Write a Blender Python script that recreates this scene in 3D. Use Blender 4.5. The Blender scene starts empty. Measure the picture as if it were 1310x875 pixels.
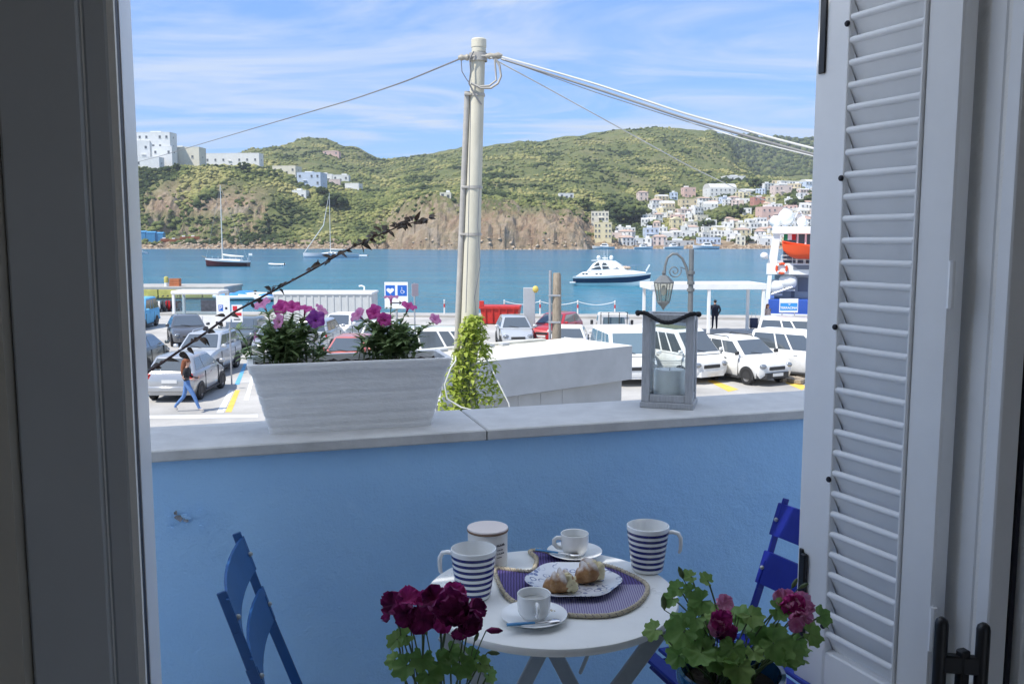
import bpy, bmesh, math, random
import numpy as np
from mathutils import Vector, Matrix, Euler, noise
R = math.radians
rng = random.Random(7)
sc = bpy.context.scene
C = sc.collection

# ------------------------------------------------------------------ camera
F_PX, CX, CY = 1150.0, 655.0, 437.5          # photograph is 1310 x 875
CAM = Vector((0, 0, 1.52))
PITCH = math.atan(0.114)
cd = bpy.data.cameras.new('camera'); cam = bpy.data.objects.new('camera', cd); C.objects.link(cam)
cam.location = CAM; cam.rotation_euler = (R(90) - PITCH, 0, 0)
cd.sensor_width = 36.0; cd.lens = 36.0 * F_PX / 1310.0; cd.sensor_fit = 'HORIZONTAL'
cd.clip_start = 0.02; cd.clip_end = 20000
sc.camera = cam

# ------------------------------------------------------------------ light
SUN_EL, SUN_AZ = R(56), math.atan2(-0.80, -0.60)      # azimuth from +Y towards +X
sun_dir = Vector((math.sin(SUN_AZ) * math.cos(SUN_EL), math.cos(SUN_AZ) * math.cos(SUN_EL), math.sin(SUN_EL)))
sd = bpy.data.lights.new('sun', 'SUN'); sd.energy = 2.9; sd.angle = R(0.5); sd.color = (1.0, 0.955, 0.88)
so = bpy.data.objects.new('sun', sd); C.objects.link(so)
so.rotation_euler = (-sun_dir).to_track_quat('-Z', 'Y').to_euler(); so.location = (0, 0, 60)

w = bpy.data.worlds.new('World'); sc.world = w; w.use_nodes = True
nt = w.node_tree; N = nt.nodes; L = nt.links
bg = N['Background']; bg.inputs['Strength'].default_value = 0.15
sky = N.new('ShaderNodeTexSky'); sky.sky_type = 'NISHITA'; sky.sun_disc = False
sky.sun_elevation = SUN_EL; sky.sun_rotation = SUN_AZ
sky.air_density = 1.0; sky.dust_density = 0.25; sky.ozone_density = 2.2
def _n(t, **k):
    n = N.new(t)
    for a, b in k.items(): setattr(n, a, b)
    return n
# cirrus: noise on the plane of the cloud deck (direction / height), streaked
tc = _n('ShaderNodeTexCoord'); sp = _n('ShaderNodeSeparateXYZ'); L.new(tc.outputs['Generated'], sp.inputs[0])
zc = _n('ShaderNodeMath', operation='MAXIMUM'); L.new(sp.outputs['Z'], zc.inputs[0]); zc.inputs[1].default_value = 0.02
za = _n('ShaderNodeMath', operation='ADD'); L.new(zc.outputs[0], za.inputs[0]); za.inputs[1].default_value = 0.06
dx = _n('ShaderNodeMath', operation='DIVIDE'); L.new(sp.outputs['X'], dx.inputs[0]); L.new(za.outputs[0], dx.inputs[1])
dy = _n('ShaderNodeMath', operation='DIVIDE'); L.new(sp.outputs['Y'], dy.inputs[0]); L.new(za.outputs[0], dy.inputs[1])
cb = _n('ShaderNodeCombineXYZ'); L.new(dx.outputs[0], cb.inputs[0]); L.new(dy.outputs[0], cb.inputs[1])
def cloud_layer(rot, scl, loc, nscale, lo, hi, amt, rough=0.62, dist=0.6):
    mp = _n('ShaderNodeMapping'); mp.inputs['Rotation'].default_value = (0, 0, R(rot)); mp.inputs['Scale'].default_value = scl
    mp.inputs['Location'].default_value = loc; L.new(cb.outputs[0], mp.inputs[0])
    nz = _n('ShaderNodeTexNoise'); nz.inputs['Scale'].default_value = nscale; nz.inputs['Detail'].default_value = 9
    nz.inputs['Roughness'].default_value = rough; nz.inputs['Distortion'].default_value = dist; L.new(mp.outputs[0], nz.inputs['Vector'])
    mr = _n('ShaderNodeMapRange'); mr.interpolation_type = 'SMOOTHSTEP'; L.new(nz.outputs['Fac'], mr.inputs[0])
    mr.inputs[1].default_value = lo; mr.inputs[2].default_value = hi; mr.inputs[4].default_value = amt
    return mr.outputs[0]
c1 = cloud_layer(-24, (0.40, 0.85, 1), (1.8, 0.35, 0), 1.25, 0.36, 0.70, 1.0, 0.62, 1.3)
c2 = cloud_layer(18, (0.10, 1.5, 1), (0.2, 2.3, 0), 1.3, 0.50, 0.86, 0.40, 0.50, 0.5)
# broad patches in which the cirrus stands (cover breaks up over the sky)
cp = cloud_layer(0, (0.13, 0.16, 1), (3.35, 1.1, 0), 1.0, 0.28, 0.60, 1.0, 0.5, 0.0)
mx = _n('ShaderNodeMath', operation='MAXIMUM'); L.new(c1, mx.inputs[0]); L.new(c2, mx.inputs[1])
mm = _n('ShaderNodeMath', operation='MULTIPLY'); L.new(mx.outputs[0], mm.inputs[0]); L.new(cp, mm.inputs[1])
mixc = _n('ShaderNodeMix', data_type='RGBA'); L.new(mm.outputs[0], mixc.inputs['Factor'])
tint = _n('ShaderNodeMix', data_type='RGBA', blend_type='MULTIPLY'); tint.inputs['Factor'].default_value = 1.0
L.new(sky.outputs[0], tint.inputs['A']); tint.inputs['B'].default_value = (0.42, 0.57, 0.84, 1)
flat = _n('ShaderNodeMix', data_type='RGBA'); flat.inputs['Factor'].default_value = 0.55; L.new(tint.outputs['Result'], flat.inputs['A']); flat.inputs['B'].default_value = (0.80, 1.52, 3.05, 1)
L.new(flat.outputs['Result'], mixc.inputs['A']); mixc.inputs['B'].default_value = (2.5, 2.8, 3.25, 1)
L.new(mixc.outputs['Result'], bg.inputs['Color'])

vs = sc.view_settings; vs.view_transform = 'Standard'; vs.look = 'None'; vs.exposure = 1.0; vs.gamma = 1.0; vs.use_curve_mapping = False
cy = sc.cycles; cy.use_denoising = True; cy.max_bounces = 9; cy.diffuse_bounces = 5; cy.glossy_bounces = 3
cy.transmission_bounces = 8; cy.transparent_max_bounces = 40; cy.volume_bounces = 0; cy.caustics_reflective = False; cy.caustics_refractive = False
cy.sample_clamp_indirect = 6.0

# ------------------------------------------------------------------ pixel -> place
_c, _s = math.cos(PITCH), math.sin(PITCH)
def ray(u, v):
    a = (u - CX) / F_PX; b = (CY - v) / F_PX
    return Vector((a, _c + b * _s, -_s + b * _c))
def atZ(u, v, z):
    d = ray(u, v); return CAM + d * ((z - CAM.z) / d.z)
def atY(u, v, y):
    d = ray(u, v); return CAM + d * (y / d.y)
def zpix(v, y):            # height of image row v at depth y (centre column)
    d = ray(CX, v); return CAM.z + d.z * y / d.y
def xpix(u, v, y): return atY(u, v, y).x
GZ = -3.78                 # car park level
SEA = -5.10

# ------------------------------------------------------------------ materials
MATS = {}
def mat(name, col, rough=0.55, metal=0.0, var=0.0, vscale=6.0, col2=None, bump=0.0, bscale=40.0, coat=0.0, spec=0.5, trans=0.0, ior=1.45, alpha=1.0, stretch=None, detail=4.0, rvar=0.0, emit=None):
    if name in MATS: return MATS[name]
    m = bpy.data.materials.new(name); m.use_nodes = True; MATS[name] = m
    t = m.node_tree; b = t.nodes['Principled BSDF']
    b.inputs['Base Color'].default_value = (*col, 1); b.inputs['Roughness'].default_value = rough; b.inputs['Metallic'].default_value = metal
    b.inputs['Coat Weight'].default_value = coat; b.inputs['Coat Roughness'].default_value = 0.06
    b.inputs['Specular IOR Level'].default_value = spec
    b.inputs['Transmission Weight'].default_value = trans; b.inputs['IOR'].default_value = ior; b.inputs['Alpha'].default_value = alpha
    if emit: b.inputs['Emission Color'].default_value = (*emit[0], 1); b.inputs['Emission Strength'].default_value = emit[1]
    if var or bump or rvar:
        tcn = t.nodes.new('ShaderNodeTexCoord'); src = tcn.outputs['Object']
        if stretch:
            mp = t.nodes.new('ShaderNodeMapping'); mp.inputs['Scale'].default_value = stretch; t.links.new(src, mp.inputs[0]); src = mp.outputs[0]
    if var or rvar:
        nz = t.nodes.new('ShaderNodeTexNoise'); nz.inputs['Scale'].default_value = vscale; nz.inputs['Detail'].default_value = detail; nz.inputs['Roughness'].default_value = 0.62
        t.links.new(src, nz.inputs['Vector'])
    if var:
        rp = t.nodes.new('ShaderNodeValToRGB'); rp.color_ramp.elements[0].position = 0.3; rp.color_ramp.elements[1].position = 0.7
        c2 = col2 if col2 else tuple(min(1, c * (1 + var)) for c in col)
        c1_ = col if col2 else tuple(c * (1 - var) for c in col)
        rp.color_ramp.elements[0].color = (*c1_, 1); rp.color_ramp.elements[1].color = (*c2, 1)
        t.links.new(nz.outputs['Fac'], rp.inputs[0]); t.links.new(rp.outputs[0], b.inputs['Base Color'])
    if rvar:
        mr = t.nodes.new('ShaderNodeMapRange'); t.links.new(nz.outputs['Fac'], mr.inputs[0])
        mr.inputs[1].default_value = .3; mr.inputs[2].default_value = .7; mr.inputs[3].default_value = max(0.02, rough - rvar); mr.inputs[4].default_value = rough + rvar
        t.links.new(mr.outputs[0], b.inputs['Roughness'])
    if bump:
        n2 = t.nodes.new('ShaderNodeTexNoise'); n2.inputs['Scale'].default_value = bscale; n2.inputs['Detail'].default_value = 5; n2.inputs['Roughness'].default_value = 0.6
        t.links.new(src, n2.inputs['Vector'])
        bp = t.nodes.new('ShaderNodeBump'); bp.inputs['Strength'].default_value = min(1, bump); bp.inputs['Distance'].default_value = 0.5 / bscale
        t.links.new(n2.outputs['Fac'], bp.inputs['Height']); t.links.new(bp.outputs[0], b.inputs['Normal'])
    return m
def leafmat(name, c1_, c2_, trans=0.35, vscale=30, rough=0.45, spots=None):
    if name in MATS: return MATS[name]
    m = bpy.data.materials.new(name); m.use_nodes = True; MATS[name] = m
    t = m.node_tree; b = t.nodes['Principled BSDF']; out = t.nodes['Material Output']
    tcn = t.nodes.new('ShaderNodeTexCoord'); nz = t.nodes.new('ShaderNodeTexNoise'); nz.inputs['Scale'].default_value = vscale; nz.inputs['Detail'].default_value = 4
    t.links.new(tcn.outputs['Object'], nz.inputs['Vector'])
    rp = t.nodes.new('ShaderNodeValToRGB'); rp.color_ramp.elements[0].position = .33; rp.color_ramp.elements[1].position = .67
    rp.color_ramp.elements[0].color = (*c1_, 1); rp.color_ramp.elements[1].color = (*c2_, 1)
    t.links.new(nz.outputs['Fac'], rp.inputs[0]); t.links.new(rp.outputs[0], b.inputs['Base Color'])
    b.inputs['Roughness'].default_value = rough; b.inputs['Specular IOR Level'].default_value = 0.35
    tr = t.nodes.new('ShaderNodeBsdfTranslucent'); t.links.new(rp.outputs[0], tr.inputs['Color'])
    ms = t.nodes.new('ShaderNodeMixShader'); ms.inputs[0].default_value = trans
    t.links.new(b.outputs[0], ms.inputs[1]); t.links.new(tr.outputs[0], ms.inputs[2]); t.links.new(ms.outputs[0], out.inputs['Surface'])
    return m

def glassmat(name, tint=(1, 1, 1), refl=.06, rough=.02):     # thin pane: clear with a faint reflection
    m = bpy.data.materials.new(name); m.use_nodes = True; t = m.node_tree; MATS[name] = m; t.nodes.remove(t.nodes['Principled BSDF'])
    tr = t.nodes.new('ShaderNodeBsdfTransparent'); tr.inputs[0].default_value = (*tint, 1); gl = t.nodes.new('ShaderNodeBsdfGlossy'); gl.inputs['Roughness'].default_value = rough
    lw = t.nodes.new('ShaderNodeLayerWeight'); pw = t.nodes.new('ShaderNodeMath'); pw.operation = 'POWER'; t.links.new(lw.outputs['Facing'], pw.inputs[0]); pw.inputs[1].default_value = 4
    fr = t.nodes.new('ShaderNodeMath'); fr.operation = 'MULTIPLY_ADD'; t.links.new(pw.outputs[0], fr.inputs[0]); fr.inputs[1].default_value = .45; fr.inputs[2].default_value = refl * .7; ms = t.nodes.new('ShaderNodeMixShader')
    t.links.new(fr.outputs[0], ms.inputs[0]); t.links.new(tr.outputs[0], ms.inputs[1]); t.links.new(gl.outputs[0], ms.inputs[2]); t.links.new(ms.outputs[0], t.nodes['Material Output'].inputs['Surface'])
    return m
# ------------------------------------------------------------------ mesh builder
class MB:
    def __init__(s): s.v = []; s.f = []; s.m = []; s.M = Matrix()
    def at(s, loc=(0, 0, 0), rz=0, rx=0, ry=0, scale=1):
        s.M = Matrix.Translation(loc) @ Euler((rx, ry, rz)).to_matrix().to_4x4() @ Matrix.Scale(scale, 4); return s
    def add(s, vs_, fs, mi=0):
        o = len(s.v); M = s.M
        s.v.extend(tuple(M @ Vector(p)) for p in vs_); s.f.extend(tuple(i + o for i in f) for f in fs); s.m.extend([mi] * len(fs)); return s
    def box(s, c, size, rot=None, mi=0, bev=0.0):
        hx, hy, hz = (a / 2 for a in size); c = Vector(c)
        Rm = rot if rot is not None else Matrix.Identity(3)
        if not isinstance(Rm, Matrix): Rm = Matrix.Rotation(rot, 3, 'Z')
        if bev <= 0:
            vs_ = [c + Rm @ Vector((x * hx, y * hy, z * hz)) for x in (-1, 1) for y in (-1, 1) for z in (-1, 1)]
            return s.add(vs_, [(0, 1, 3, 2), (4, 6, 7, 5), (0, 4, 5, 1), (2, 3, 7, 6), (0, 2, 6, 4), (1, 5, 7, 3)], mi)
        b = min(bev, hx * .95, hy * .95, hz * .95); vs_ = []; ix = {}
        for x in (-1, 1):
            for y in (-1, 1):
                for z in (-1, 1):
                    for k, p in enumerate(((x * hx, y * (hy - b), z * (hz - b)), (x * (hx - b), y * hy, z * (hz - b)), (x * (hx - b), y * (hy - b), z * hz))):
                        ix[x, y, z, k] = len(vs_); vs_.append(c + Rm @ Vector(p))
        fs = []
        for q in (-1, 1):
            fs += [tuple(ix[q, a, d, 0] for a, d in ((-1, -1), (1, -1), (1, 1), (-1, 1))), tuple(ix[a, q, d, 1] for a, d in ((-1, -1), (1, -1), (1, 1), (-1, 1))), tuple(ix[a, d, q, 2] for a, d in ((-1, -1), (1, -1), (1, 1), (-1, 1)))]
        for a in (-1, 1):
            for d in (-1, 1):
                fs += [(ix[a, d, -1, 0], ix[a, d, -1, 1], ix[a, d, 1, 1], ix[a, d, 1, 0]), (ix[a, -1, d, 0], ix[a, -1, d, 2], ix[a, 1, d, 2], ix[a, 1, d, 0]), (ix[-1, a, d, 1], ix[-1, a, d, 2], ix[1, a, d, 2], ix[1, a, d, 1])]
                for e in (-1, 1): fs.append((ix[a, d, e, 0], ix[a, d, e, 1], ix[a, d, e, 2]))
        return s.add(vs_, fs, mi)
    def beam(s, a, b, wd, th, up=(0, 0, 1), mi=0, bev=0.0):     # rectangular bar from a to b, wd sideways, th along up
        a, b = Vector(a), Vector(b); x = (b - a); ln = x.length; x.normalize(); y = Vector(up).cross(x)
        if y.length < 1e-6: y = Vector((0, 1, 0)).cross(x)
        y.normalize(); z = x.cross(y); return s.box((a + b) / 2, (ln, wd, th), Matrix((x, y, z)).transposed(), mi, bev)
    def loft(s, rings, mi=0, closed=True, cap=True):
        n = len(rings[0]); vs_ = [p for r in rings for p in r]; fs = []
        for i in range(len(rings) - 1):
            for j in range(n if closed else n - 1):
                k = (j + 1) % n; fs.append((i * n + j, i * n + k, (i + 1) * n + k, (i + 1) * n + j))
        if cap and closed: fs += [tuple(range(n - 1, -1, -1)), tuple(range((len(rings) - 1) * n, len(rings) * n))]
        return s.add(vs_, fs, mi)
    def tube(s, pts, r, n=8, mi=0, cap=True, flat=1.0):
        pts = [Vector(p) for p in pts]; m_ = len(pts); rs = r if isinstance(r, (list, tuple)) else [r] * m_
        up = Vector((0, 0, 1)); rings = []; prev = None
        for i in range(m_):
            t = (pts[min(i + 1, m_ - 1)] - pts[max(i - 1, 0)])
            t = t.normalized() if t.length > 1e-9 else Vector((0, 0, 1))
            if prev is None:
                a = t.cross(up); a = a.normalized() if a.length > 1e-3 else t.cross(Vector((1, 0, 0))).normalized()
            else:
                a = prev - t * prev.dot(t); a = a.normalized() if a.length > 1e-6 else t.orthogonal().normalized()
            prev = a; b = t.cross(a)
            rings.append([pts[i] + a * (rs[i] * math.cos(2 * math.pi * k / n)) + b * (rs[i] * flat * math.sin(2 * math.pi * k / n)) for k in range(n)])
        return s.loft(rings, mi, True, cap)
    def lathe(s, prof, n=24, c=(0, 0, 0), mi=0, cap=True, ang=0.0):
        c = Vector(c); rings = [[c + Vector((r * math.cos(ang + 2 * math.pi * k / n), r * math.sin(ang + 2 * math.pi * k / n), z)) for k in range(n)] for r, z in prof]
        return s.loft(rings, mi, True, cap)
    def ball(s, c, rad, nu=12, nv=8, mi=0, rot=None, nse=0.0, seed=0):
        if not isinstance(rad, (tuple, list)): rad = (rad,) * 3
        Rm = rot if rot is not None else Matrix.Identity(3); c = Vector(c); rings = []
        for i in range(nv + 1):
            t = math.pi * i / nv; rr = max(math.sin(t), 1e-3)
            ring = []
            for k in range(nu):
                d = Vector((rr * math.cos(2 * math.pi * k / nu), rr * math.sin(2 * math.pi * k / nu), -math.cos(t)))
                q = 1 + (nse * noise.noise(d * 2.1 + Vector((seed, seed * .7, 3))) if nse else 0)
                ring.append(c + Rm @ Vector((d.x * rad[0] * q, d.y * rad[1] * q, d.z * rad[2] * q)))
            rings.append(ring)
        return s.loft(rings, mi, True, True)
    def prism(s, poly, z0, z1, mi=0):
        n = len(poly); vs_ = [(x, y, z0) for x, y in poly] + [(x, y, z1) for x, y in poly]
        fs = [tuple(range(n - 1, -1, -1)), tuple(range(n, 2 * n))] + [(j, (j + 1) % n, n + (j + 1) % n, n + j) for j in range(n)]
        return s.add(vs_, fs, mi)
    def slab(s, pts, nrm, th, mi=0):     # planar polygon in space with a thickness along nrm
        nrm = Vector(nrm).normalized() * th; pts = [Vector(p) for p in pts]; n = len(pts)
        return s.add(pts + [p + nrm for p in pts], [tuple(range(n - 1, -1, -1)), tuple(range(n, 2 * n))] + [(j, (j + 1) % n, n + (j + 1) % n, n + j) for j in range(n)], mi)
    def build(s, name, mats, parent=None, smooth=None, recalc=True):
        me = bpy.data.meshes.new(name); me.from_pydata(s.v, [], s.f)
        if not isinstance(mats, (list, tuple)): mats = [mats]
        for m in mats: me.materials.append(m)
        if len(mats) > 1: me.polygons.foreach_set('material_index', s.m)
        if recalc:
            bm = bmesh.new(); bm.from_mesh(me); bmesh.ops.recalc_face_normals(bm, faces=bm.faces); bm.to_mesh(me); bm.free()
        if smooth is not None:
            me.polygons.foreach_set('use_smooth', [True] * len(me.polygons)); me.set_sharp_from_angle(angle=R(smooth))
        me.update()
        o = bpy.data.objects.new(name, me); C.objects.link(o)
        if parent is not None: o.parent = parent
        return o
def inst(name, me, parent, loc=(0, 0, 0), rot=(0, 0, 0), scale=(1, 1, 1)):
    o = bpy.data.objects.new(name, me); C.objects.link(o); o.parent = parent; o.location = loc; o.rotation_euler = rot
    o.scale = scale if isinstance(scale, (tuple, list)) else (scale,) * 3
    return o
def thing(name, label, cat, loc=(0, 0, 0), rz=0, group=None):
    o = bpy.data.objects.new(name, None); C.objects.link(o); o.location = loc; o.rotation_euler = (0, 0, rz); o.empty_display_size = 0.2
    return tag(o, label, cat, group)
def tag(o, label, cat, group=None):
    o['label'] = label; o['category'] = cat
    if group: o['group'] = group
    return o
def kind(o, k): o['kind'] = k; return o
def dup(root, loc, rz=None, label=None, group=None):
    r = root.copy(); C.objects.link(r); r.location = loc
    if rz is not None: r.rotation_euler = (0, 0, rz)
    if label: r['label'] = label
    if group: r['group'] = group
    for ch in list(root.children):
        c = ch.copy(); C.objects.link(c); c.parent = r
        for g in list(ch.children):
            d = g.copy(); C.objects.link(d); d.parent = c
    return r
def rotm(rz=0, rx=0, ry=0): return Euler((rx, ry, rz)).to_matrix()
# ================================================================== sea, car park, quay
def sea_material():
    m = bpy.data.materials.new('sea_water'); m.use_nodes = True; t = m.node_tree; b = t.nodes['Principled BSDF']; l = t.links
    tcn = t.nodes.new('ShaderNodeTexCoord')
    def nz(scale, vec, detail=4):
        mp = t.nodes.new('ShaderNodeMapping'); mp.inputs['Scale'].default_value = vec; l.new(tcn.outputs['Object'], mp.inputs[0])
        n = t.nodes.new('ShaderNodeTexNoise'); n.inputs['Scale'].default_value = scale; n.inputs['Detail'].default_value = detail; l.new(mp.outputs[0], n.inputs['Vector']); return n.outputs['Fac']
    patch = nz(0.03, (0.22, 2.0, 1), 8); rp = t.nodes.new('ShaderNodeValToRGB')
    e = rp.color_ramp.elements; e[0].position = .35; e[1].position = .66; e[0].color = (.014, .10, .20, 1); e[1].color = (.034, .19, .285, 1)
    l.new(patch, rp.inputs[0])
    # shallows by the quay are greener: follows the distance from the shore, not the light
    sx = t.nodes.new('ShaderNodeSeparateXYZ'); l.new(tcn.outputs['Object'], sx.inputs[0])
    mr = t.nodes.new('ShaderNodeMapRange'); l.new(sx.outputs['Y'], mr.inputs[0]); mr.inputs[1].default_value = 60; mr.inputs[2].default_value = 330; mr.inputs[3].default_value = .75; mr.inputs[4].default_value = 0
    mx_ = t.nodes.new('ShaderNodeMix'); mx_.data_type = 'RGBA'; l.new(mr.outputs[0], mx_.inputs['Factor']); l.new(rp.outputs[0], mx_.inputs['A']); mx_.inputs['B'].default_value = (.045, .22, .30, 1)
    l.new(mx_.outputs['Result'], b.inputs['Base Color'])
    b.inputs['Roughness'].default_value = .16; b.inputs['IOR'].default_value = 1.33
    a1 = nz(0.55, (0.55, 1.0, 1)); a2 = nz(2.2, (0.7, 1.0, 1)); a3 = nz(0.09, (.6, 1.0, 1))
    ad = t.nodes.new('ShaderNodeMath'); ad.operation = 'MULTIPLY_ADD'; l.new(a2, ad.inputs[0]); ad.inputs[1].default_value = .28; l.new(a1, ad.inputs[2])
    ad2 = t.nodes.new('ShaderNodeMath'); ad2.operation = 'MULTIPLY_ADD'; l.new(a3, ad2.inputs[0]); ad2.inputs[1].default_value = 1.6; l.new(ad.outputs[0], ad2.inputs[2])
    bp = t.nodes.new('ShaderNodeBump'); bp.inputs['Strength'].default_value = .9; bp.inputs['Distance'].default_value = 1.6; l.new(ad2.outputs[0], bp.inputs['Height']); l.new(bp.outputs[0], b.inputs['Normal'])
    return m
QL, QR = Vector((-160, 77.0, GZ)), Vector((160, 49.0, GZ))          # quay edge
def quay_y(x): return QL.y + (QR.y - QL.y) * (x - QL.x) / (QR.x - QL.x)
mb = MB(); mb.add([(-6000, 30, SEA), (6000, 30, SEA), (6000, 12000, SEA), (-6000, 12000, SEA)], [(0, 1, 2, 3)])
kind(mb.build('sea', sea_material()), 'structure')
m_asph = mat('car_park_asphalt', (.42, .405, .375), .9, var=.26, vscale=.35, bump=.25, bscale=60, detail=8)
m_conc = mat('quay_concrete', (.40, .385, .355), .9, var=.16, vscale=.8, bump=.2, bscale=20, detail=8)
mb = MB(); e0 = 2.2
mb.add([(-160, -400, GZ), (160, -400, GZ), (160, QR.y - e0, GZ), (-160, QL.y - e0, GZ)], [(0, 1, 2, 3)])
kind(mb.build('car_park_ground', m_asph), 'structure')
mb = MB(); d = (QR - QL).normalized(); nn = Vector((-d.y, d.x, 0))
mb.loft([[QL - nn * e0 + Vector((0, 0, .14)), QL + Vector((0, 0, .14)), QL + Vector((0, 0, -1.6)), QL - nn * e0 + Vector((0, 0, -1.6))],
         [QR - nn * e0 + Vector((0, 0, .14)), QR + Vector((0, 0, .14)), QR + Vector((0, 0, -1.6)), QR - nn * e0 + Vector((0, 0, -1.6))]])
kind(mb.build('quay_edge', m_conc), 'structure')

# painted markings on the car park (each a thin sheet at the place the photo shows it)
m_pw = mat('paint_white', (.72, .72, .70), .7, var=.12, vscale=3, bump=.1)
m_py = mat('paint_yellow', (.78, .52, .10), .7, var=.14, vscale=3)
m_pb = mat('paint_blue', (.14, .42, .66), .7, var=.14, vscale=3)
def marking(name, px, m):
    o = MB(); o.add([atZ(u, v, GZ + .005) for u, v in px], [tuple(range(len(px)))]); return kind(o.build(name, m), 'structure')
marking('white_line', [(186, 531.5), (330, 530), (330, 534), (186, 535.5)], m_pw)
marking('yellow_line', [(288, 527), (296, 527), (307, 499), (301, 499)], m_py)
marking('white_line', [(277, 528), (286, 528), (299, 499), (293, 499)], m_pw)
marking('blue_line', [(300, 492), (306, 492), (316, 465), (312, 465)], m_pb)
marking('blue_line', [(186, 507), (192, 507), (196, 494), (190, 494)], m_pb)
marking('white_line', [(312, 512), (318, 512), (326, 480), (322, 480)], m_pw)
marking('yellow_line', [(905, 487), (912, 486), (945, 498), (932, 501)], m_py)
marking('yellow_line', [(1003, 489), (1010, 486), (1032, 494), (1026, 499)], m_py)
marking('white_line', [(880, 452), (884, 452), (905, 470), (899, 471)], m_pw)
marking('white_line', [(955, 430), (960, 430), (990, 450), (984, 451)], m_pw)

# ================================================================== far terrain
COL = [-400, 60, 180, 260, 340, 400, 450, 495, 520, 545, 600, 680, 735, 762, 800, 840, 880, 905, 925, 945, 970, 1045, 1160, 1700]
SH = [640, 640, 640, 640, 640, 640, 640, 632, 602, 590, 586, 588, 592, 620, 640, 640, 640, 640, 640, 640, 640, 640, 640, 640]
OFF = [0, 8, 30, 70, 130, 200, 330, 560, 820, 1200, 1700]
VV = {  # image row of the ground at each depth offset
 -400: [0, 314, 290, 250, 216, 213, 215, 218, 222, 225, 230], 60: [0, 314, 300, 255, 217, 212, 213, 216, 220, 224, 228],
 180: [0, 314, 303, 256, 217, 212, 211, 216, 220, 222, 225], 260: [0, 314, 304, 258, 216, 213, 211, 214, 216, 218, 221],
 340: [0, 312, 302, 262, 225, 219, 213, 205, 192, 200, 206], 400: [0, 308, 298, 275, 248, 241, 230, 206, 176, 188, 198],
 450: [0, 308, 300, 282, 255, 247, 236, 214, 188, 195, 203], 495: [0, 310, 302, 280, 262, 253, 240, 222, 204, 208, 212],
 520: [0, 296, 276, 262, 258, 250, 238, 220, 203, 202, 208], 545: [0, 290, 262, 248, 252, 248, 236, 216, 200, 197, 203],
 600: [0, 292, 268, 255, 253, 246, 232, 211, 192, 190, 195], 680: [0, 294, 274, 263, 259, 250, 232, 205, 184, 183, 188],
 735: [0, 300, 284, 274, 266, 254, 236, 203, 177, 175, 180], 762: [0, 314, 304, 288, 272, 256, 236, 200, 173, 172, 177],
 800: [0, 315, 310, 300, 286, 262, 234, 198, 168, 168, 172], 840: [0, 315, 311, 301, 286, 266, 238, 198, 165, 166, 170],
 880: [0, 315, 311, 301, 286, 268, 246, 202, 166, 167, 171], 905: [0, 315, 311, 301, 284, 266, 244, 206, 169, 172, 174],
 925: [0, 315, 311, 300, 281, 262, 240, 212, 182, 188, 175], 945: [0, 315, 310, 298, 277, 258, 238, 222, 212, 210, 175],
 970: [0, 315, 309, 296, 270, 250, 236, 232, 230, 222, 176], 1045: [0, 315, 308, 290, 260, 243, 232, 232, 230, 220, 177],
 1160: [0, 315, 308, 288, 256, 240, 231, 230, 228, 218, 178], 1700: [0, 315, 308, 288, 256, 240, 231, 230, 228, 218, 180]}
def _sm(t): return t * t * (3 - 2 * t)
def _prof(i, Y):
    s_ = SH[i]; o = Y - s_; vv = VV[COL[i]]
    if o <= 0: return SEA - 1.0 + max(o, -60) * .12
    for k in range(len(OFF) - 1):
        if o <= OFF[k + 1]:
            t = (o - OFF[k]) / (OFF[k + 1] - OFF[k])
            z0 = SEA - 1.0 if k == 0 else zpix(vv[k], s_ + OFF[k]); z1 = zpix(vv[k + 1], s_ + OFF[k + 1])
            return z0 + (z1 - z0) * t
    return zpix(vv[-1], s_ + OFF[-1])
def terr(X, Y, rough=True):
    u = CX + F_PX * X / Y * 1.002
    wob = 0.0
    if rough:
        wob = 9 * noise.noise(Vector((X / 26, Y / 60, 1.3))) + 5 * noise.noise(Vector((X / 8, Y / 22, 7.7)))
        if Y < 720 and (480 < u < 775 or 190 < u < 345): wob += 16 * (.35 - abs(noise.noise(Vector((X / 17, Y / 40, 4.4))))) + 8 * (.35 - abs(noise.noise(Vector((X / 6.5, Y / 14, 2.4))))) + 3.5 * noise.noise(Vector((X / 2.4, Y / 5, 8.8)))
    u = min(max(u, COL[0]), COL[-1] - 1e-3)
    for i in range(len(COL) - 1):
        if u < COL[i + 1]: break
    t = _sm((u - COL[i]) / (COL[i + 1] - COL[i]))
    yy = Y + wob * min(1, max(0, (Y - 560) / 60))
    z = _prof(i, yy) * (1 - t) + _prof(i + 1, yy) * t
    if rough and z > SEA:
        far = min(1, max(0, (Y - 700) / 600))
        a = 1.2 + 5.5 * far
        q = min(1, (z - SEA) / 5)
        z += q * a * (noise.noise(Vector((X / (14 + 50 * far), Y / (18 + 60 * far), 3.1))) + .45 * noise.noise(Vector((X / 5.5 / (1 + 3 * far), Y / 7 / (1 + 3 * far), 9.2))))
        if Y < 760 and 488 < u < 770:
            z += q * (5.5 * (abs(noise.noise(Vector((X / 13, Y / 16, 5.5)))) - .25) + 3.2 * (abs(noise.noise(Vector((X / 5, Y / 7, 2.5)))) - .25) + 1.4 * noise.noise(Vector((X / 2.2, Y / 3, 6.5))))
    return z
us = np.concatenate([np.linspace(-400, 160, 40, endpoint=False), np.linspace(160, 1060, 430, endpoint=False), np.linspace(1060, 1700, 40)])
ys = np.concatenate([np.arange(540, 580, 20), np.arange(580, 720, 2.2), np.arange(720, 860, 5), np.arange(860, 1250, 12), np.arange(1250, 1500, 14), np.arange(1500, 2500, 50)])
tv = []
for Y in ys:
    for u in us:
        X = (u - CX) / F_PX * Y; tv.append((X, Y, terr(X, float(Y))))
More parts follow.
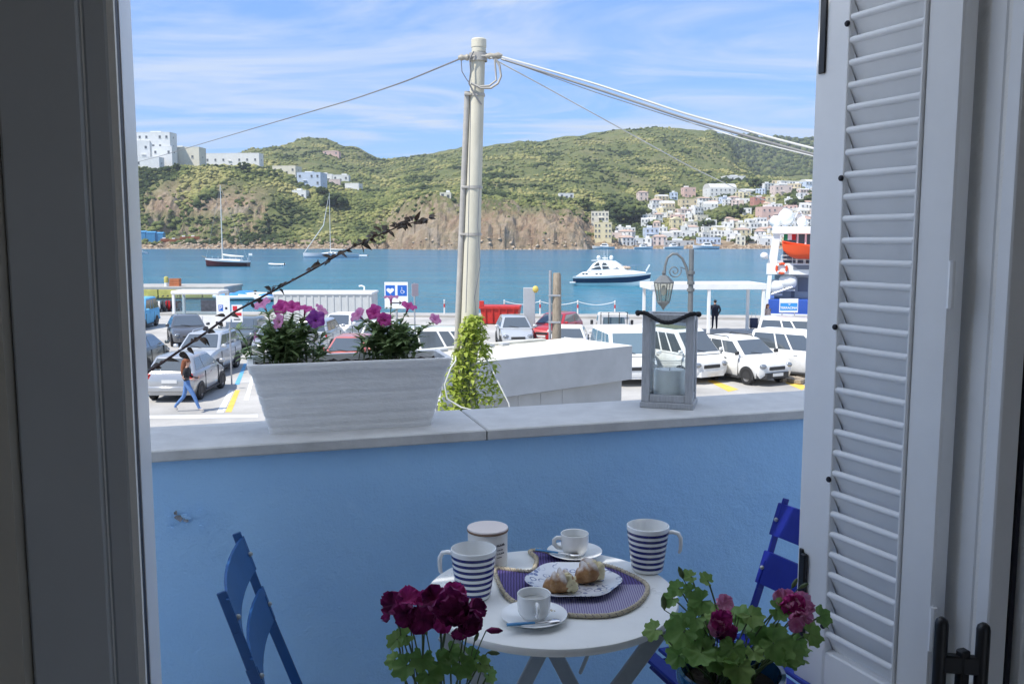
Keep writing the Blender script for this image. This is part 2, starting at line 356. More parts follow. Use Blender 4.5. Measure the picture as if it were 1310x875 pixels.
nu = len(us); tf = [(r * nu + c, r * nu + c + 1, (r + 1) * nu + c + 1, (r + 1) * nu + c) for r in range(len(ys) - 1) for c in range(nu - 1)]
def terrain_material():
    m = bpy.data.materials.new('hillside'); m.use_nodes = True; t = m.node_tree; b = t.nodes['Principled BSDF']; l = t.links; nd = t.nodes.new
    tcn = nd('ShaderNodeTexCoord'); P = tcn.outputs['Object']
    def nz(scale, detail=6, rough=.65):
        n = nd('ShaderNodeTexNoise'); n.inputs['Scale'].default_value = scale; n.inputs['Detail'].default_value = detail; n.inputs['Roughness'].default_value = rough; l.new(P, n.inputs['Vector']); return n.outputs['Fac']
    def ramp(f, stops):
        r = nd('ShaderNodeValToRGB'); e = r.color_ramp.elements
        while len(e) < len(stops): e.new(.5)
        for q, (p, c) in zip(e, stops): q.position = p; q.color = (*c, 1)
        l.new(f, r.inputs[0]); return r.outputs[0]
    def mix(f, a, b_):
        x = nd('ShaderNodeMix'); x.data_type = 'RGBA'
        if isinstance(f, float): x.inputs['Factor'].default_value = f
        else: l.new(f, x.inputs['Factor'])
        l.new(a, x.inputs['A']); l.new(b_, x.inputs['B']); return x.outputs['Result']
    def rng_(f, a, b_, c=0., d=1.):
        x = nd('ShaderNodeMapRange'); l.new(f, x.inputs[0]); x.inputs[1].default_value = a; x.inputs[2].default_value = b_; x.inputs[3].default_value = c; x.inputs[4].default_value = d; return x.outputs[0]
    green = ramp(nz(.09, 8, .75), [(.30, (.060, .085, .028)), (.45, (.130, .160, .055)), (.58, (.200, .210, .080)), (.72, (.32, .28, .15))])
    broad = ramp(nz(.011, 4), [(.36, (.095, .115, .040)), (.50, (.160, .175, .070)), (.64, (.29, .24, .13))])
    g = mix(.38, green, broad)
    rockn = ramp(nz(.16, 9, .72), [(.28, (.105, .070, .045)), (.45, (.30, .215, .145)), (.60, (.44, .33, .235)), (.75, (.53, .45, .36))])
    rocky = ramp(nz(.045, 6), [(.40, (.33, .22, .145)), (.55, (.48, .39, .25)), (.68, (.46, .43, .39))])
    rock = mix(.4, rockn, rocky)
    geo = nd('ShaderNodeNewGeometry'); sx = nd('ShaderNodeSeparateXYZ'); l.new(geo.outputs['Normal'], sx.inputs[0])
    px = nd('ShaderNodeSeparateXYZ'); l.new(P, px.inputs[0])
    steep = rng_(sx.outputs['Z'], .80, .62)
    patch = rng_(nz(.05, 6, .7), .40, .56)
    # the headlands that are bare rock in the place itself
    near = rng_(px.outputs['Y'], 760, 700)
    hx = nd('ShaderNodeMath'); hx.operation = 'MULTIPLY'; a1 = rng_(px.outputs['X'], -92, -78); a2 = rng_(px.outputs['X'], 72, 60); l.new(a1, hx.inputs[0]); l.new(a2, hx.inputs[1])
    low = rng_(px.outputs['Z'], 25, 15)
    lw = nd('ShaderNodeMath'); lw.operation = 'MULTIPLY'; l.new(hx.outputs[0], lw.inputs[0]); l.new(low, lw.inputs[1])
    lx = nd('ShaderNodeMath'); lx.operation = 'MULTIPLY'; l.new(rng_(px.outputs['X'], -292, -275), lx.inputs[0]); l.new(rng_(px.outputs['X'], -188, -205), lx.inputs[1])
    ly = nd('ShaderNodeMath'); ly.operation = 'MULTIPLY'; l.new(rng_(px.outputs['Z'], 16, 26), ly.inputs[0]); l.new(rng_(px.outputs['Z'], 55, 48), ly.inputs[1])
    lz = nd('ShaderNodeMath'); lz.operation = 'MULTIPLY'; l.new(lx.outputs[0], lz.inputs[0]); l.new(ly.outputs[0], lz.inputs[1])
    lw2 = nd('ShaderNodeMath'); lw2.operation = 'MAXIMUM'; l.new(lw.outputs[0], lw2.inputs[0]); l.new(lz.outputs[0], lw2.inputs[1]); lw = lw2
    r1 = nd('ShaderNodeMath'); r1.operation = 'MULTIPLY'; l.new(steep, r1.inputs[0]); l.new(patch, r1.inputs[1])
    r2 = nd('ShaderNodeMath'); r2.operation = 'MAXIMUM'; l.new(r1.outputs[0], r2.inputs[0]); l.new(lw.outputs[0], r2.inputs[1])
    r3 = nd('ShaderNodeMath'); r3.operation = 'MULTIPLY'; l.new(r2.outputs[0], r3.inputs[0]); l.new(near, r3.inputs[1])
    shore = rng_(px.outputs['Z'], 3.2, .5)
    r4 = nd('ShaderNodeMath'); r4.operation = 'MAXIMUM'; l.new(r3.outputs[0], r4.inputs[0]); l.new(shore, r4.inputs[1])
    # broken edges between rock and green
    nb = rng_(nz(.22, 6, .7), .32, .62, .55, 1.35); r5 = nd('ShaderNodeMath'); r5.operation = 'MULTIPLY'; r5.use_clamp = True; l.new(r4.outputs[0], r5.inputs[0]); l.new(nb, r5.inputs[1])
    l.new(mix(r5.outputs[0], g, rock), b.inputs['Base Color']); b.inputs['Roughness'].default_value = .95; b.inputs['Specular IOR Level'].default_value = .1
    bp = nd('ShaderNodeBump'); bp.inputs['Strength'].default_value = 1.0; bp.inputs['Distance'].default_value = 3.0; l.new(nz(.30, 8, .75), bp.inputs['Height']); l.new(bp.outputs[0], b.inputs['Normal'])
    return m
me = bpy.data.meshes.new('hills'); me.from_pydata(tv, [], tf); me.materials.append(terrain_material()); me.update()
hills = bpy.data.objects.new('hills', me); C.objects.link(hills); kind(hills, 'structure')
def ground_hit(u, v, y0=585., y1=2200.):
    Y = y0
    while Y < y1:
        p = atY(u, v, Y)
        if terr(p.x, Y, False) > p.z and terr(p.x, Y, False) > SEA: return Vector((p.x, Y, terr(p.x, Y, True)))
        Y += 1.5 if Y < 900 else 6
    return None

# scrub and low trees that read as one mass on the slopes
def ico(sub):
    bm = bmesh.new(); bmesh.ops.create_icosphere(bm, subdivisions=sub, radius=1); bm.verts.ensure_lookup_table()
    v = np.array([x.co[:] for x in bm.verts]); f = np.array([[q.index for q in x.verts] for x in bm.faces]); bm.free(); return v, f
ICO2, ICO1 = ico(2), ico(1)
def bush_mass(name, items, m, seed=1, tmpl=None):      # items: (x, y, z, rx, rz, tint)
    ICO_V, ICO_F = tmpl or ICO2
    g = np.random.default_rng(seed); n = len(items); nv, nf = len(ICO_V), len(ICO_F)
    it = np.array(items); j = 1 + g.uniform(-.34, .34, (n, nv, 1))
    V = ICO_V[None] * j * np.stack([it[:, 3], it[:, 3], it[:, 4]], 1)[:, None, :] + it[:, None, :3]
    Fc = (ICO_F[None] + (np.arange(n) * nv)[:, None, None]).reshape(-1, 3)
    me = bpy.data.meshes.new(name); me.vertices.add(n * nv); me.vertices.foreach_set('co', V.reshape(-1))
    me.loops.add(len(Fc) * 3); me.loops.foreach_set('vertex_index', Fc.reshape(-1)); me.polygons.add(len(Fc)); me.polygons.foreach_set('loop_start', np.arange(len(Fc)) * 3)
    at_ = me.attributes.new('tint', 'FLOAT', 'POINT'); at_.data.foreach_set('value', np.repeat(it[:, 5], nv).astype(np.float32))
    me.materials.append(m); me.update(calc_edges=True); me.validate(); o = bpy.data.objects.new(name, me); C.objects.link(o); return o
def scrub_material(name, stops):
    m = bpy.data.materials.new(name); m.use_nodes = True; t = m.node_tree; b = t.nodes['Principled BSDF']; l = t.links
    at_ = t.nodes.new('ShaderNodeAttribute'); at_.attribute_name = 'tint'
    nz = t.nodes.new('ShaderNodeTexNoise'); tcn = t.nodes.new('ShaderNodeTexCoord'); l.new(tcn.outputs['Object'], nz.inputs['Vector']); nz.inputs['Scale'].default_value = .55; nz.inputs['Detail'].default_value = 6
    ma = t.nodes.new('ShaderNodeMath'); ma.operation = 'MULTIPLY_ADD'; l.new(nz.outputs['Fac'], ma.inputs[0]); ma.inputs[1].default_value = .7; l.new(at_.outputs['Fac'], ma.inputs[2])
    mb_ = t.nodes.new('ShaderNodeMath'); mb_.operation = 'SUBTRACT'; l.new(ma.outputs[0], mb_.inputs[0]); mb_.inputs[1].default_value = .35
    r = t.nodes.new('ShaderNodeValToRGB'); e = r.color_ramp.elements
    while len(e) < len(stops): e.new(.5)
    for q, (p, c) in zip(e, stops): q.position = p; q.color = (*c, 1)
    l.new(mb_.outputs[0], r.inputs[0]); l.new(r.outputs[0], b.inputs['Base Color']); b.inputs['Roughness'].default_value = .9; b.inputs['Specular IOR Level'].default_value = .15
    return m
m_scrub = scrub_material('scrub_leaves', [(.05, (.034, .050, .018)), (.30, (.092, .115, .038)), (.60, (.185, .200, .066)), (.95, (.30, .28, .11))])
rs = random.Random(11)
def scatter(count, far):
    items = []
    while len(items) < count:
        u = rs.uniform(120, 1120)
        Y = rs.uniform(740, 1480) if far else 592 + 200 * rs.random() ** .9
        X = (u - CX) / F_PX * Y; z = terr(X, Y)
        if z < SEA + (3.0 if u < 500 else 6): continue
        dz = abs(terr(X, Y + 6) - z) / 6
        dens = noise.noise(Vector((X / 45, Y / 60, 2.2)))
        if dens + rs.uniform(-.5, .5) < (-.05 if far else -.2): continue
        if not far:
            if 495 < u < 765 and (Y < 664 or z < 18) and rs.random() > .05: continue
            if dz > 1.1 and rs.random() > (.30 if 195 < u < 350 else .55): continue
            if u > 765 and rs.random() < .45: continue
            if 197 < u < 345 and 18 < z < 50 and rs.random() < .86 - (.5 if abs(dens) > .3 else 0): continue
        r_ = (rs.uniform(1.0, 2.9) if far else rs.uniform(.7, 2.1)) * (1.45 if dens > .35 else 1)
        items.append((X, Y, z + r_ * .2, r_, r_ * rs.uniform(.5, .9), min(1, max(0, .48 + 1.15 * noise.noise(Vector((X / 40, Y / 52, 8))) + rs.uniform(-.18, .18)))))
    return items
kind(bush_mass('hillside_scrub', scatter(9000, False), m_scrub), 'stuff')['label'] = 'green scrub covering the near slopes across the bay'
its = []
while len(its) < 2600:
    u = rs.uniform(900, 1130); Y = rs.uniform(1650, 2380); X = (u - CX) / F_PX * Y; r_ = rs.uniform(3.0, 7.5); its.append((X, Y, terr(X, Y) + r_ * .2, r_, r_ * .8, rs.uniform(0, .45)))
kind(bush_mass('hillside_scrub', its, m_scrub, 3, ICO1), 'stuff')['label'] = 'dark woodland on the hill behind the town'
kind(bush_mass('hillside_scrub', scatter(15000, True), m_scrub, 2, ICO1), 'stuff')['label'] = 'fine green scrub covering the distant hills'
# ================================================================== the room, window and balcony (own frame: x along the wall, y outwards)
lerp = lambda a, b_, t: a + (b_ - a) * t
BR = math.atan2(.29, .957); BO = Vector((-.5, 1.2, 0)); _e = Vector((math.cos(BR), math.sin(BR), 0)); _o = Vector((-math.sin(BR), math.cos(BR), 0))
def W(x, y, z=0): return BO + _e * x + _o * y + Vector((0, 0, z))
def toW(p): p = Vector(p) - BO; return Vector((p.dot(_e), p.dot(_o), p.z))
SILL = .465; HEAD = 2.32; OPX = 1.468; FOUT = .20
m_wallin = mat('room_plaster', (.55, .52, .46), .9, var=.06, vscale=1.5, bump=.12, bscale=60)
m_ceil = mat('ceiling_paint', (.50, .49, .47), .9, var=.04, vscale=1)
m_tile = mat('room_floor_tile', (.80, .77, .72), .45, var=.14, vscale=2.5)
m_fac = mat('facade_plaster', (.88, .87, .84), .92, var=.06, vscale=1.6, bump=.3, bscale=50)
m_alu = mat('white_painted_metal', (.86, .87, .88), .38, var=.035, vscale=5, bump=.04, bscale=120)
m_alug = mat('backlit_frame_metal', (.50, .52, .54), .42, var=.04, vscale=5)  # frame metal darkened to its backlit shade at left and head
m_rub = mat('black_rubber', (.012, .012, .022), .6)
m_glass = glassmat('window_glass', (.95, .97, 1.0))
m_blk = mat('black_metal', (.018, .019, .022), .38, rvar=.08, var=.1, vscale=30)
def wbox(mb_, x0, x1, y0, y1, z0, z1, bev=0, mi=0): return mb_.box(((x0 + x1) / 2, (y0 + y1) / 2, (z0 + z1) / 2), (x1 - x0, y1 - y0, z1 - z0), None, mi, bev)
def wstruct(name, m, *boxes):
    o = MB()
    for b_ in boxes: wbox(o, *b_)
    ob = o.build(name, m); ob.location = BO; ob.rotation_euler = (0, 0, BR); return ob
# room shell (seen only as the dark reveal at the left and as what shades the window)
kind(wstruct('room_floor', m_tile, (-1.8, 2.8, -3.6, .0, -.12, 0)), 'structure')
kind(wstruct('room_ceiling', m_ceil, (-1.8, 2.8, -3.6, .0, 2.72, 2.84)), 'structure')
kind(wstruct('room_wall', m_wallin, (-1.92, -1.8, -3.6, 0, 0, 2.72)), 'structure')
kind(wstruct('room_wall', m_wallin, (2.8, 2.92, -3.6, 0, 0, 2.72)), 'structure')
kind(wstruct('room_wall', m_wallin, (-1.92, .35, -3.72, -3.6, 0, 2.72), (1.75, 2.92, -3.72, -3.6, 0, 2.72), (.35, 1.75, -3.72, -3.6, 2.0, 2.72)), 'structure')   # wide doorway added behind the camera to let more light into the room
kind(wstruct('room_wall', m_wallin, (-1.8, -.150, -.06, -.003, 0, 2.72), (OPX + .150, 2.8, -.06, -.003, 0, 2.72), (-.150, OPX + .150, -.06, -.003, HEAD + .06, 2.72), (-.150, OPX + .150, -.06, -.003, 0, SILL - .04)), 'structure')
fac = wstruct('house_facade', m_fac, (-4.7, -.013, 0, FOUT, -3.8, 3.05), (OPX, 3.6, 0, FOUT, -3.8, 3.05), (-.013, OPX, 0, FOUT, HEAD + .02, 3.05), (-.013, OPX, 0, FOUT, -3.8, SILL - .045))
tag(fac, 'pale plastered house wall around the open balcony window', 'wall')
bf = wstruct('balcony_floor', mat('balcony_tile', (.62, .58, .52), .6, var=.12, vscale=3), (-6, 7, FOUT + .002, 1.34, -.16, 0)); kind(bf, 'structure')

# canvas sheet added unseen overhead to shade the balcony and pass soft bluish light
def canvas():
    m = bpy.data.materials.new('added_awning_canvas'); m.use_nodes = True; t = m.node_tree; b = t.nodes['Principled BSDF']; b.inputs['Base Color'].default_value = (.78, .77, .73, 1); b.inputs['Roughness'].default_value = .9
    tr = t.nodes.new('ShaderNodeBsdfTranslucent'); tr.inputs[0].default_value = (.83, .88, .93, 1); ms = t.nodes.new('ShaderNodeMixShader'); ms.inputs[0].default_value = .74
    nz = t.nodes.new('ShaderNodeTexNoise'); nz.inputs['Scale'].default_value = 300; bp = t.nodes.new('ShaderNodeBump'); bp.inputs['Distance'].default_value = .001; t.links.new(nz.outputs['Fac'], bp.inputs['Height']); t.links.new(bp.outputs[0], b.inputs['Normal'])
    t.links.new(b.outputs[0], ms.inputs[1]); t.links.new(tr.outputs[0], ms.inputs[2]); t.links.new(ms.outputs[0], t.nodes['Material Output'].inputs['Surface']); return m
aw = thing('added_awning', 'added unseen canvas sheet shading and softly lighting the balcony', 'added_awning', W(0, 0, 0), BR)
o = MB(); vs_ = []; nx_, ny_ = 40, 8
for j in range(ny_ + 1):
    for i in range(nx_ + 1):
        q = j / ny_; vs_.append((lerp(-3.6, 3.4, i / nx_), lerp(FOUT + .03, 2.05, q), lerp(2.98, 2.62, q) - .06 * math.sin(math.pi * q) - .02 * abs(math.sin(i * .5))))
o.add(vs_, [(j * (nx_ + 1) + i, j * (nx_ + 1) + i + 1, (j + 1) * (nx_ + 1) + i + 1, (j + 1) * (nx_ + 1) + i) for j in range(ny_) for i in range(nx_)]); o.build('canvas', canvas(), aw, 60)
o = MB(); o.tube([(-3.62, 2.06, 2.61), (3.42, 2.06, 2.61)], .025, 8); o.build('front_bar', m_alu, aw, 50)
for x_ in (-3.5, -.1, 3.3): o = MB(); o.tube([(x_, FOUT, 2.2), (x_, 2.06, 2.585)], .018, 8); o.build('arm', m_alu, aw, 50)

# window frame
win = thing('window', 'open window, its left frame coloured for backlit shade, looking onto the balcony and harbour', 'window', W(0, 0, 0), BR)
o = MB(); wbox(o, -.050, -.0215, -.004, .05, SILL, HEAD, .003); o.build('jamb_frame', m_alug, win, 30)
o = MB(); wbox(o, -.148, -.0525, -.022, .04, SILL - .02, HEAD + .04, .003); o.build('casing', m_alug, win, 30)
o = MB(); wbox(o, -.0213, -.0128, .018, .05, SILL, HEAD); o.build('gasket', m_rub, win)
o = MB(); wbox(o, -.0128, -.0115, .05, FOUT + .004, SILL, HEAD); o.build('reveal_lining', m_alu, win)
o = MB(); wbox(o, OPX - .003, OPX + .030, .045, .085, SILL, HEAD, .003); o.build('shutter_frame', m_alu, win, 30)
o = MB(); wbox(o, OPX - .012, OPX + .034, -.004, .028, SILL, HEAD, .003); o.build('jamb_frame', m_alu, win, 30)
o = MB(); wbox(o, OPX + .036, OPX + .046, -.006, .02, SILL, HEAD); o.build('gasket', m_rub, win)
o = MB(); wbox(o, OPX + .048, OPX + .148, -.026, .02, SILL - .02, HEAD + .04, .003); o.build('casing', m_alu, win, 30)
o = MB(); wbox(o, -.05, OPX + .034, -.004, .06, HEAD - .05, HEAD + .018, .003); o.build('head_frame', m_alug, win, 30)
m_sill = mat('sill_stone', (.62, .61, .58), .55, var=.10, vscale=9, bump=.08)
o = MB(); wbox(o, -.011, OPX - .014, -.09, .30, SILL - .042, SILL, .004); o.build('sill', m_sill, win, 30)
# black latch with two upright bars on the right-hand frame
la = MB(); la.at(W(0, 0, 0) - W(0, 0, 0))
lat = thing('window_latch', 'black metal latch with two upright rounded bars on the window frame', 'latch', W(OPX - .060, -.016, .47), BR)
def upright(mb_, x, y, z0, z1, r): mb_.tube([(x, y, z0), (x, y, z1 - r), (x, y, z1 - r * .4), (x, y, z1)], [r, r, r * .85, r * .35], 10)
o = MB(); upright(o, -.042, .03, 0, .35, .0125); o.build('bar', m_blk, lat, 50)
o = MB(); upright(o, .022, -.004, 0, .345, .0125); o.build('bar', m_blk, lat, 50)
o = MB(); o.beam((-.042, .03, .262), (.022, -.004, .262), .02, .034, bev=.003); o.beam((-.006, .012, .16), (-.006, .012, .29), .02, .02, up=(0, 1, 0), bev=.003); o.build('bracket', m_blk, lat, 30)

# ---- louvred shutter, swung open
SA = R(98.1); sh = thing('shutter', 'white louvred window shutter swung open on its right-hand hinges', 'shutter', W(1.438, .10, .49), BR + SA)
SW, SHh, ST = .375, 1.80, .040
o = MB(); o.box((.040, 0, SHh / 2), (.080, ST, SHh), None, 0, .004); o.build('stile', m_alu, sh, 30)
o = MB(); o.box((.3275, 0, SHh / 2), (.095, ST, SHh), None, 0, .004); o.build('stile', m_alu, sh, 30)
o = MB(); o.box((.180, 0, .050), (.1995, ST, .100), None, 0, .004); o.build('rail', m_alu, sh, 30)
o = MB(); o.box((.180, 0, SHh - .05), (.1995, ST, .10), None, 0, .004); o.build('rail', m_alu, sh, 30)
for x in (.0835, .2765):
    o = MB(); o.box((x, .0165, SHh / 2), (.007, .018, SHh - .2), None, 0, .002); o.build('bead', m_alu, sh, 30)
sl = MB()
prof = []
for k in range(9):                                   # slat cross-section: thin blade with a rolled nose towards the room
    a = math.pi * k / 8 - math.pi / 2; prof.append((.017 + .0075 * math.cos(a), .0075 * math.sin(a)))
prof = [(y, z + .026) for y, z in prof] + [(-.0150, -.050), (-.0195, -.0515), (-.0195, -.044)]
sl.loft([[(x, p[0], p[1]) for p in prof] for x in (.0875, .2725)]); slat0 = None
nsl = 34; pitch = (SHh - .20 - .016) / nsl
for k in range(nsl):
    z = .116 + pitch * k
    if slat0 is None: slat0 = sl.build('slat', m_alu, sh, 35); slat0.location = (0, 0, z)
    else: inst('slat', slat0.data, sh, (0, 0, z))
for q, z in enumerate((.16, .50, .84, 1.16, 1.48)):
    o = MB(); o.at((.2775, .0265, z), rx=R(-90)); o.lathe([(.0065, 0), (.0065, .003), (.004, .006)], 10); o.build('rubber_stop', m_rub, sh, 40)
o = MB(); o.box((.3585, .0225, .185), (.012, .006, .26), None, 0, .002); o.box((.345, .026, .185), (.016, .012, .245), None, 0, .003); o.build('lock_plate', m_blk, sh, 30)
o = MB(); o.tube([(.350, .030, .19), (.358, .055, .19), (.361, .062, .185)], [.006, .006, .007], 8); o.build('lock_knob', m_blk, sh, 40)
o = MB(); o.box((.352, .0225, 1.50), (.02, .005, .22), None, 0, .002); o.build('lock_plate', m_blk, sh, 30)
for z in (.22, .9, 1.6):
    o = MB(); o.tube([(-.003, .018, z), (-.003, .018, z + .09)], .007, 8); o.build('hinge', m_alu, sh, 40)

# ---- blue parapet with stone coping
def plaster_blue():
    m = bpy.data.materials.new('blue_plaster'); m.use_nodes = True; t = m.node_tree; b = t.nodes['Principled BSDF']; l = t.links; nd = t.nodes.new
    tcn = nd('ShaderNodeTexCoord'); P = tcn.outputs['Object']
    def nz(s, d=5, r=.6):
        n = nd('ShaderNodeTexNoise'); n.inputs['Scale'].default_value = s; n.inputs['Detail'].default_value = d; n.inputs['Roughness'].default_value = r; l.new(P, n.inputs['Vector']); return n.outputs['Fac']
    r1 = nd('ShaderNodeValToRGB'); e = r1.color_ramp.elements; e[0].position = .3; e[1].position = .72; e[0].color = (.36, .625, .95, 1); e[1].color = (.41, .675, .97, 1); l.new(nz(2.2, 8, .68), r1.inputs[0])
    r2 = nd('ShaderNodeValToRGB'); e = r2.color_ramp.elements; e[0].position = .62; e[1].position = .74; e[0].color = (0, 0, 0, 1); e[1].color = (.35, .35, .35, 1); l.new(nz(5.5, 7, .7), r2.inputs[0])
    mx_ = nd('ShaderNodeMix'); mx_.data_type = 'RGBA'; l.new(r2.outputs[0], mx_.inputs['Factor']); l.new(r1.outputs[0], mx_.inputs['A']); mx_.inputs['B'].default_value = (.48, .72, .97, 1)
    l.new(mx_.outputs['Result'], b.inputs['Base Color']); b.inputs['Roughness'].default_value = .88; b.inputs['Specular IOR Level'].default_value = .25
    ad = nd('ShaderNodeMath'); ad.operation = 'MULTIPLY_ADD'; l.new(nz(14, 3), ad.inputs[0]); ad.inputs[1].default_value = 2.2; l.new(nz(150, 6, .7), ad.inputs[2])
    bp = nd('ShaderNodeBump'); bp.inputs['Strength'].default_value = .55; bp.inputs['Distance'].default_value = .006; l.new(ad.outputs[0], bp.inputs['Height']); l.new(bp.outputs[0], b.inputs['Normal'])
    return m
m_blue = plaster_blue()
PY0, PY1, PT = 1.052, 1.362, 1.0
par = thing('balcony_parapet', 'blue plastered balcony wall topped with grey stone coping slabs', 'wall', W(0, 0, 0), BR)
# wall face: gently uneven plaster (real relief, trowel waves)
g = []; nx, nz_ = 160, 34; x0_, x1_ = -3.2, 4.2
for j in range(nz_ + 1):
    for i in range(nx + 1):
        x = x0_ + (x1_ - x0_) * i / nx; z = (PT - .031) * j / nz_
        g.append((x, PY0 + .018 - .004 * noise.noise(Vector((x * 2.5, z * 2.5, 0))) - .0022 * noise.noise(Vector((x * 9, z * 9, 4))), z))
nv_ = len(g); g += [(x0_, PY1 - .02, 0), (x1_, PY1 - .02, 0), (x1_, PY1 - .02, PT - .031), (x0_, PY1 - .02, PT - .031)]
fs = [(j * (nx + 1) + i, j * (nx + 1) + i + 1, (j + 1) * (nx + 1) + i + 1, (j + 1) * (nx + 1) + i) for j in range(nz_) for i in range(nx)]
fs.append((nv_, nv_ + 3, nv_ + 2, nv_ + 1))
o = MB(); o.add(g, fs); o.build('wall', m_blue, par, 60, recalc=False)
m_cop = mat('coping_stone', (.53, .53, .52), .7, var=.12, vscale=11, bump=.25, bscale=70, detail=8)
jx = [-3.2, -1.86, -.54, .77, 2.09, 3.3, 4.2]
for a, b_ in zip(jx, jx[1:]):
    o = MB(); wbox(o, a + .002, b_ - .002, PY0, PY1, PT - .030, PT, .0035); o.build('coping_slab', m_cop, par, 30)
o = MB(); wbox(o, -3.2, 4.2, PY0 + .006, PY1 - .006, PT - .0305, PT - .006); o.build('joint_mortar', mat('mortar', (.22, .22, .21), .9), par)
# chipped plaster left of the chair: flakes around a bare grey patch
m_chip = mat('bare_render', (.30, .31, .33), .95, var=.35, vscale=60)
pc = toW(atY(231, 664, 2.2)); chips = MB(); rr = random.Random(3)
def blob(mb_, cx, cz, r, nn_=9, y=PY0 + .0105, flat=.6, th=.004):
    pts = []
    for k in range(nn_):
        a = 2 * math.pi * k / nn_; q = r * rr.uniform(.55, 1.25); pts.append((cx + q * math.cos(a), y, cz + q * flat * math.sin(a)))
    mb_.slab(pts, (0, 1, 0), th)
blob(chips, pc.x - .004, pc.z, .013, flat=.7); blob(chips, pc.x + .012, pc.z - .006, .007, flat=.9); blob(chips, pc.x - .012, pc.z + .014, .004, flat=1.6)
chips.build('plaster_chip', m_chip, par)
o = MB()
for k in range(7):
    o = MB(); blob(o, pc.x + rr.uniform(-.03, .05), pc.z + rr.uniform(-.03, .02), rr.uniform(.003, .008), 7, PY0 + .0085, .6, .006); o.build('plaster_flake', m_blue, par)
# ================================================================== table and chairs
m_tab = mat('table_enamel', (.80, .81, .79), .32, var=.06, vscale=7, rvar=.1)
m_leg = mat('table_leg_paint', (.33, .36, .37), .45, var=.10, vscale=20)
m_bl = mat('chair_blue_paint', (.022, .088, .25), .38, var=.12, vscale=12, bump=.05, bscale=90)
m_bl2 = mat('chair_cobalt_paint', (.012, .022, .25), .38, var=.12, vscale=12, bump=.05, bscale=90)
TZ = .71; tc0 = atZ(705, 757, TZ)
tab = thing('bistro_table', 'round grey-white metal bistro table with crossed folding legs', 'table', (tc0.x, tc0.y, 0), 0)
o = MB(); o.lathe([(.001, TZ - .005), (.275, TZ - .005), (.278, TZ - .018), (.286, TZ - .020), (.2905, TZ - .016), (.292, TZ - .008), (.2895, TZ - .002), (.284, TZ), (.001, TZ)], 72, cap=False); o.build('table_top', m_tab, tab, 40)
for a, b_ in (((-.235, -.155, TZ - .03), (.235, -.155, .0)), ((.235, -.130, TZ - .03), (-.235, -.130, .0)), ((-.075, .135, TZ - .03), (.265, .135, .0)), ((.075, .160, TZ - .03), (-.255, .160, .0))):
    o = MB(); o.beam(a, b_, .011, .036, up=(0, 1, 0) if False else (0, 0, 1), bev=.002); o.build('leg', m_leg, tab, 30)
o = MB(); o.beam((-.23, -.143, TZ - .013), (.23, -.143, TZ - .013), .045, .014, bev=.002); o.build('rail', m_leg, tab, 30)
o = MB(); o.beam((-.23, .148, TZ - .013), (.23, .148, TZ - .013), .045, .014, bev=.002); o.build('rail', m_leg, tab, 30)
o = MB(); o.tube([(.09, -.12, TZ - .04), (.085, .02, TZ - .17), (.08, .13, TZ - .26)], .005, 8); o.build('brace', m_leg, tab, 40)

def chair(label, loc, rz, m, sz=.459):
    t = thing('folding_chair', label, 'chair', loc, rz)
    hw = .185
    def z_on(x): return (.82 - 0) * (.20 - x) / .42      # long leg from the top of the back to the front foot
    for sgn in (-1, 1):
        o = MB(); y = sgn * hw
        pts = [(-.222, .825), (-.195, .74), (-.170, .66), (-.145, .585), (.06, .0)]
        for p, q in zip(pts, pts[1:]): o.beam((p[0], y, p[1]), (q[0] + (q[0] - p[0]) * .02, y, q[1] + (q[1] - p[1]) * .02), .006, .024 if p[1] < .7 else .020, up=(0, 1, 0) if False else (0, 0, 1), bev=.0015)
        o.build('back_leg', m, t, 30)
        o = MB(); o.beam((.19, sgn * (hw - .014), sz - .024), (-.23, sgn * (hw - .014), .0), .006, .024, bev=.0015); o.build('leg', m, t, 30)
        o = MB(); o.beam((-.17, sgn * (hw - .028), sz - .016), (.20, sgn * (hw - .028), sz - .016), .006, .020, bev=.0015); o.build('seat_rail', m, t, 30)
    for z0, z1 in ((.728, .812), (.600, .684)):        # two wide back slats, slightly dished
        o = MB(); rings = []
        for k in range(9):
            yy = -hw - .012 + (2 * hw + .024) * k / 8; dish = -.018 * (1 - (2 * k / 8 - 1) ** 2)
            xa = -.222 + (.825 - z0) * .32 + dish; xb = -.222 + (.825 - z1) * .32 + dish
            rings.append([(xa + .006, yy, z0), (xa + .012, yy, z0), (xb + .012, yy, z1), (xb + .006, yy, z1)])
        o.loft(rings); sl_ = o.build('back_slat', m, t, 40)
        for sgn in (-1, 1):
            b2 = MB(); b2.ball((-.222 + (.825 - (z0 + z1) / 2) * .32 + .013, sgn * hw, (z0 + z1) / 2), .006, 8, 6); b2.build('rivet', m_leg, sl_, 60)
    for k in range(7):
        o = MB(); o.box((-.150 + k * .058, 0, sz), (.042, 2 * hw + .02, .010), None, 0, .003); o.build('seat_slat', m, t, 30)
    o = MB(); o.tube([(.048, -hw, .035), (.048, hw, .035)], .006, 8); o.build('stretcher', m, t, 40)
    o = MB(); o.tube([(-.205, -hw + .014, .03), (-.205, hw - .014, .03)], .006, 8); o.build('stretcher', m, t, 40)
    return t
nA, fA = atZ(284, 762, .812), atZ(302, 690, .812)
mid = (nA + fA) / 2; dv = (fA - nA); rzA = math.atan2(-dv.x, dv.y); fw = Vector((math.cos(rzA), math.sin(rzA), 0))
chair('blue metal folding chair beside the chipped patch of the blue wall', (mid.x + .222 * fw.x, mid.y + .222 * fw.y, 0), rzA, m_bl, .385)
fB = atZ(1004, 643, .812); rzB = R(201); fw = Vector((math.cos(rzB), math.sin(rzB), 0)); lat_ = Vector((-fw.y, fw.x, 0))
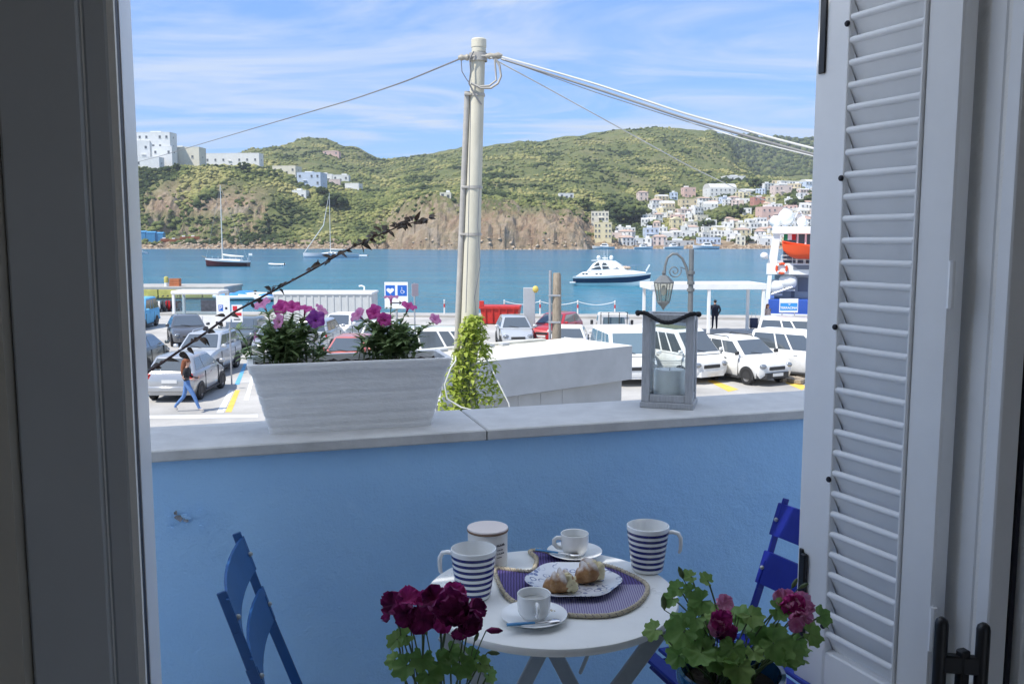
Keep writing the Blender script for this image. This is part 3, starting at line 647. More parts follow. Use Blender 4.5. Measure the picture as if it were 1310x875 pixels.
pB = Vector((fB.x, fB.y, 0)) + lat_ * .19 + fw * .222
chair('cobalt blue metal folding chair partly hidden by the white shutter', (pB.x, pB.y, 0), rzB, m_bl2)

# ================================================================== crockery
m_chw = mat('china_white', (.84, .85, .84), .16, var=.03, vscale=10, coat=.3)
m_navy = mat('china_navy', (.010, .018, .16), .18, coat=.3)
m_cream = mat('canister_enamel', (.72, .70, .66), .3, var=.03, vscale=9)
m_lid = mat('canister_lid', (.78, .70, .66), .35, var=.04, vscale=8)
m_band = mat('wooden_band', (.20, .12, .075), .6, var=.25, vscale=40)
m_ink = mat('printed_ink', (.09, .09, .11), .6)
m_steel = mat('spoon_steel', (.62, .62, .63), .22, 1.0)
m_bhan = mat('spoon_handle_blue', (.035, .20, .42), .35, var=.08, vscale=40)
def mug(label, u, v, hang):
    b = atZ(u, v, TZ); t = thing('striped_mug', label, 'mug', (b.x, b.y, TZ + .0005), 0, 'striped mugs on the table')
    h, r0, r1 = .114, .0385, .0525; o = MB(); nb = 15
    outer = [(r0 - .004, 0), (r0, .004)]
    rows = [(r0 + (r1 - r0) * (k / nb) ** .9, .004 + (h - .008) * k / nb) for k in range(1, nb + 1)]
    prof = outer + rows + [(r1 - .001, h), (r1 - .003, h + .0005)] + [(r1 - .004 - (r1 - r0) * k / 6, h - .004 - (h - .010) * k / 6) for k in range(7)] + [(.001, .0058)]
    n = 40
    for i in range(len(prof) - 1):
        mi = 1 if (1 <= i <= nb and i % 2 == 0) else 0
        o.lathe([prof[i], prof[i + 1]], n, cap=False, mi=mi)
    o.add([(0, 0, 0)] + [((r0 - .004) * math.cos(2 * math.pi * k / n), (r0 - .004) * math.sin(2 * math.pi * k / n), 0) for k in range(n)], [tuple([0, 1 + (k + 1) % n, 1 + k]) for k in range(n)])
    bo = o.build('body', [m_chw, m_navy], t, None, recalc=False)
    bm = bmesh.new(); bm.from_mesh(bo.data); bmesh.ops.remove_doubles(bm, verts=bm.verts, dist=1e-5); bmesh.ops.recalc_face_normals(bm, faces=bm.faces); bm.to_mesh(bo.data); bm.free()
    bo.data.polygons.foreach_set('use_smooth', [True] * len(bo.data.polygons)); bo.data.set_sharp_from_angle(angle=R(50))
    o = MB(); ca, sa = math.cos(hang), math.sin(hang)
    path = [(.046, .098), (.060, .101), (.073, .098), (.0795, .086), (.080, .070), (.079, .056), (.076, .049)]
    o.tube([(x * ca, x * sa, z) for x, z in path], [.0065, .0068, .0070, .0070, .0068, .0062, .0045], 10, flat=.75); o.build('handle', m_chw, t, 60)
    return t
mug('navy and white striped mug standing beside the lidded canister', 606, 763, R(168))
mug('navy and white striped mug standing alone at the table edge', 828, 729, R(-12))

b = atZ(624, 721, TZ); can = thing('storage_canister', 'cream round canister with pink-white lid and printed script', 'canister', (b.x, b.y, TZ + .0005))
o = MB(); o.lathe([(.001, 0), (.047, 0), (.0495, .003), (.0500, .085), (.049, .0865), (.001, .0865)], 48); o.build('body', m_cream, can, 40)
o = MB(); o.lathe([(.001, .0866), (.0512, .0866), (.0520, .088), (.0520, .0905), (.0512, .0915), (.001, .0915)], 48); o.build('band', m_band, can, 40)
o = MB(); o.lathe([(.001, .0916), (.0508, .0916), (.0514, .093), (.0506, .0955), (.046, .0962), (.001, .0962)], 48); o.build('lid', m_lid, can, 40)
# printed script: four short lines, too small to read in the photo
rr = random.Random(5)
for ln, (zl, wl, hl) in enumerate(((.058, .026, .0075), (.0475, .020, .0035), (.038, .024, .0040), (.029, .015, .0035))):
    o = MB(); x = 0; a0 = R(-62); pts = []
    n_ = int(wl / .0016)
    for k in range(n_ * 3):
        s_ = wl * k / (n_ * 3); a = a0 + s_ / .0505; hh = hl * (.5 + .5 * math.sin(k * 2.1)) * rr.uniform(.35, 1)
        pts.append((.0505 * math.cos(a), .0505 * math.sin(a), zl + hh))
    o.tube(pts, .00042, 4); o.build('printed_line', m_ink, can)

def cup_set(u, v, hang, spoon, lab_c, lab_s, lab_p, rs=.071, lift=0):
    b = atZ(u, v, TZ + lift); z0 = TZ + lift + .0006
    s_ = thing('saucer', lab_s, 'saucer', (b.x, b.y, z0))
    o = MB(); o.lathe([(.001, 0), (.028, 0), (.030, .002), (.050, .006), (rs, .0135), (rs + .0006, .0148), (rs - .001, .0152), (.052, .0095), (.034, .0062), (.030, .0050), (.001, .0048)], 44); o.build('dish', m_chw, s_, 40)
    c_ = thing('espresso_cup', lab_c, 'cup', (b.x, b.y, z0 + .0052))
    o = MB(); o.lathe([(.001, 0), (.024, 0), (.0255, .003), (.030, .008), (.0345, .016), (.0355, .030), (.0360, .0545), (.0352, .0552), (.0335, .0540), (.0328, .030), (.030, .012), (.001, .008)], 44); o.build('body', m_chw, c_, 40)
    o = MB(); ca, sa = math.cos(hang), math.sin(hang)
    o.tube([(x * ca, x * sa, z) for x, z in ((.034, .044), (.047, .0455), (.054, .040), (.054, .030), (.046, .021), (.033, .017))], .0044, 8, flat=1.3); o.build('handle', m_chw, c_, 60)
    o = MB(); o.lathe([(.001, .036), (.0330, .036)], 32, cap=False); o.build('coffee', mat('coffee_dregs', (.52, .53, .52), .3), c_)
    sx, sy, ang = spoon; sp_ = thing('teaspoon', lab_p, 'spoon', (b.x + sx, b.y + sy, z0 + .0165), ang)
    o = MB(); o.tube([(-.055, 0, .0025), (-.03, 0, .0022), (.005, 0, .0008)], [.0050, .0050, .0036], 8, flat=.55); o.build('handle', m_bhan, sp_, 50)
    o = MB(); o.tube([(.004, 0, .0008), (.024, 0, .0), (.034, 0, .0006)], [.0024, .0022, .003], 8, flat=.6); o.ball((.046, 0, .0008), (.015, .0095, .0028), 14, 6); o.build('bowl', m_steel, sp_, 50)
cup_set(683, 793, R(-82), (-.004, -.0545, R(14)), 'white espresso cup with its handle facing the window, front saucer', 'white saucer under the espresso cup nearest the purple flowers', 'blue handled teaspoon lying across the front saucer')
cup_set(735, 711, R(190), (-.048, -.024, R(-18)), 'white espresso cup standing behind the pastry plate', 'white saucer standing partly on the tail of the fish placemat', 'blue handled teaspoon lying on the saucer behind the pastries', .070, .0048)

# ---- fish-shaped placemat with a plaited rope edge
fp = [(20, 250), (60, 235), (180, 250), (310, 258), (345, 205), (350, 150), (300, 100), (380, 92), (480, 120), (600, 165), (740, 185), (870, 205), (1000, 240), (1150, 310), (1232, 370), (1222, 450), (1130, 540), (980, 600), (800, 615), (600, 605), (440, 575), (200, 512), (100, 440), (45, 340)]
fpx = [(630 + x / 6.238, 690 + y / 6.238) for x, y in fp]
mc = atZ(735, 748, TZ); matp = thing('fish_placemat', 'purple woven fish-shaped placemat with plaited rope edge', 'placemat', (mc.x, mc.y, TZ + .0006))
pl = [atZ(u, v, TZ + .004) - Vector((mc.x, mc.y, TZ)) for u, v in fpx]
def weave():
    m = bpy.data.materials.new('purple_weave'); m.use_nodes = True; t = m.node_tree; b = t.nodes['Principled BSDF']; l = t.links; nd = t.nodes.new
    tcn = nd('ShaderNodeTexCoord'); sx = nd('ShaderNodeSeparateXYZ'); l.new(tcn.outputs['Object'], sx.inputs[0])
    def wave(scale, axis, dist):
        wv = nd('ShaderNodeTexWave'); wv.wave_type = 'BANDS'; wv.bands_direction = axis; wv.inputs['Scale'].default_value = scale; wv.inputs['Distortion'].default_value = dist; wv.inputs['Detail'].default_value = 3; l.new(tcn.outputs['Object'], wv.inputs['Vector']); return wv.outputs['Fac']
    r = nd('ShaderNodeValToRGB'); e = r.color_ramp.elements; e[0].position = .05; e[1].position = .5; e[0].color = (.026, .017, .085, 1); e[1].color = (.10, .075, .25, 1); l.new(wave(46, 'X', 1.6), r.inputs[0])
    r2 = nd('ShaderNodeValToRGB'); e = r2.color_ramp.elements; e[0].position = .1; e[1].position = .6; e[0].color = (.14, .11, .26, 1); e[1].color = (.32, .31, .42, 1); l.new(wave(60, 'X', 1.2), r2.inputs[0])
    mr = nd('ShaderNodeMapRange'); l.new(sx.outputs['Y'], mr.inputs[0]); mr.inputs[1].default_value = -.004; mr.inputs[2].default_value = -.010
    mr.inputs[3].default_value = 0; mr.inputs[4].default_value = 1
    mr2 = nd('ShaderNodeMapRange'); l.new(sx.outputs['X'], mr2.inputs[0]); mr2.inputs[1].default_value = -.075; mr2.inputs[2].default_value = -.062
    mu = nd('ShaderNodeMath'); mu.operation = 'MULTIPLY'; l.new(mr.outputs[0], mu.inputs[0]); l.new(mr2.outputs[0], mu.inputs[1])
    mx_ = nd('ShaderNodeMix'); mx_.data_type = 'RGBA'; l.new(mu.outputs[0], mx_.inputs['Factor']); l.new(r.outputs[0], mx_.inputs['A']); l.new(r2.outputs[0], mx_.inputs['B'])
    l.new(mx_.outputs['Result'], b.inputs['Base Color']); b.inputs['Roughness'].default_value = .8
    bp = nd('ShaderNodeBump'); bp.inputs['Strength'].default_value = .6; bp.inputs['Distance'].default_value = .001; l.new(wave(46, 'X', 1.6), bp.inputs['Height']); l.new(bp.outputs[0], b.inputs['Normal'])
    return m
o = MB(); o.prism([(p.x, p.y) for p in pl][::-1], 0, .0035); o.build('woven_panel', weave(), matp)
# plaited edge: two strands winding round each other
m_rope = mat('straw_rope', (.50, .44, .33), .9, var=.22, vscale=90, bump=.4, bscale=300)
m_rope2 = mat('dark_stitch', (.10, .085, .16), .9)
cl = []; n_ = len(pl)
for i in range(n_):
    p0, p1, p2, p3 = (pl[(i + k) % n_] for k in (-1, 0, 1, 2))
    for k in range(14):
        t = k / 14; cl.append(.5 * ((2 * p1) + (p2 - p0) * t + (2 * p0 - 5 * p1 + 4 * p2 - p3) * t * t + (-p0 + 3 * p1 - 3 * p2 + p3) * t ** 3))
for s_, m_, rd in ((0, m_rope, .0036), (math.pi, m_rope, .0036), (math.pi / 2, m_rope2, .0022)):
    pts = []; L_ = 0
    for i, p in enumerate(cl):
        q = cl[(i + 1) % len(cl)]; tn = (q - p); L_ += tn.length; tn.normalize(); sd_ = Vector((-tn.y, tn.x, 0)); ph = L_ * 2 * math.pi / .017 + s_
        pts.append(Vector((p.x, p.y, .0052)) + sd_ * (.0030 * math.cos(ph)) + Vector((0, 0, .0022 * math.sin(ph))))
    pts.append(pts[0]); o = MB(); o.tube(pts, rd, 6, cap=False); o.build('rope_strand', m_, matp, 60)

# ---- plate with the pastries
def plate_mat():
    m = bpy.data.materials.new('patterned_plate'); m.use_nodes = True; t = m.node_tree; b = t.nodes['Principled BSDF']; l = t.links; nd = t.nodes.new
    tcn = nd('ShaderNodeTexCoord'); vo = nd('ShaderNodeTexVoronoi'); vo.inputs['Scale'].default_value = 52; l.new(tcn.outputs['Object'], vo.inputs['Vector'])
    r = nd('ShaderNodeValToRGB'); e = r.color_ramp.elements; e[0].position = 0; e[0].color = (.10, .12, .24, 1); e[1].position = .12; e[1].color = (.74, .76, .80, 1)
    for p, c in ((.30, (.74, .76, .80)), (.36, (.18, .22, .38)), (.44, (.18, .22, .38)), (.50, (.74, .76, .80))): q = e.new(p); q.color = (*c, 1)
    l.new(vo.outputs['Distance'], r.inputs[0])
    nz = nd('ShaderNodeTexNoise'); nz.inputs['Scale'].default_value = 22; l.new(tcn.outputs['Object'], nz.inputs['Vector'])
    mr = nd('ShaderNodeMapRange'); l.new(nz.outputs['Fac'], mr.inputs[0]); mr.inputs[1].default_value = .44; mr.inputs[2].default_value = .56
    mx_ = nd('ShaderNodeMix'); mx_.data_type = 'RGBA'; l.new(mr.outputs[0], mx_.inputs['Factor']); mx_.inputs['A'].default_value = (.74, .76, .80, 1); l.new(r.outputs[0], mx_.inputs['B'])
    l.new(mx_.outputs['Result'], b.inputs['Base Color']); b.inputs['Roughness'].default_value = .2; b.inputs['Coat Weight'].default_value = .4; return m
pc_ = atZ(733, 747, TZ + .006); ppl = thing('dessert_plate', 'white wavy-edged plate with blue-grey pattern holding two pastries', 'plate', (pc_.x, pc_.y, TZ + .0050))
def plate_ring(r, z, amp):
    return [((r + amp * (math.cos(6 * a) + .35 * math.cos(3 * a + 1))) * math.cos(a), (r + amp * (math.cos(6 * a) + .35 * math.cos(3 * a + 1))) * math.sin(a), z) for a in (2 * math.pi * k / 72 for k in range(72))]
o = MB(); o.loft([plate_ring(.06, 0, 0), plate_ring(.075, .002, .001), plate_ring(.109, .013, .0045), plate_ring(.1105, .0145, .0045), plate_ring(.1095, .0155, .0045), plate_ring(.090, .0085, .002), plate_ring(.072, .0045, .0), plate_ring(.001, .0042, 0)]); o.build('dish', plate_mat(), ppl, 40)
def crust():
    m = bpy.data.materials.new('pastry_crust'); m.use_nodes = True; t = m.node_tree; b = t.nodes['Principled BSDF']; l = t.links; nd = t.nodes.new
    tcn = nd('ShaderNodeTexCoord'); nz = nd('ShaderNodeTexNoise'); nz.inputs['Scale'].default_value = 60; nz.inputs['Detail'].default_value = 6; l.new(tcn.outputs['Object'], nz.inputs['Vector'])
    r = nd('ShaderNodeValToRGB'); e = r.color_ramp.elements; e[0].position = .3; e[1].position = .7; e[0].color = (.20, .085, .030, 1); e[1].color = (.46, .26, .11, 1); l.new(nz.outputs['Fac'], r.inputs[0])
    n2 = nd('ShaderNodeTexNoise'); n2.inputs['Scale'].default_value = 38; n2.inputs['Detail'].default_value = 8; l.new(tcn.outputs['Object'], n2.inputs['Vector'])
    sx = nd('ShaderNodeSeparateXYZ'); l.new(tcn.outputs['Object'], sx.inputs[0])
    a = nd('ShaderNodeMath'); a.operation = 'MULTIPLY_ADD'; l.new(sx.outputs['Z'], a.inputs[0]); a.inputs[1].default_value = 11; l.new(n2.outputs['Fac'], a.inputs[2])
    mr = nd('ShaderNodeMapRange'); l.new(a.outputs[0], mr.inputs[0]); mr.inputs[1].default_value = .80; mr.inputs[2].default_value = 1.06; mr.inputs[4].default_value = .85   # icing sugar dusted on top
    mx_ = nd('ShaderNodeMix'); mx_.data_type = 'RGBA'; l.new(mr.outputs[0], mx_.inputs['Factor']); l.new(r.outputs[0], mx_.inputs['A']); mx_.inputs['B'].default_value = (.72, .70, .68, 1)
    l.new(mx_.outputs['Result'], b.inputs['Base Color']); b.inputs['Roughness'].default_value = .6
    bp = nd('ShaderNodeBump'); bp.inputs['Strength'].default_value = .5; bp.inputs['Distance'].default_value = .002; l.new(nz.outputs['Fac'], bp.inputs['Height']); l.new(bp.outputs[0], b.inputs['Normal']); return m
m_crust = crust(); m_custard = mat('custard_cream', (.72, .64, .40), .5, var=.12, vscale=60, bump=.4, bscale=120)
def pastry(label, u, v, rz, seed, L=.042, lift=0):
    b = atZ(u, v, TZ + .012); t = thing('cream_pastry', label, 'pastry', (b.x, b.y, TZ + .0095 + lift), rz)
    o = MB(); rings = []; n = 26
    for i in range(25):                                # rolled, ridged crescent
        q = i / 24; a = (q - .5) * 1.7; cx_, cy_ = L * 1.05 * math.sin(a), -.020 * (math.cos(a) - .8) * 2
        r_ = .0285 * max(.10, math.sin(math.pi * (.06 + .88 * q))) ** .55 * (1 + .10 * math.sin(q * math.pi * 9)) 
        tg = Vector((math.cos(a), .95 * math.sin(a), 0)).normalized(); sd_ = Vector((-tg.y, tg.x, 0))
        ring = []
        for k in range(n):
            w_ = 2 * math.pi * k / n; e_ = r_ * (1 + .10 * noise.noise(Vector((cx_ * 60 + seed, math.cos(w_) * 2, math.sin(w_) * 2))))
            ring.append(Vector((cx_, cy_, r_ * .80)) + sd_ * (e_ * math.cos(w_)) + Vector((0, 0, max(-r_ * .80, e_ * .92 * math.sin(w_)))))
        rings.append(ring)
    o.loft(rings); o.build('crust', m_crust, t, 60)
    o = MB(); o.ball((.014, -.020, .024), (.021, .015, .020), 20, 14, nse=.5, seed=seed); o.ball((.004, -.014, .038), (.014, .012, .010), 14, 10, nse=.6, seed=seed + 2); o.ball((.024, -.022, .014), (.014, .010, .012), 14, 10, nse=.5, seed=seed + 4)
    kind(o.build('cream_filling', m_custard, t, 70), 'stuff')
pastry('cream filled pastry beside the front espresso cup, custard spilling out', 716, 753, R(12), 1.0)
pastry('sugar dusted cream pastry leaning on the other pastry', 750, 741, R(38), 4.0, .039, .003)

# ================================================================== lantern on the coping
m_lw = mat('lantern_grey_wood', (.40, .41, .43), .75, var=.14, vscale=30, bump=.2, bscale=60, stretch=(6, 6, 1))
m_rp = mat('black_rope', (.018, .019, .022), .85, bump=.4, bscale=250)
m_cndl = mat('white_wax', (.80, .81, .80), .5, var=.04, vscale=20)
m_lgl = glassmat('lantern_glass', (.97, .985, .985), .05)
b = atZ(820, 521, PT); LR = R(-16.5); LWd, LD, LH = .158, .125, .292
lc = Vector((b.x, b.y, PT)) + Vector((math.cos(LR), math.sin(LR), 0)) * LWd / 2 + Vector((-math.sin(LR), math.cos(LR), 0)) * LD / 2
lan = thing('candle_lantern', 'grey wooden lantern with black rope handle and white candle on the coping', 'lantern', lc, LR)
o = MB(); o.box((0, 0, .009), (LWd + .008, LD + .008, .018), None, 0, .002); o.build('base', m_lw, lan, 30)
for sx in (-1, 1):
    for sy in (-1, 1):
        o = MB(); o.box((sx * (LWd / 2 - .0125), sy * (LD / 2 - .0125), .018 + (LH - .018) / 2), (.025, .025, LH - .0185), None, 0, .002); o.build('post', m_lw, lan, 30)
for z, h in ((.0295, .0225), (LH - .0125, .0245)):
    for sgn in (-1, 1):
        o = MB(); o.box((0, sgn * (LD / 2 - .0115), z), (LWd - .0505, .017, h), None, 0, .0015); o.build('rail', m_lw, lan, 30)
        o = MB(); o.box((sgn * (LWd / 2 - .0115), 0, z), (.017, LD - .0505, h), None, 0, .0015); o.build('rail', m_lw, lan, 30)
for sgn in (-1, 1):
    o = MB(); o.box((0, sgn * (LD / 2 - .0115), .1560), (LWd - .052, .002, LH - .066), None); o.build('pane', m_lgl, lan)
    o = MB(); o.box((sgn * (LWd / 2 - .0115), 0, .1560), (.002, LD - .052, LH - .066), None); o.build('pane', m_lgl, lan)
# rope handle: twisted strands, drooping between the two top ends
pth = []
for k in range(46):
    q = k / 45; x = (-.5 + q) * (LWd + .030); z = LH + .004 - .032 * math.sin(math.pi * min(1, max(0, (q - .12) / .76))) ** 1.3 * (1 - .25 * q); pth.append(Vector((x, -LD / 2 - .007 + .004 * math.cos(q * 6.28), z)))
for s_ in range(3):
    o = MB(); o.tube([p + Vector((0, .0032 * math.cos(k * .75 + s_ * 2.094), .0032 * math.sin(k * .75 + s_ * 2.094))) for k, p in enumerate(pth)], .0040, 6); o.build('rope_strand', m_rp, lan, 60)
for sgn in (-1, 1):
    o = MB(); o.ball((sgn * (LWd / 2 + .013), -LD / 2 - .006, LH + .003), .0088, 10, 8, nse=.25, seed=sgn); o.build('rope_knot', m_rp, lan, 60)
cn = thing('pillar_candle', 'short thick white pillar candle standing inside the grey lantern', 'candle', lc + Vector((0, 0, .0185)), LR)
o = MB(); o.lathe([(.001, 0), (.0465, 0), (.048, .002), (.048, .092), (.0465, .096), (.040, .0945), (.001, .0925)], 40); o.build('wax', m_cndl, cn, 40)
o = MB(); o.tube([(0, 0, .092), (.001, 0, .103)], .0011, 6); o.build('wick', m_rub, cn)
jar = thing('glass_candle_holder', 'clear etched glass holder around the pillar candle in the lantern', 'candle holder', lc + Vector((0, -.0, .0186)), LR)
o = MB(); o.lathe([(.0505, .0), (.0515, .001), (.0520, .135), (.0514, .1365)], 48, cap=False); o.build('glass', m_lgl, jar, 40)
m_etch = mat('etched_white', (.66, .69, .70), .7)
rr = random.Random(9)
def on_jar(a, z): return (.0526 * math.cos(R(a)), .0526 * math.sin(R(a)), z)
for z0, rr_ in ((.1285, .0011), (.1225, .0006), (.0985, .0008)):      # worn etched bands and lettering, unreadable in the photo
    o = MB(); o.tube([on_jar(a, z0) for a in range(-165, -14, 6)], rr_, 5); o.build('etched_line', m_etch, jar)
for k in range(15):
    a = -150 + k * 8.6; z0 = .1035 + rr.uniform(-.001, .001); h_ = rr.uniform(.006, .012); o = MB()
    pts = [on_jar(a + 2.6 * math.cos(q), z0 + h_ / 2 + h_ / 2 * math.sin(q)) for q in (x * .7 for x in range(rr.randint(4, 9)))]
    o.tube(pts, .0007, 5); o.build('etched_letter', m_etch, jar)
# ================================================================== plants
def frame_from(d, up=Vector((0, 0, 1))):
    d = Vector(d).normalized(); s = d.cross(up)
    s = s.normalized() if s.length > 1e-4 else d.orthogonal().normalized()
    return d, s, s.cross(d)
def leaf(mb_, p, d, L, wd, droop=.25, mi=0, up=Vector((0, 0, 1)), n=4, fold=.25):      # lance-shaped blade
    d, s, u = frame_from(d, up); vs_ = []; p = Vector(p)
    for i in range(n + 1):
        q = i / n; w_ = wd * math.sin(math.pi * min(1, .08 + .92 * q) ** .8) * (1 if i < n else 0); c = p + d * (L * q) - u * (droop * L * q * q)
        vs_ += [c - s * w_ + u * (fold * w_), c, c + s * w_ + u * (fold * w_)]
    fs = []
    for i in range(n):
        a = 3 * i; fs += [(a, a + 1, a + 4, a + 3), (a + 1, a + 2, a + 5, a + 4)]
    mb_.add(vs_, fs, mi)
def fan_leaf(mb_, p, nrm, fwd, r, rnd, lobes=7, mi=0, cup=.25):                        # scalloped pelargonium leaf
    nrm = Vector(nrm).normalized(); fwd = Vector(fwd); fwd = (fwd - nrm * fwd.dot(nrm)); fwd = fwd.normalized() if fwd.length > 1e-4 else nrm.orthogonal().normalized(); s = nrm.cross(fwd); p = Vector(p)
    n = lobes * 6; span = R(rnd.uniform(305, 335)); vs_ = [p]; ph = rnd.uniform(0, 6)
    for ring, rr_ in ((0, .5), (1, 1.0)):
        for k in range(n + 1):
            q = k / n; a = -span / 2 + span * q
            lob = 1 - (.20 * abs(math.sin(q * math.pi * lobes - math.pi / 2)) ** 2.2 + .055 * abs(math.sin(q * math.pi * lobes * 3))) * (1 if ring else .15)
            rad = r * rr_ * lob * (.82 + .18 * math.cos(a)); wv = cup * rad * rr_ + (.09 * r * math.sin(a * 3.5 + ph) + .05 * r * math.sin(q * math.pi * 2 * lobes)) * rr_
            vs_.append(p + fwd * (rad * math.cos(a)) + s * (rad * math.sin(a)) + nrm * (wv - .10 * r))
    m_ = n + 1; fs = [(0, 1 + k, 2 + k) for k in range(n)] + [(1 + k, 1 + m_ + k, 2 + m_ + k, 2 + k) for k in range(n)]
    mb_.add(vs_, fs, mi)
def petal(mb_, p, d, nrm, L, wd, rnd, mi=0, ruffle=.12, cup=.2, n=6, m_=6):
    d = Vector(d).normalized(); nrm = Vector(nrm); nrm = (nrm - d * nrm.dot(d)).normalized(); s = nrm.cross(d); vs_ = []; ph = rnd.uniform(0, 6); p = Vector(p)
    for i in range(n + 1):
        q = i / n; hw = wd * (.18 + .82 * math.sin(math.pi * .5 * min(1, q * 1.5))) * (1 if q < .75 else math.sqrt(max(.05, 1 - ((q - .75) / .27) ** 2)))
        for j in range(m_ + 1):
            t = 2 * j / m_ - 1
            vs_.append(p + d * (L * q * (1 - .08 * t * t)) + s * (hw * t) + nrm * (cup * L * (q * q * .6 + .5 * t * t * q) + ruffle * L * q * math.sin(t * 6 + ph + q * 3)))
    mb_.add(vs_, [(i * (m_ + 1) + j, i * (m_ + 1) + j + 1, (i + 1) * (m_ + 1) + j + 1, (i + 1) * (m_ + 1) + j) for i in range(n) for j in range(m_)], mi)
def bez(p0, p1, p2, n=8): return [Vector(p0) * (1 - t) ** 2 + Vector(p1) * (2 * t * (1 - t)) + Vector(p2) * t * t for t in (k / n for k in range(n + 1))]

m_stem = leafmat('petunia_stem', (.11, .17, .05), (.18, .25, .09), .15, 40)
m_pleaf = leafmat('petunia_leaf', (.16, .25, .10), (.33, .43, .20), .35, 28)
m_soil = mat('potting_soil', (.022, .016, .012), .95, var=.5, vscale=60, bump=.9, bscale=120)
# ---- white trough
m_trough = mat('trough_white_paint', (.82, .82, .82), .8, var=.06, vscale=16, bump=.35, bscale=60, stretch=(1, 1, 3), detail=8)
fl = atZ(345, 556, PT); fr = atZ(553, 544, PT); ex = (fr - fl).normalized(); PR = math.atan2(ex.y, ex.x); ey = Vector((-ex.y, ex.x, 0))
BL = (fr - fl).length; BD, TL, TD, PH = .120, BL + .098, .190, .192
pcn = fl + ex * BL / 2 + ey * BD / 2
pln = thing('flower_trough', 'white painted ribbed flower trough standing on the stone coping', 'planter', (pcn.x, pcn.y, PT), PR)
def rr_rect(hx, hy, z, r=.014, n=4, bow=0):
    pts = []
    for cx_, cy_, a0 in ((hx - r, hy - r, 0), (-hx + r, hy - r, 90), (-hx + r, -hy + r, 180), (hx - r, -hy + r, 270)):
        for k in range(n + 1): a = R(a0 + 90 * k / n); pts.append((cx_ + r * math.cos(a), cy_ + r * math.sin(a), z))
    return pts
rings = []
def lerp(a, b_, t): return a + (b_ - a) * t
nr = 34
for k in range(nr + 1):
    t = k / nr; z = PH * t; gz = (t * 6.2) % 1.0
    groove = -.0042 * max(0, 1 - abs(gz - .5) / .09) if .06 < t < .86 else 0
    lip = .004 if t > .86 else 0
    rings.append(rr_rect(lerp(BL, TL, t) / 2 + groove + lip, lerp(BD, TD, t) / 2 + groove + lip, z))
rings.append(rr_rect(TL / 2 + .002, TD / 2 + .002, PH + .003)); rings.append(rr_rect(TL / 2 - .012, TD / 2 - .012, PH + .002)); rings.append(rr_rect(TL / 2 - .018, TD / 2 - .018, PH - .03)); rings.append(rr_rect(TL / 2 - .03, TD / 2 - .03, PH - .06))
o = MB(); o.loft(rings); tr = o.build('trough_body', m_trough, pln, 50)
g_ = []; nx, ny = 40, 14
for j in range(ny + 1):
    for i in range(nx + 1):
        x = (i / nx - .5) * (TL - .036); y = (j / ny - .5) * (TD - .036); g_.append((x, y, PH - .016 + .010 * noise.noise(Vector((x * 40, y * 40, 1))) + .006 * noise.noise(Vector((x * 110, y * 110, 5)))))
o = MB(); o.add(g_, [(j * (nx + 1) + i, j * (nx + 1) + i + 1, (j + 1) * (nx + 1) + i + 1, (j + 1) * (nx + 1) + i) for j in range(ny) for i in range(nx)]); o.build('soil', m_soil, pln)

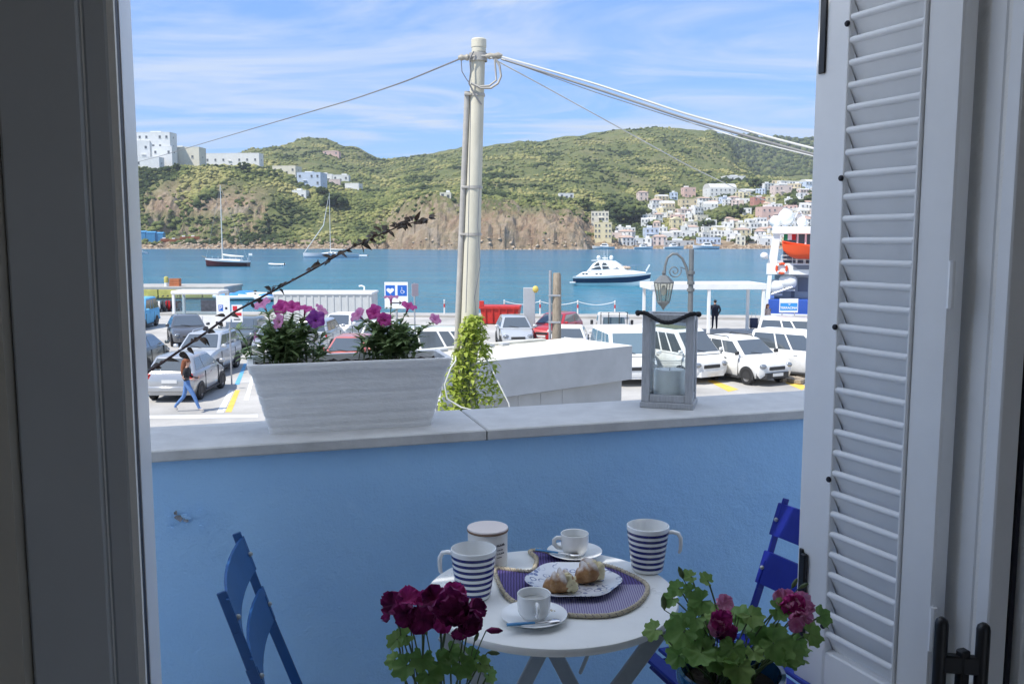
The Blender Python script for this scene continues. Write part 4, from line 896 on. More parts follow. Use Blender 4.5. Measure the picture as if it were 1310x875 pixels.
R_S = 1.0
def petunia(label, u0, flowers, seed, spread):
    rnd = random.Random(seed); base = pcn + ex * ((u0 - 449) / 1150 * 2.45) + Vector((0, 0, PH - .015)); base.z = PT + PH - .018
    t = thing('petunia_plant', label, 'flower', base, 0, 'petunias in the white trough'); fo = MB(); st = MB()
    tips = []
    for (u, v, dY, r_, dirv, cm) in flowers:
        p = atY(u, v, base.y + dY) - base; tips.append((p, r_ * R_S, Vector(dirv), cm))
    def stemleaves(path, n_l, L0):
        for k in range(n_l):
            q = rnd.uniform(.18, .98); i = min(len(path) - 2, int(q * (len(path) - 1))); c = path[i].lerp(path[i + 1], q * (len(path) - 1) - i)
            a = rnd.uniform(0, 6.28); dd = Vector((math.cos(a), math.sin(a), rnd.uniform(.1, .9)))
            leaf(fo, c, dd, L0 * rnd.uniform(.6, 1.25), L0 * rnd.uniform(.12, .22), rnd.uniform(.0, .55))
    for p, r_, dv, cm in tips:
        b0 = Vector((rnd.uniform(-.4, .4) * spread * .5 + p.x * .25, rnd.uniform(-.02, .02), 0)); nk = p - dv.normalized() * r_ * 1.1
        path = bez(b0, Vector((b0.x * .6 + nk.x * .4, nk.y * .5, nk.z * .75)), nk, 8); st.tube(path, [.0020] * 6 + [.0015, .0014, .0014], 5); stemleaves(path, 16, .040)
    for k in range(52):
        a = rnd.uniform(0, 6.28); rr_ = spread * rnd.uniform(.25, 1); h = rnd.uniform(.045, .135) * (1.1 - .35 * rr_ / spread)
        b0 = Vector((rnd.gauss(0, spread * .35), rnd.uniform(-.035, .03), 0)); e_ = Vector((b0.x + .5 * rr_ * math.cos(a), b0.y + .45 * spread * math.sin(a) * .7, h))
        path = bez(b0, (b0 + e_) / 2 + Vector((0, 0, h * .35)), e_, 6); st.tube(path, .0014, 4); stemleaves(path, 14, .042)
    st.build('stems', m_stem, t, 60); kind(t.children[0], 'stuff'); kind(fo.build('foliage', m_pleaf, t), 'stuff')
    for p, r_, dv, cm in tips:
        d, s, u_ = frame_from(dv); o = MB()
        rings = []; n = 30
        for q, rad, zz in ((0, .10, -1.0), (1, .13, -.55), (2, .22, -.18), (3, .52, .02), (4, .82, .05), (5, 1.0, -.02)):
            ring = []
            for k in range(n):
                a = 2 * math.pi * k / n; lobe = 1 + (.10 * math.cos(5 * a) * (q / 5) ** 2); ruf = .11 * math.sin(7 * a + seed + p.x * 90) * (q / 5) ** 2 + .06 * math.sin(13 * a) * (q / 5) ** 3
                ring.append(p + (s * math.cos(a) + u_ * math.sin(a)) * (r_ * rad * lobe) + d * (r_ * (zz + ruf)))
            rings.append(ring)
        o.loft(rings, cap=False); f_ = o.build('flower', cm, t, 60)
        o = MB(); o.tube([p - d * r_ * 1.15, p - d * r_ * .8], [.0018, .0032], 6); o.build('calyx', m_stem, f_, 60)
m_f1 = leafmat('petunia_magenta', (.44, .035, .24), (.66, .09, .38), .30, 35); m_f2 = leafmat('petunia_pink', (.64, .20, .46), (.78, .36, .58), .35, 35); m_f3 = leafmat('petunia_violet', (.20, .03, .27), (.34, .08, .38), .3, 35)
petunia('pink and magenta petunia growing beside the dark thorny twig', 370, [(335, 388, -.03, .024, (-.3, -.5, .8), m_f2), (359, 393, .01, .023, (-.2, -.8, .5), m_f1), (374, 392, .0, .022, (.1, -.6, .7), m_f1), (391, 394, .02, .024, (.2, -.2, .9), m_f1), (404, 408, -.04, .025, (.2, -.9, .35), m_f3), (412, 396, .02, .020, (.6, -.2, .6), m_f2), (356, 411, -.05, .021, (-.5, -.6, .25), m_f2), (326, 431, -.03, .013, (-.8, -.3, .1), m_f2)], 21, .11)
petunia('magenta petunia with one pink bloom reaching towards the concrete pole', 500, [(457, 402, -.02, .024, (-.5, -.5, .6), m_f2), (478, 399, -.01, .023, (-.3, -.8, .4), m_f1), (492, 409, -.03, .020, (.1, -.95, .2), m_f1), (500, 380, .01, .022, (0, -.1, 1), m_f2), (523, 391, .0, .023, (.35, -.3, .9), m_f1), (557, 408, .0, .018, (.5, -.6, .6), m_f2)], 22, .105)

# ---- thorny twig reaching across from the left, backlit darkness painted into bark and leaves
m_twig = mat('twig_bark', (.055, .032, .030), .75, var=.3, vscale=60)
m_tleaf = leafmat('twig_leaf', (.024, .024, .018), (.075, .045, .030), .12, 40)
tw = [(120, 545, 2.32), (150, 508, 2.31), (187, 478, 2.30), (215, 459, 2.30), (260, 428, 2.31), (300, 399, 2.32), (350, 372, 2.34), (400, 345, 2.36), (440, 322, 2.38), (480, 303, 2.40), (510, 290, 2.41), (532, 284, 2.42), (550, 279, 2.42)]
tp = [atY(*q) for q in tw]; foot = Vector((tp[0].x - .10, tp[0].y + .13, PT))
twg = thing('climbing_branch', 'thorny leafy branch, coloured dark as if backlit, arching across in front of the harbour', 'branch', foot)
pts = [Vector((0, 0, 0)), (tp[0] - foot) * .5 + Vector((-.02, 0, .0))] + [p - foot for p in tp]
o = MB(); o.tube(pts, [.0036] * 5 + [.0034, .0032, .0030, .0028, .0026, .0023, .0020, .0017, .0013, .0007], 7); o.build('stem', m_twig, twg, 60)
rnd = random.Random(4); lf = MB(); th = MB()
for i in range(len(tp) - 1):
    n_ = (6, 6, 5, 7, 7, 6, 7, 9, 11, 14, 18, 12)[i]
    for k in range(n_):
        c = tp[i].lerp(tp[i + 1], rnd.random()) - foot
        if rnd.random() < .3 and i < 9:
            a = rnd.uniform(0, 6.28); th.tube([c, c + Vector((.3 * math.cos(a), .4 * math.sin(a), .6)) * .011], [.0014, .0002], 4)
        a = rnd.uniform(0, 6.28); dd = Vector((math.cos(a), .8 * math.sin(a), rnd.uniform(-.5, .9)))
        st_ = c + dd * .006
        leaf(lf, st_, dd, rnd.uniform(.012, .027), rnd.uniform(.005, .009), rnd.uniform(0, .8), up=Vector((rnd.uniform(-.5, .5), -.6, .6)))
kind(lf.build('leaves', m_tleaf, twg), 'stuff'); kind(th.build('thorns', m_twig, twg), 'stuff')

# ---- pelargoniums on the window sill
m_gl = leafmat('pelargonium_leaf', (.13, .27, .06), (.26, .43, .13), .40, 26); m_gl2 = leafmat('pelargonium_leaf_pale', (.20, .34, .08), (.33, .48, .15), .45, 26)
m_gs = leafmat('pelargonium_stem', (.085, .135, .05), (.13, .18, .075), .1, 40)
m_dk = leafmat('dark_purple_petal', (.11, .008, .065), (.34, .028, .17), .22, 45, .7); m_mg = leafmat('magenta_petal', (.36, .018, .17), (.58, .06, .28), .3, 40, .7)
m_pk = leafmat('pink_petal', (.62, .14, .34), (.80, .40, .58), .35, 40, .7)
m_blupot = mat('blue_glaze', (.012, .075, .17), .16, var=.3, vscale=9, coat=.5)
m_terra = mat('terracotta', (.34, .15, .085), .85, var=.15, vscale=20)
def pot(t, r, h, m, ribs=0):
    o = MB(); rings = []; n = 96 if ribs else 40
    for rr_, z in ((.70, 0), (.74, .02), (.84, .30), (.92, .62), (.97, .86), (.97, .90), (1.03, .91), (1.04, .95), (1.03, 1.0), (.95, 1.0), (.92, .93), (.90, .86)):
        ring = []
        for k in range(n):
            a = 2 * math.pi * k / n; q = 1 + (.022 * math.cos(ribs * a) if ribs and .03 < z < .9 else 0); ring.append((r * rr_ * q * math.cos(a), r * rr_ * q * math.sin(a), h * z))
        rings.append(ring)
    o.loft(rings, cap=False); o.add([(r * .7 * math.cos(2 * math.pi * k / 24), r * .7 * math.sin(2 * math.pi * k / 24), .001) for k in range(24)], [tuple(range(24))]); o.build('pot', m, t, 50)
    o = MB(); o.lathe([(.001, h * .88), (r * .9, h * .87)], 30, cap=False); o.build('soil', m_soil, t)
def bloom(mb_, c, d, r, rnd, ruffle=.14, npet=5, mi=None, layers=1):
    d, s, u_ = frame_from(d)
    for ly in range(layers):
        for k in range(npet):
            a = 2 * math.pi * k / npet + rnd.uniform(-.2, .2) + ly * .6; rad = s * math.cos(a) + u_ * math.sin(a)
            petal(mb_, Vector(c) + d * (.004 * ly), rad + d * (.35 + .5 * ly), d, r * rnd.uniform(.85, 1.1) * (1 - .22 * ly), r * rnd.uniform(.48, .62), rnd, 0, ruffle, .22)
def pelargonium(name_label, base, potargs, leaves, flowers, buds, seed, fill):
    rnd = random.Random(seed); t = thing('potted_pelargonium', name_label, 'potted plant', base, 0); pot(t, *potargs); ph = potargs[1]
    st = MB(); nleaf = 0
    def branch(tip, r0=.0022):
        b0 = Vector((rnd.uniform(-.35, .35) * potargs[0] + .2 * tip.x, rnd.uniform(-.3, .3) * potargs[0], ph * .86)); m1 = Vector((b0.x * .5 + tip.x * .5, b0.y * .5 + tip.y * .5, b0.z + (tip.z - b0.z) * .75)); st.tube(bez(b0, m1, tip, 8), [r0 * 1.3] * 4 + [r0] * 5, 6)
    for (u, v, dY, r_, nv, m_) in leaves:
        p = atY(u, v, base.y + dY) - base; o = MB(); fan_leaf(o, p, nv, (p.x + rnd.uniform(-.03, .03), p.y - .01, -.02), r_ * 1.12, rnd, 7); o.build('leaf', m_, t, 70); branch(p, .0016)
    for k in range(fill[0]):
        a = rnd.uniform(0, 6.28); q = fill[1] * math.sqrt(rnd.random()); z = ph + fill[2] + fill[3] * rnd.random() * (1 - .35 * q / fill[1]); p = Vector((q * math.cos(a), q * math.sin(a) * .75, z))
        o = MB(); fan_leaf(o, p, (p.x * 3 + rnd.uniform(-.4, .4), p.y * 3 - .35 + rnd.uniform(-.4, .4), .6), (p.x, p.y - .02, -.03), fill[4] * rnd.uniform(.6, 1.1), rnd, rnd.choice((5, 7))); o.build('leaf', m_gl if rnd.random() < .65 else m_gl2, t, 70); branch(p, .0014)
    for (u, v, dY, r_, dv, m_, ly) in flowers:
        p = atY(u, v, base.y + dY) - base; o = MB(); bloom(o, p, dv, r_ * 1.02, rnd, .20, 5, None, ly); o.build('flower', m_, t, 70); branch(p - Vector(dv).normalized() * .004, .0013)
    for (u, v, dY, L, dv, m_) in buds:
        p = atY(u, v, base.y + dY) - base; d = Vector(dv).normalized(); o = MB(); o.tube([p, p + d * L * .3, p + d * L * .75, p + d * L], [.0012, L * .20, L * .17, .0008], 7); o.build('bud', m_, t, 60); branch(p, .0010)
    kind(st.build('stems', m_gs, t, 60), 'stuff')
bl_ = Vector((-.130, 1.425, SILL + .001)); D = m_dk; M_ = m_mg
pelargonium('pelargonium with dark purple ruffled flowers growing on the window sill', bl_, (.085, .17, m_terra), 
 [(520, 812, .0, .020, (-.3, -.8, .5), m_gl2), (508, 817, -.02, .020, (-.5, -.6, .6), m_gl2), (540, 840, -.03, .024, (0, -.8, .6), m_gl), (560, 846, -.02, .026, (.2, -.7, .7), m_gl), (520, 850, -.03, .026, (-.3, -.7, .6), m_gl), (590, 850, -.02, .026, (.3, -.7, .6), m_gl), (575, 832, .0, .022, (.1, -.7, .7), m_gl), (600, 838, .0, .020, (.5, -.6, .6), m_gl), (615, 848, -.01, .018, (.5, -.6, .5), m_gl2), (505, 843, .0, .018, (-.5, -.6, .5), m_gl2), (548, 862, -.04, .026, (0, -.8, .5), m_gl), (625, 862, .0, .017, (.6, -.5, .5), m_gl)],
 [(505, 772, .0, .024, (-.5, -.6, .5), D, 1), (499, 783, .01, .018, (-.8, -.4, .1), D, 1), (522, 768, .01, .024, (-.1, -.5, .8), M_, 1), (520, 785, -.02, .023, (-.2, -.9, .1), D, 1), (540, 788, -.02, .028, (0, -.95, .1), D, 1), (545, 772, .02, .022, (.1, -.4, .8), M_, 1), (558, 766, .01, .025, (-.1, -.7, .6), D, 1), (578, 777, -.02, .034, (.1, -.9, .35), D, 2), (580, 762, .02, .024, (.3, -.4, .8), M_, 1), (598, 793, -.02, .026, (.4, -.8, .1), D, 2), (606, 780, .0, .022, (.7, -.5, .4), D, 1), (565, 795, -.01, .020, (0, -.9, -.2), M_, 1), (588, 806, -.01, .018, (.2, -.8, -.4), D, 1)],
 [(622, 806, .01, .028, (.95, 0, -.02), m_dk), (624, 834, .0, .020, (.95, 0, -.1), m_gs), (546, 812, .0, .022, (-.3, 0, .9), m_gs), (607, 820, .0, .017, (.4, 0, .9), m_gs), (620, 846, .0, .016, (.6, 0, -.7), m_gs)], 31, (44, .105, .015, .115, .031))
br_ = W(.998, .140, SILL + .001)
lv = [(884, 737, .03, .018, (-.1, -.5, .8), m_gl2), (905, 742, .03, .019, (.3, -.5, .7), m_gl2), (868, 752, .02, .020, (-.3, -.7, .5), m_gl), (884, 755, .02, .018, (0, -.7, .6), m_gl), (860, 765, .0, .020, (-.5, -.6, .5), m_gl), (898, 768, .0, .030, (.0, -.8, .5), m_gl), (874, 807, -.03, .036, (-.15, -.8, .5), m_gl), (838, 805, -.01, .024, (-.6, -.6, .5), m_gl2), (961, 787, -.01, .027, (.0, -.6, .75), m_gl2), (994, 779, -.02, .026, (.1, -.7, .6), m_gl), (1050, 788, .0, .027, (.6, -.6, .5), m_gl), (1036, 810, -.02, .028, (.4, -.7, .5), m_gl2), (990, 822, -.05, .040, (.1, -.8, .5), m_gl), (938, 828, -.05, .030, (-.1, -.85, .45), m_gl), (905, 830, -.03, .030, (-.2, -.8, .4), m_gl), (945, 852, -.07, .034, (0, -.8, .55), m_gl2), (968, 810, -.02, .028, (0, -.8, .5), m_gl), (868, 838, -.03, .026, (-.5, -.7, .4), m_gl), (1010, 838, -.03, .028, (.4, -.7, .5), m_gl), (890, 790, -.02, .026, (-.3, -.8, .5), m_gl)]
pelargonium('pink flowered pelargonium in a ribbed blue glazed pot on the sill', br_, (.098, .245, m_blupot, 24), lv,
 [(1003, 768, .0, .024, (-.3, -.5, .8), m_pk, 1), (1012, 775, -.01, .026, (.1, -.8, .4), M_, 1), (1024, 772, .0, .024, (.5, -.6, .5), m_pk, 1), (1017, 790, -.02, .024, (.2, -.9, -.1), m_pk, 1), (1030, 786, -.01, .020, (.6, -.6, .1), m_pk, 1), (926, 772, .0, .020, (.2, -.7, .6), m_pk, 1), (922, 790, -.01, .024, (-.2, -.9, .1), M_, 1), (928, 806, -.01, .022, (.1, -.9, -.2), m_dk, 1), (918, 800, -.01, .020, (-.4, -.8, .0), m_pk, 1)],
 [(874, 740, .03, .026, (-.3, 0, .8), m_gs), (850, 780, .0, .030, (-.1, 0, .9), m_gs), (1013, 752, .02, .022, (.4, 0, .8), m_gs), (1022, 752, .02, .020, (.8, 0, .4), m_gs)], 33, (28, .125, .02, .09, .036))
# ================================================================== concrete pole with wires
m_pole = mat('pole_concrete', (.58, .55, .44), .85, var=.10, vscale=3, bump=.2, bscale=40, stretch=(2, 2, .6), detail=8)
m_cond = mat('conduit_grey', (.40, .38, .34), .6, var=.12, vscale=6)
m_wire = mat('cable_grey', (.20, .20, .20), .6)
m_wirew = mat('cable_pale', (.55, .55, .52), .6)
PYd = 12.0
ptop, pbot = atY(612.5, 50, PYd), atY(600, 420, PYd)
sl = (ptop - pbot) / (ptop.z - pbot.z); pfoot = pbot + sl * (GZ - pbot.z)
pole = thing('utility_pole', 'tall pale concrete utility pole carrying cables above the white kiosk', 'pole', pfoot)
def onp(z, off=(0, 0, 0)): q = sl * (z - GZ); return Vector((q.x, q.y, z - GZ)) + Vector(off)
def pr(z): return lerp(.165, .088, (z - GZ) / (ptop.z - GZ))
o = MB(); zs = [GZ, GZ + 1, -1, 0, 1, 2, 3, ptop.z - .16]
rings = []
for z in zs:
    c = onp(z); r_ = pr(z); rings.append([c + Vector((r_ * math.cos(a), r_ * math.sin(a), 0)) for a in (2 * math.pi * k / 28 for k in range(28))])
o.loft(rings); o.build('shaft', m_pole, pole, 50)
o = MB(); c = onp(ptop.z); o.lathe([(.092, -.17), (.092, -.115), (.098, -.11), (.098, -.015), (.085, 0), (.001, .004)], 28, c); o.build('cap', m_pole, pole, 40)
o = MB(); o.tube([onp(GZ + .2, (-.185, -.05, 0)), onp(0, (-.155, -.05, 0)), onp(zpix(118, PYd), (-.125, -.04, 0))], [.040, .038, .036], 12); o.build('conduit', m_cond, pole, 50)
for v in (122, 240, 300):
    z = zpix(v, PYd); o = MB(); o.lathe([(pr(z) + .004, -.018), (pr(z) + .012, -.018), (pr(z) + .012, .018), (pr(z) + .004, .018)], 24, onp(z), cap=False); o.box(onp(z, (-.11, -.05, 0)), (.10, .10, .03), None, 0, .006); o.build('clamp', m_cond, pole, 40)
# cross-arm fittings and insulators near the top
zA = zpix(74, PYd)
m_insu = mat('insulator', (.36, .33, .27), .5, var=.25, vscale=30)
o = MB(); o.lathe([(.112, -.05), (.120, -.05), (.120, .05), (.112, .05)], 24, onp(zA), cap=False); o.build('band', m_cond, pole, 40)
for (u, v, L) in ((594, 74, .16), (632, 72, .22)):
    p = atY(u, v, PYd - .1) - pfoot; o = MB(); dd = Vector((1, .1, .05)); o.tube([p - dd * L * .5, p - dd * L * .25, p, p + dd * L * .25, p + dd * L * .5], [.02, .042, .030, .045, .018], 10); o.build('insulator', m_insu, pole, 50)
    o = MB(); o.tube([p, onp(zA, (0, -.1, 0))], .014, 6); o.build('bracket', m_cond, pole, 50)
def px_tube(pts, r, m, name, n=6, Y=PYd - .14): o_ = MB(); o_.tube([atY(u, v, Y) - pfoot for u, v in pts], r, n); return o_.build(name, m, pole, 60)
px_tube([(634, 76), (639, 84), (641, 98), (637, 107), (628, 113), (615, 113), (603, 107)], .017, m_cond, 'cable_loop')
px_tube([(633, 76), (634, 90), (635, 103), (626, 110), (614, 111)], .014, m_cond, 'cable_loop')
px_tube([(590, 78), (591, 92), (597, 102), (601, 107)], .007, m_wire, 'cable_loop')
px_tube([(606, 66), (601, 76), (602, 92), (600, 108)], .010, m_wire, 'cable_loop')
px_tube([(600, 107), (608, 122), (616, 134)], .012, m_wire, 'strap')
px_tube([(613, 240), (611, 290), (614, 340), (607, 380), (609, 408)], .006, m_wire, 'cable_run', Y=PYd - .17)
px_tube([(602, 130), (601, 200), (599, 300), (596, 400)], .006, m_wire, 'cable_run', Y=PYd - .24)
# overhead lines: each leaves the pole and hangs to a house out of sight or across the road
def line(label, px, r, m):
    pts = [atY(*q) for q in px]; p = pts[0]; o_ = MB(); cr = []
    n_ = len(pts)
    for i in range(n_ - 1):
        for k in range(8): cr.append(pts[i].lerp(pts[i + 1], k / 8) - p)
    cr.append(pts[-1] - p)
    for i in range(2):
        cr = [cr[0]] + [(cr[j - 1] + 2 * cr[j] + cr[j + 1]) / 4 for j in range(1, len(cr) - 1)] + [cr[-1]]
    o_.tube(cr, r, 6); ob = o_.build('overhead_cable', m, None, 60); ob.location = p; return tag(ob, label, 'cable')
line('dark cable running from the pole towards the headland villas', [(590, 75, 11.9), (520, 104, 13.5), (450, 128, 16), (350, 157, 21), (262, 183, 29), (205, 200, 40), (120, 222, 70)], .011, m_wire)
line('upper pale cable leading from the pole past the shutter', [(642, 73, 11.9), (760, 107, 11.0), (880, 147, 10.2), (1000, 180, 9.6), (1120, 210, 9.0), (1400, 262, 8.2)], .013, m_wirew)
line('grey double cable leading from the pole past the shutter', [(642, 76, 11.9), (760, 113, 11.0), (880, 153, 10.2), (1000, 187, 9.6), (1120, 219, 9.0), (1400, 275, 8.2)], .015, m_wire)
line('thin lower cable leading from the pole past the shutter', [(640, 75, 11.9), (760, 118, 11.1), (860, 150, 10.4), (950, 178, 9.8), (1045, 201, 9.3), (1400, 290, 8.2)], .007, m_wirew)
line('pale cable slanting down from the pole towards the far town', [(628, 74, 11.85), (700, 113, 13), (800, 168, 15), (880, 212, 17.5), (953, 247, 22), (1060, 286, 34), (1150, 310, 60)], .009, m_wirew)

# ---- vine on the pole foot
m_vine = leafmat('vine_leaf', (.28, .38, .05), (.50, .55, .13), .45, 14, .5)
vn = thing('climbing_vine', 'bright yellow-green climbing vine wrapped round the concrete pole', 'vine', pfoot + Vector((0, -.25, 0)))
rnd = random.Random(17); lf = MB(); st = MB()
def vine_x(z, s_):   # half-width of the vine at height z
    t = min(1, max(0, (z - zpix(560, 12)) / (zpix(405, 12) - zpix(560, 12)))); return .42 * (1 - t) ** .8 + .10
zb, zt = GZ, zpix(402, 12)
for k in range(9):
    x = rnd.uniform(-.5, .5); pts = []
    for j in range(12):
        z = lerp(zb, zt - rnd.uniform(0, .3) if j == 11 else zt, j / 11); c = onp(z); pts.append(Vector((c.x + x * vine_x(z, 1) * .8 + .05 * math.sin(j * 1.7 + k), c.y + rnd.uniform(-.05, .12) + .0, z - GZ)))
    st.tube(pts, [.014] * 4 + [.009] * 8, 5)
for k in range(3300):
    z = zb + (zt - zb) * rnd.random() ** .8; wv = vine_x(z, 1) * (1 + .35 * noise.noise(Vector((z * 3, 0, 2)))); x = rnd.uniform(-1, 1); c = onp(z)
    p = Vector((c.x + x * wv + .06, c.y + .18 - rnd.random() * .42 * math.sqrt(max(.05, 1 - x * x)), z - GZ)); a = rnd.uniform(0, 6.28)
    leaf(lf, p, (math.cos(a), math.sin(a) - .3, rnd.uniform(-.5, .5)), rnd.uniform(.05, .095), rnd.uniform(.020, .036), rnd.uniform(.1, .8), n=3)
kind(st.build('stems', m_gs, vn, 60), 'stuff'); kind(lf.build('leaves', m_vine, vn), 'stuff')
o = MB(); gp = [atY(*q) for q in ((577, 470, 11.5), (569, 492, 11.5), (572, 510, 11.5), (590, 521, 11.5), (605, 524, 11.5))]; gb = gp[0]; 
cable = thing('garden_wire', 'thin white wire looping beside the vine', 'wire', pfoot + Vector((-.3, -.5, 0)))
fr_ = cable.location
o.tube([Vector((.25, .2, 0)), Vector((.1, .1, 2.4))] + [p - fr_ for p in gp[::-1]] + [atY(583, 462, 11.55) - fr_, onp(zpix(450, 12), (-.16, -.1, 0)) + pfoot - fr_], .012, 6); o.build('loop', m_wirew, cable, 60)
o = MB(); o.tube([onp(zpix(440, 12), (.13, -.1, 0)) + pfoot - fr_, atY(627, 468, 11.7) - fr_, atY(651, 516, 11.6) - fr_, Vector(((atY(700, 615, 11.4)).x, 11.3, GZ)) - fr_], .012, 6); o.build('stay', m_wirew, cable, 60)

# ================================================================== white kiosk
m_kw = mat('kiosk_white', (.74, .74, .71), .6, var=.04, vscale=2); m_kroof = mat('kiosk_roof', (.62, .60, .52), .75, var=.16, vscale=.9, bump=.1); m_kg = mat('kiosk_shade_grey', (.42, .43, .43), .6, var=.10, vscale=1.2)  # fascia grey holds the shade of the white kiosk's front
KZ = -1.40
kA, kB = atZ(600, 466, KZ), atZ(808, 443.5, KZ); kd = (kB - kA); KRz = math.atan2(kd.y, kd.x); KLn = kd.length + .8; kx = kd.normalized(); kA = kA - kx * .8
KDp = 2.75
kio = thing('white_kiosk', 'low white flat-roofed kiosk with its front fascia greyed for shade behind the vine', 'kiosk', (kA.x, kA.y, GZ), KRz)
hz = KZ - GZ
o = MB(); wbox(o, .06, KLn - .06, .30, KDp - .1, 0, hz - .05); o.build('wall', m_kg, kio)
o = MB(); wbox(o, .0, KLn, .0, KDp, hz - .06, hz, .01); o.build('roof', m_kroof, kio, 30)
for a_, b2 in ((0, .66), (.66, KLn)):
    o = MB(); wbox(o, a_ + .006, b2 - .006, -.035, -.002, hz - .90, hz + .03, .004); o.build('fascia_panel', m_kg if a_ > 0 else m_kg, kio, 30)
o = MB(); wbox(o, KLn + .002, KLn + .03, 0, KDp, hz - .90, hz + .03, .004); o.build('fascia_panel', m_kw, kio, 30)
o = MB(); wbox(o, -.03, -.002, 0, KDp, hz - .90, hz + .03, .004); o.build('fascia_panel', m_kw, kio, 30)
o = MB(); wbox(o, 0, KLn - .9, KDp - .22, KDp - .02, hz + .002, hz + .07, .01); o.build('roof_kerb', m_kroof, kio, 30)
for k in range(7):
    o = MB(); wbox(o, .55 + k * .52, .80 + k * .52, KDp - .42, KDp - .224, hz + .003, hz + .075, .01); o.build('roof_vent', m_kg, kio, 30)
for k in range(6):
    o = MB(); wbox(o, .3 + k * .75, .96 + k * .75, .288, .299, .9, 1.4); o.build('shutter_panel', m_kg, kio)

# ================================================================== street lamp with hanging lantern
m_lamp = mat('lamp_iron', (.17, .18, .18), .55, .3, var=.15, vscale=15)
LY = 20.0; lp = atY(883, 400, LY); lz0 = GZ
lamp = thing('street_lamp', 'grey iron street lamp with curled arm and hanging glass lantern', 'lamp', (lp.x, LY, GZ))
topz = zpix(318, LY) - GZ
o = MB(); o.lathe([(.16, 0), (.16, .25), (.11, .3), (.10, .9), (.075, 1.0), (.062, 2.6), (.055, topz - .02), (.001, topz)], 16); o.build('post', m_lamp, lamp, 40)
for v in (349, 362, 371): 
    z = zpix(v, LY) - GZ; o = MB(); o.lathe([(.055, -.04), (.085, -.03), (.085, .03), (.055, .04)], 14, (0, 0, z), cap=False); o.build('collar', m_lamp, lamp, 40)
def lpx(u, v, y=LY): return atY(u, v, y) - Vector((lp.x, LY, GZ))
o = MB(); o.tube([lpx(883, 366), lpx(880, 352), lpx(878, 342), lpx(873, 331), lpx(866, 325), lpx(860, 325), lpx(854, 330), lpx(851, 340), lpx(850, 352)], [.03, .03, .03, .028, .028, .028, .028, .028, .028], 8); o.build('arm', m_lamp, lamp, 50)
sc_ = []
for k in range(26): a = k * .42; rr_ = .155 * (1 - k / 30); sc_.append(lpx(863, 347) + Vector((rr_ * math.cos(-a + .6), 0, rr_ * math.sin(-a + .6))))
o = MB(); o.tube([lpx(879, 345)] + sc_, .014, 6); o.build('scroll', m_lamp, lamp, 50)
m_lg = glassmat('lamp_glass', (.80, .79, .72), .08, .15); lc_ = lpx(849, 372); ltn = MB()
zt_, zb_ = zpix(361, LY) - zpix(372, LY), zpix(388, LY) - zpix(372, LY)
ltn.lathe([(.03, zt_ + .26), (.05, zt_ + .20), (.035, zt_ + .16), (.10, zt_ + .13), (.20, zt_ + .03), (.235, zt_), (.225, zt_ - .03), (.20, zt_ - .035)], 6, lc_); hood = ltn.build('hood', m_lamp, lamp)
o = MB(); o.lathe([(.205, zt_ - .036), (.135, zb_ + .04)], 6, lc_, cap=False); o.build('glass', m_lg, lamp)
for k in range(6):
    a = 2 * math.pi * k / 6; o = MB(); o.tube([lc_ + Vector((.212 * math.cos(a), .212 * math.sin(a), zt_ - .03)), lc_ + Vector((.140 * math.cos(a), .140 * math.sin(a), zb_ + .04))], .012, 5); o.build('glazing_bar', m_lamp, lamp)
o = MB(); o.lathe([(.145, zb_ + .045), (.145, zb_ + .02), (.11, zb_ - .02), (.05, zb_ - .08), (.03, zb_ - .12), (.001, zb_ - .16)], 6, lc_); o.build('finial', m_lamp, lamp)
o = MB(); o.lathe([(.001, -.12), (.05, -.06), (.055, .04), (.03, .12)], 12, lc_); o.build('bulb', mat('frosted_bulb', (.7, .7, .66), .4), lamp, 50)

# ================================================================== white shelter on the quay
m_sw = mat('shelter_white', (.78, .78, .76), .5, var=.05, vscale=2)
s0, s1 = atZ(836, 430, GZ), atZ(975, 429, GZ); sd_ = s1 - s0; SRz = math.atan2(sd_.y, sd_.x); SL = sd_.length
she = thing('quay_shelter', 'white flat-roofed open shelter with slim posts on the quay', 'shelter', (s0.x, s0.y, GZ), SRz); SH_ = zpix(371, s0.y) - GZ; SDp = 2.6
for x, y in ((0, 0), (SL / 2, 0), (SL, 0), (0, SDp), (SL, SDp)):
    o = MB(); o.box((x, y, SH_ / 2), (.16, .16, SH_), None, 0, .012); o.build('post', m_sw, she, 30)
o = MB(); wbox(o, -.25, SL + .12, -.12, SDp + .12, SH_ + .002, SH_ + .34, .02); o.build('roof', m_sw, she, 30)

# ================================================================== posts, signs and small quay furniture
m_wood = mat('weathered_timber', (.30, .25, .19), .9, var=.3, vscale=8, bump=.4, bscale=25, stretch=(4, 4, .7)); m_galv = mat('galvanised_steel', (.42, .43, .44), .45, .6, var=.12, vscale=10)
p = atY(712, 430, 27); t = thing('timber_post', 'weathered timber post bolted beside a steel pole behind the kiosk', 'post', (p.x, 27, GZ))
o = MB(); o.lathe([(.15, 0), (.135, zpix(375, 27) - GZ), (.12, zpix(352, 27) - GZ), (.10, zpix(350, 27) - GZ + .02)], 12); o.build('timber', m_wood, t, 40)
o = MB(); o.tube([(-.20, -.02, 0), (-.20, -.02, zpix(346, 27) - GZ)], .045, 10); o.build('steel_pole', m_galv, t, 50)
for v in (378, 412): o = MB(); o.box((-.07, -.06, zpix(v, 27) - GZ), (.36, .16, .06), None, 0, .008); o.build('strap', m_galv, t, 30)
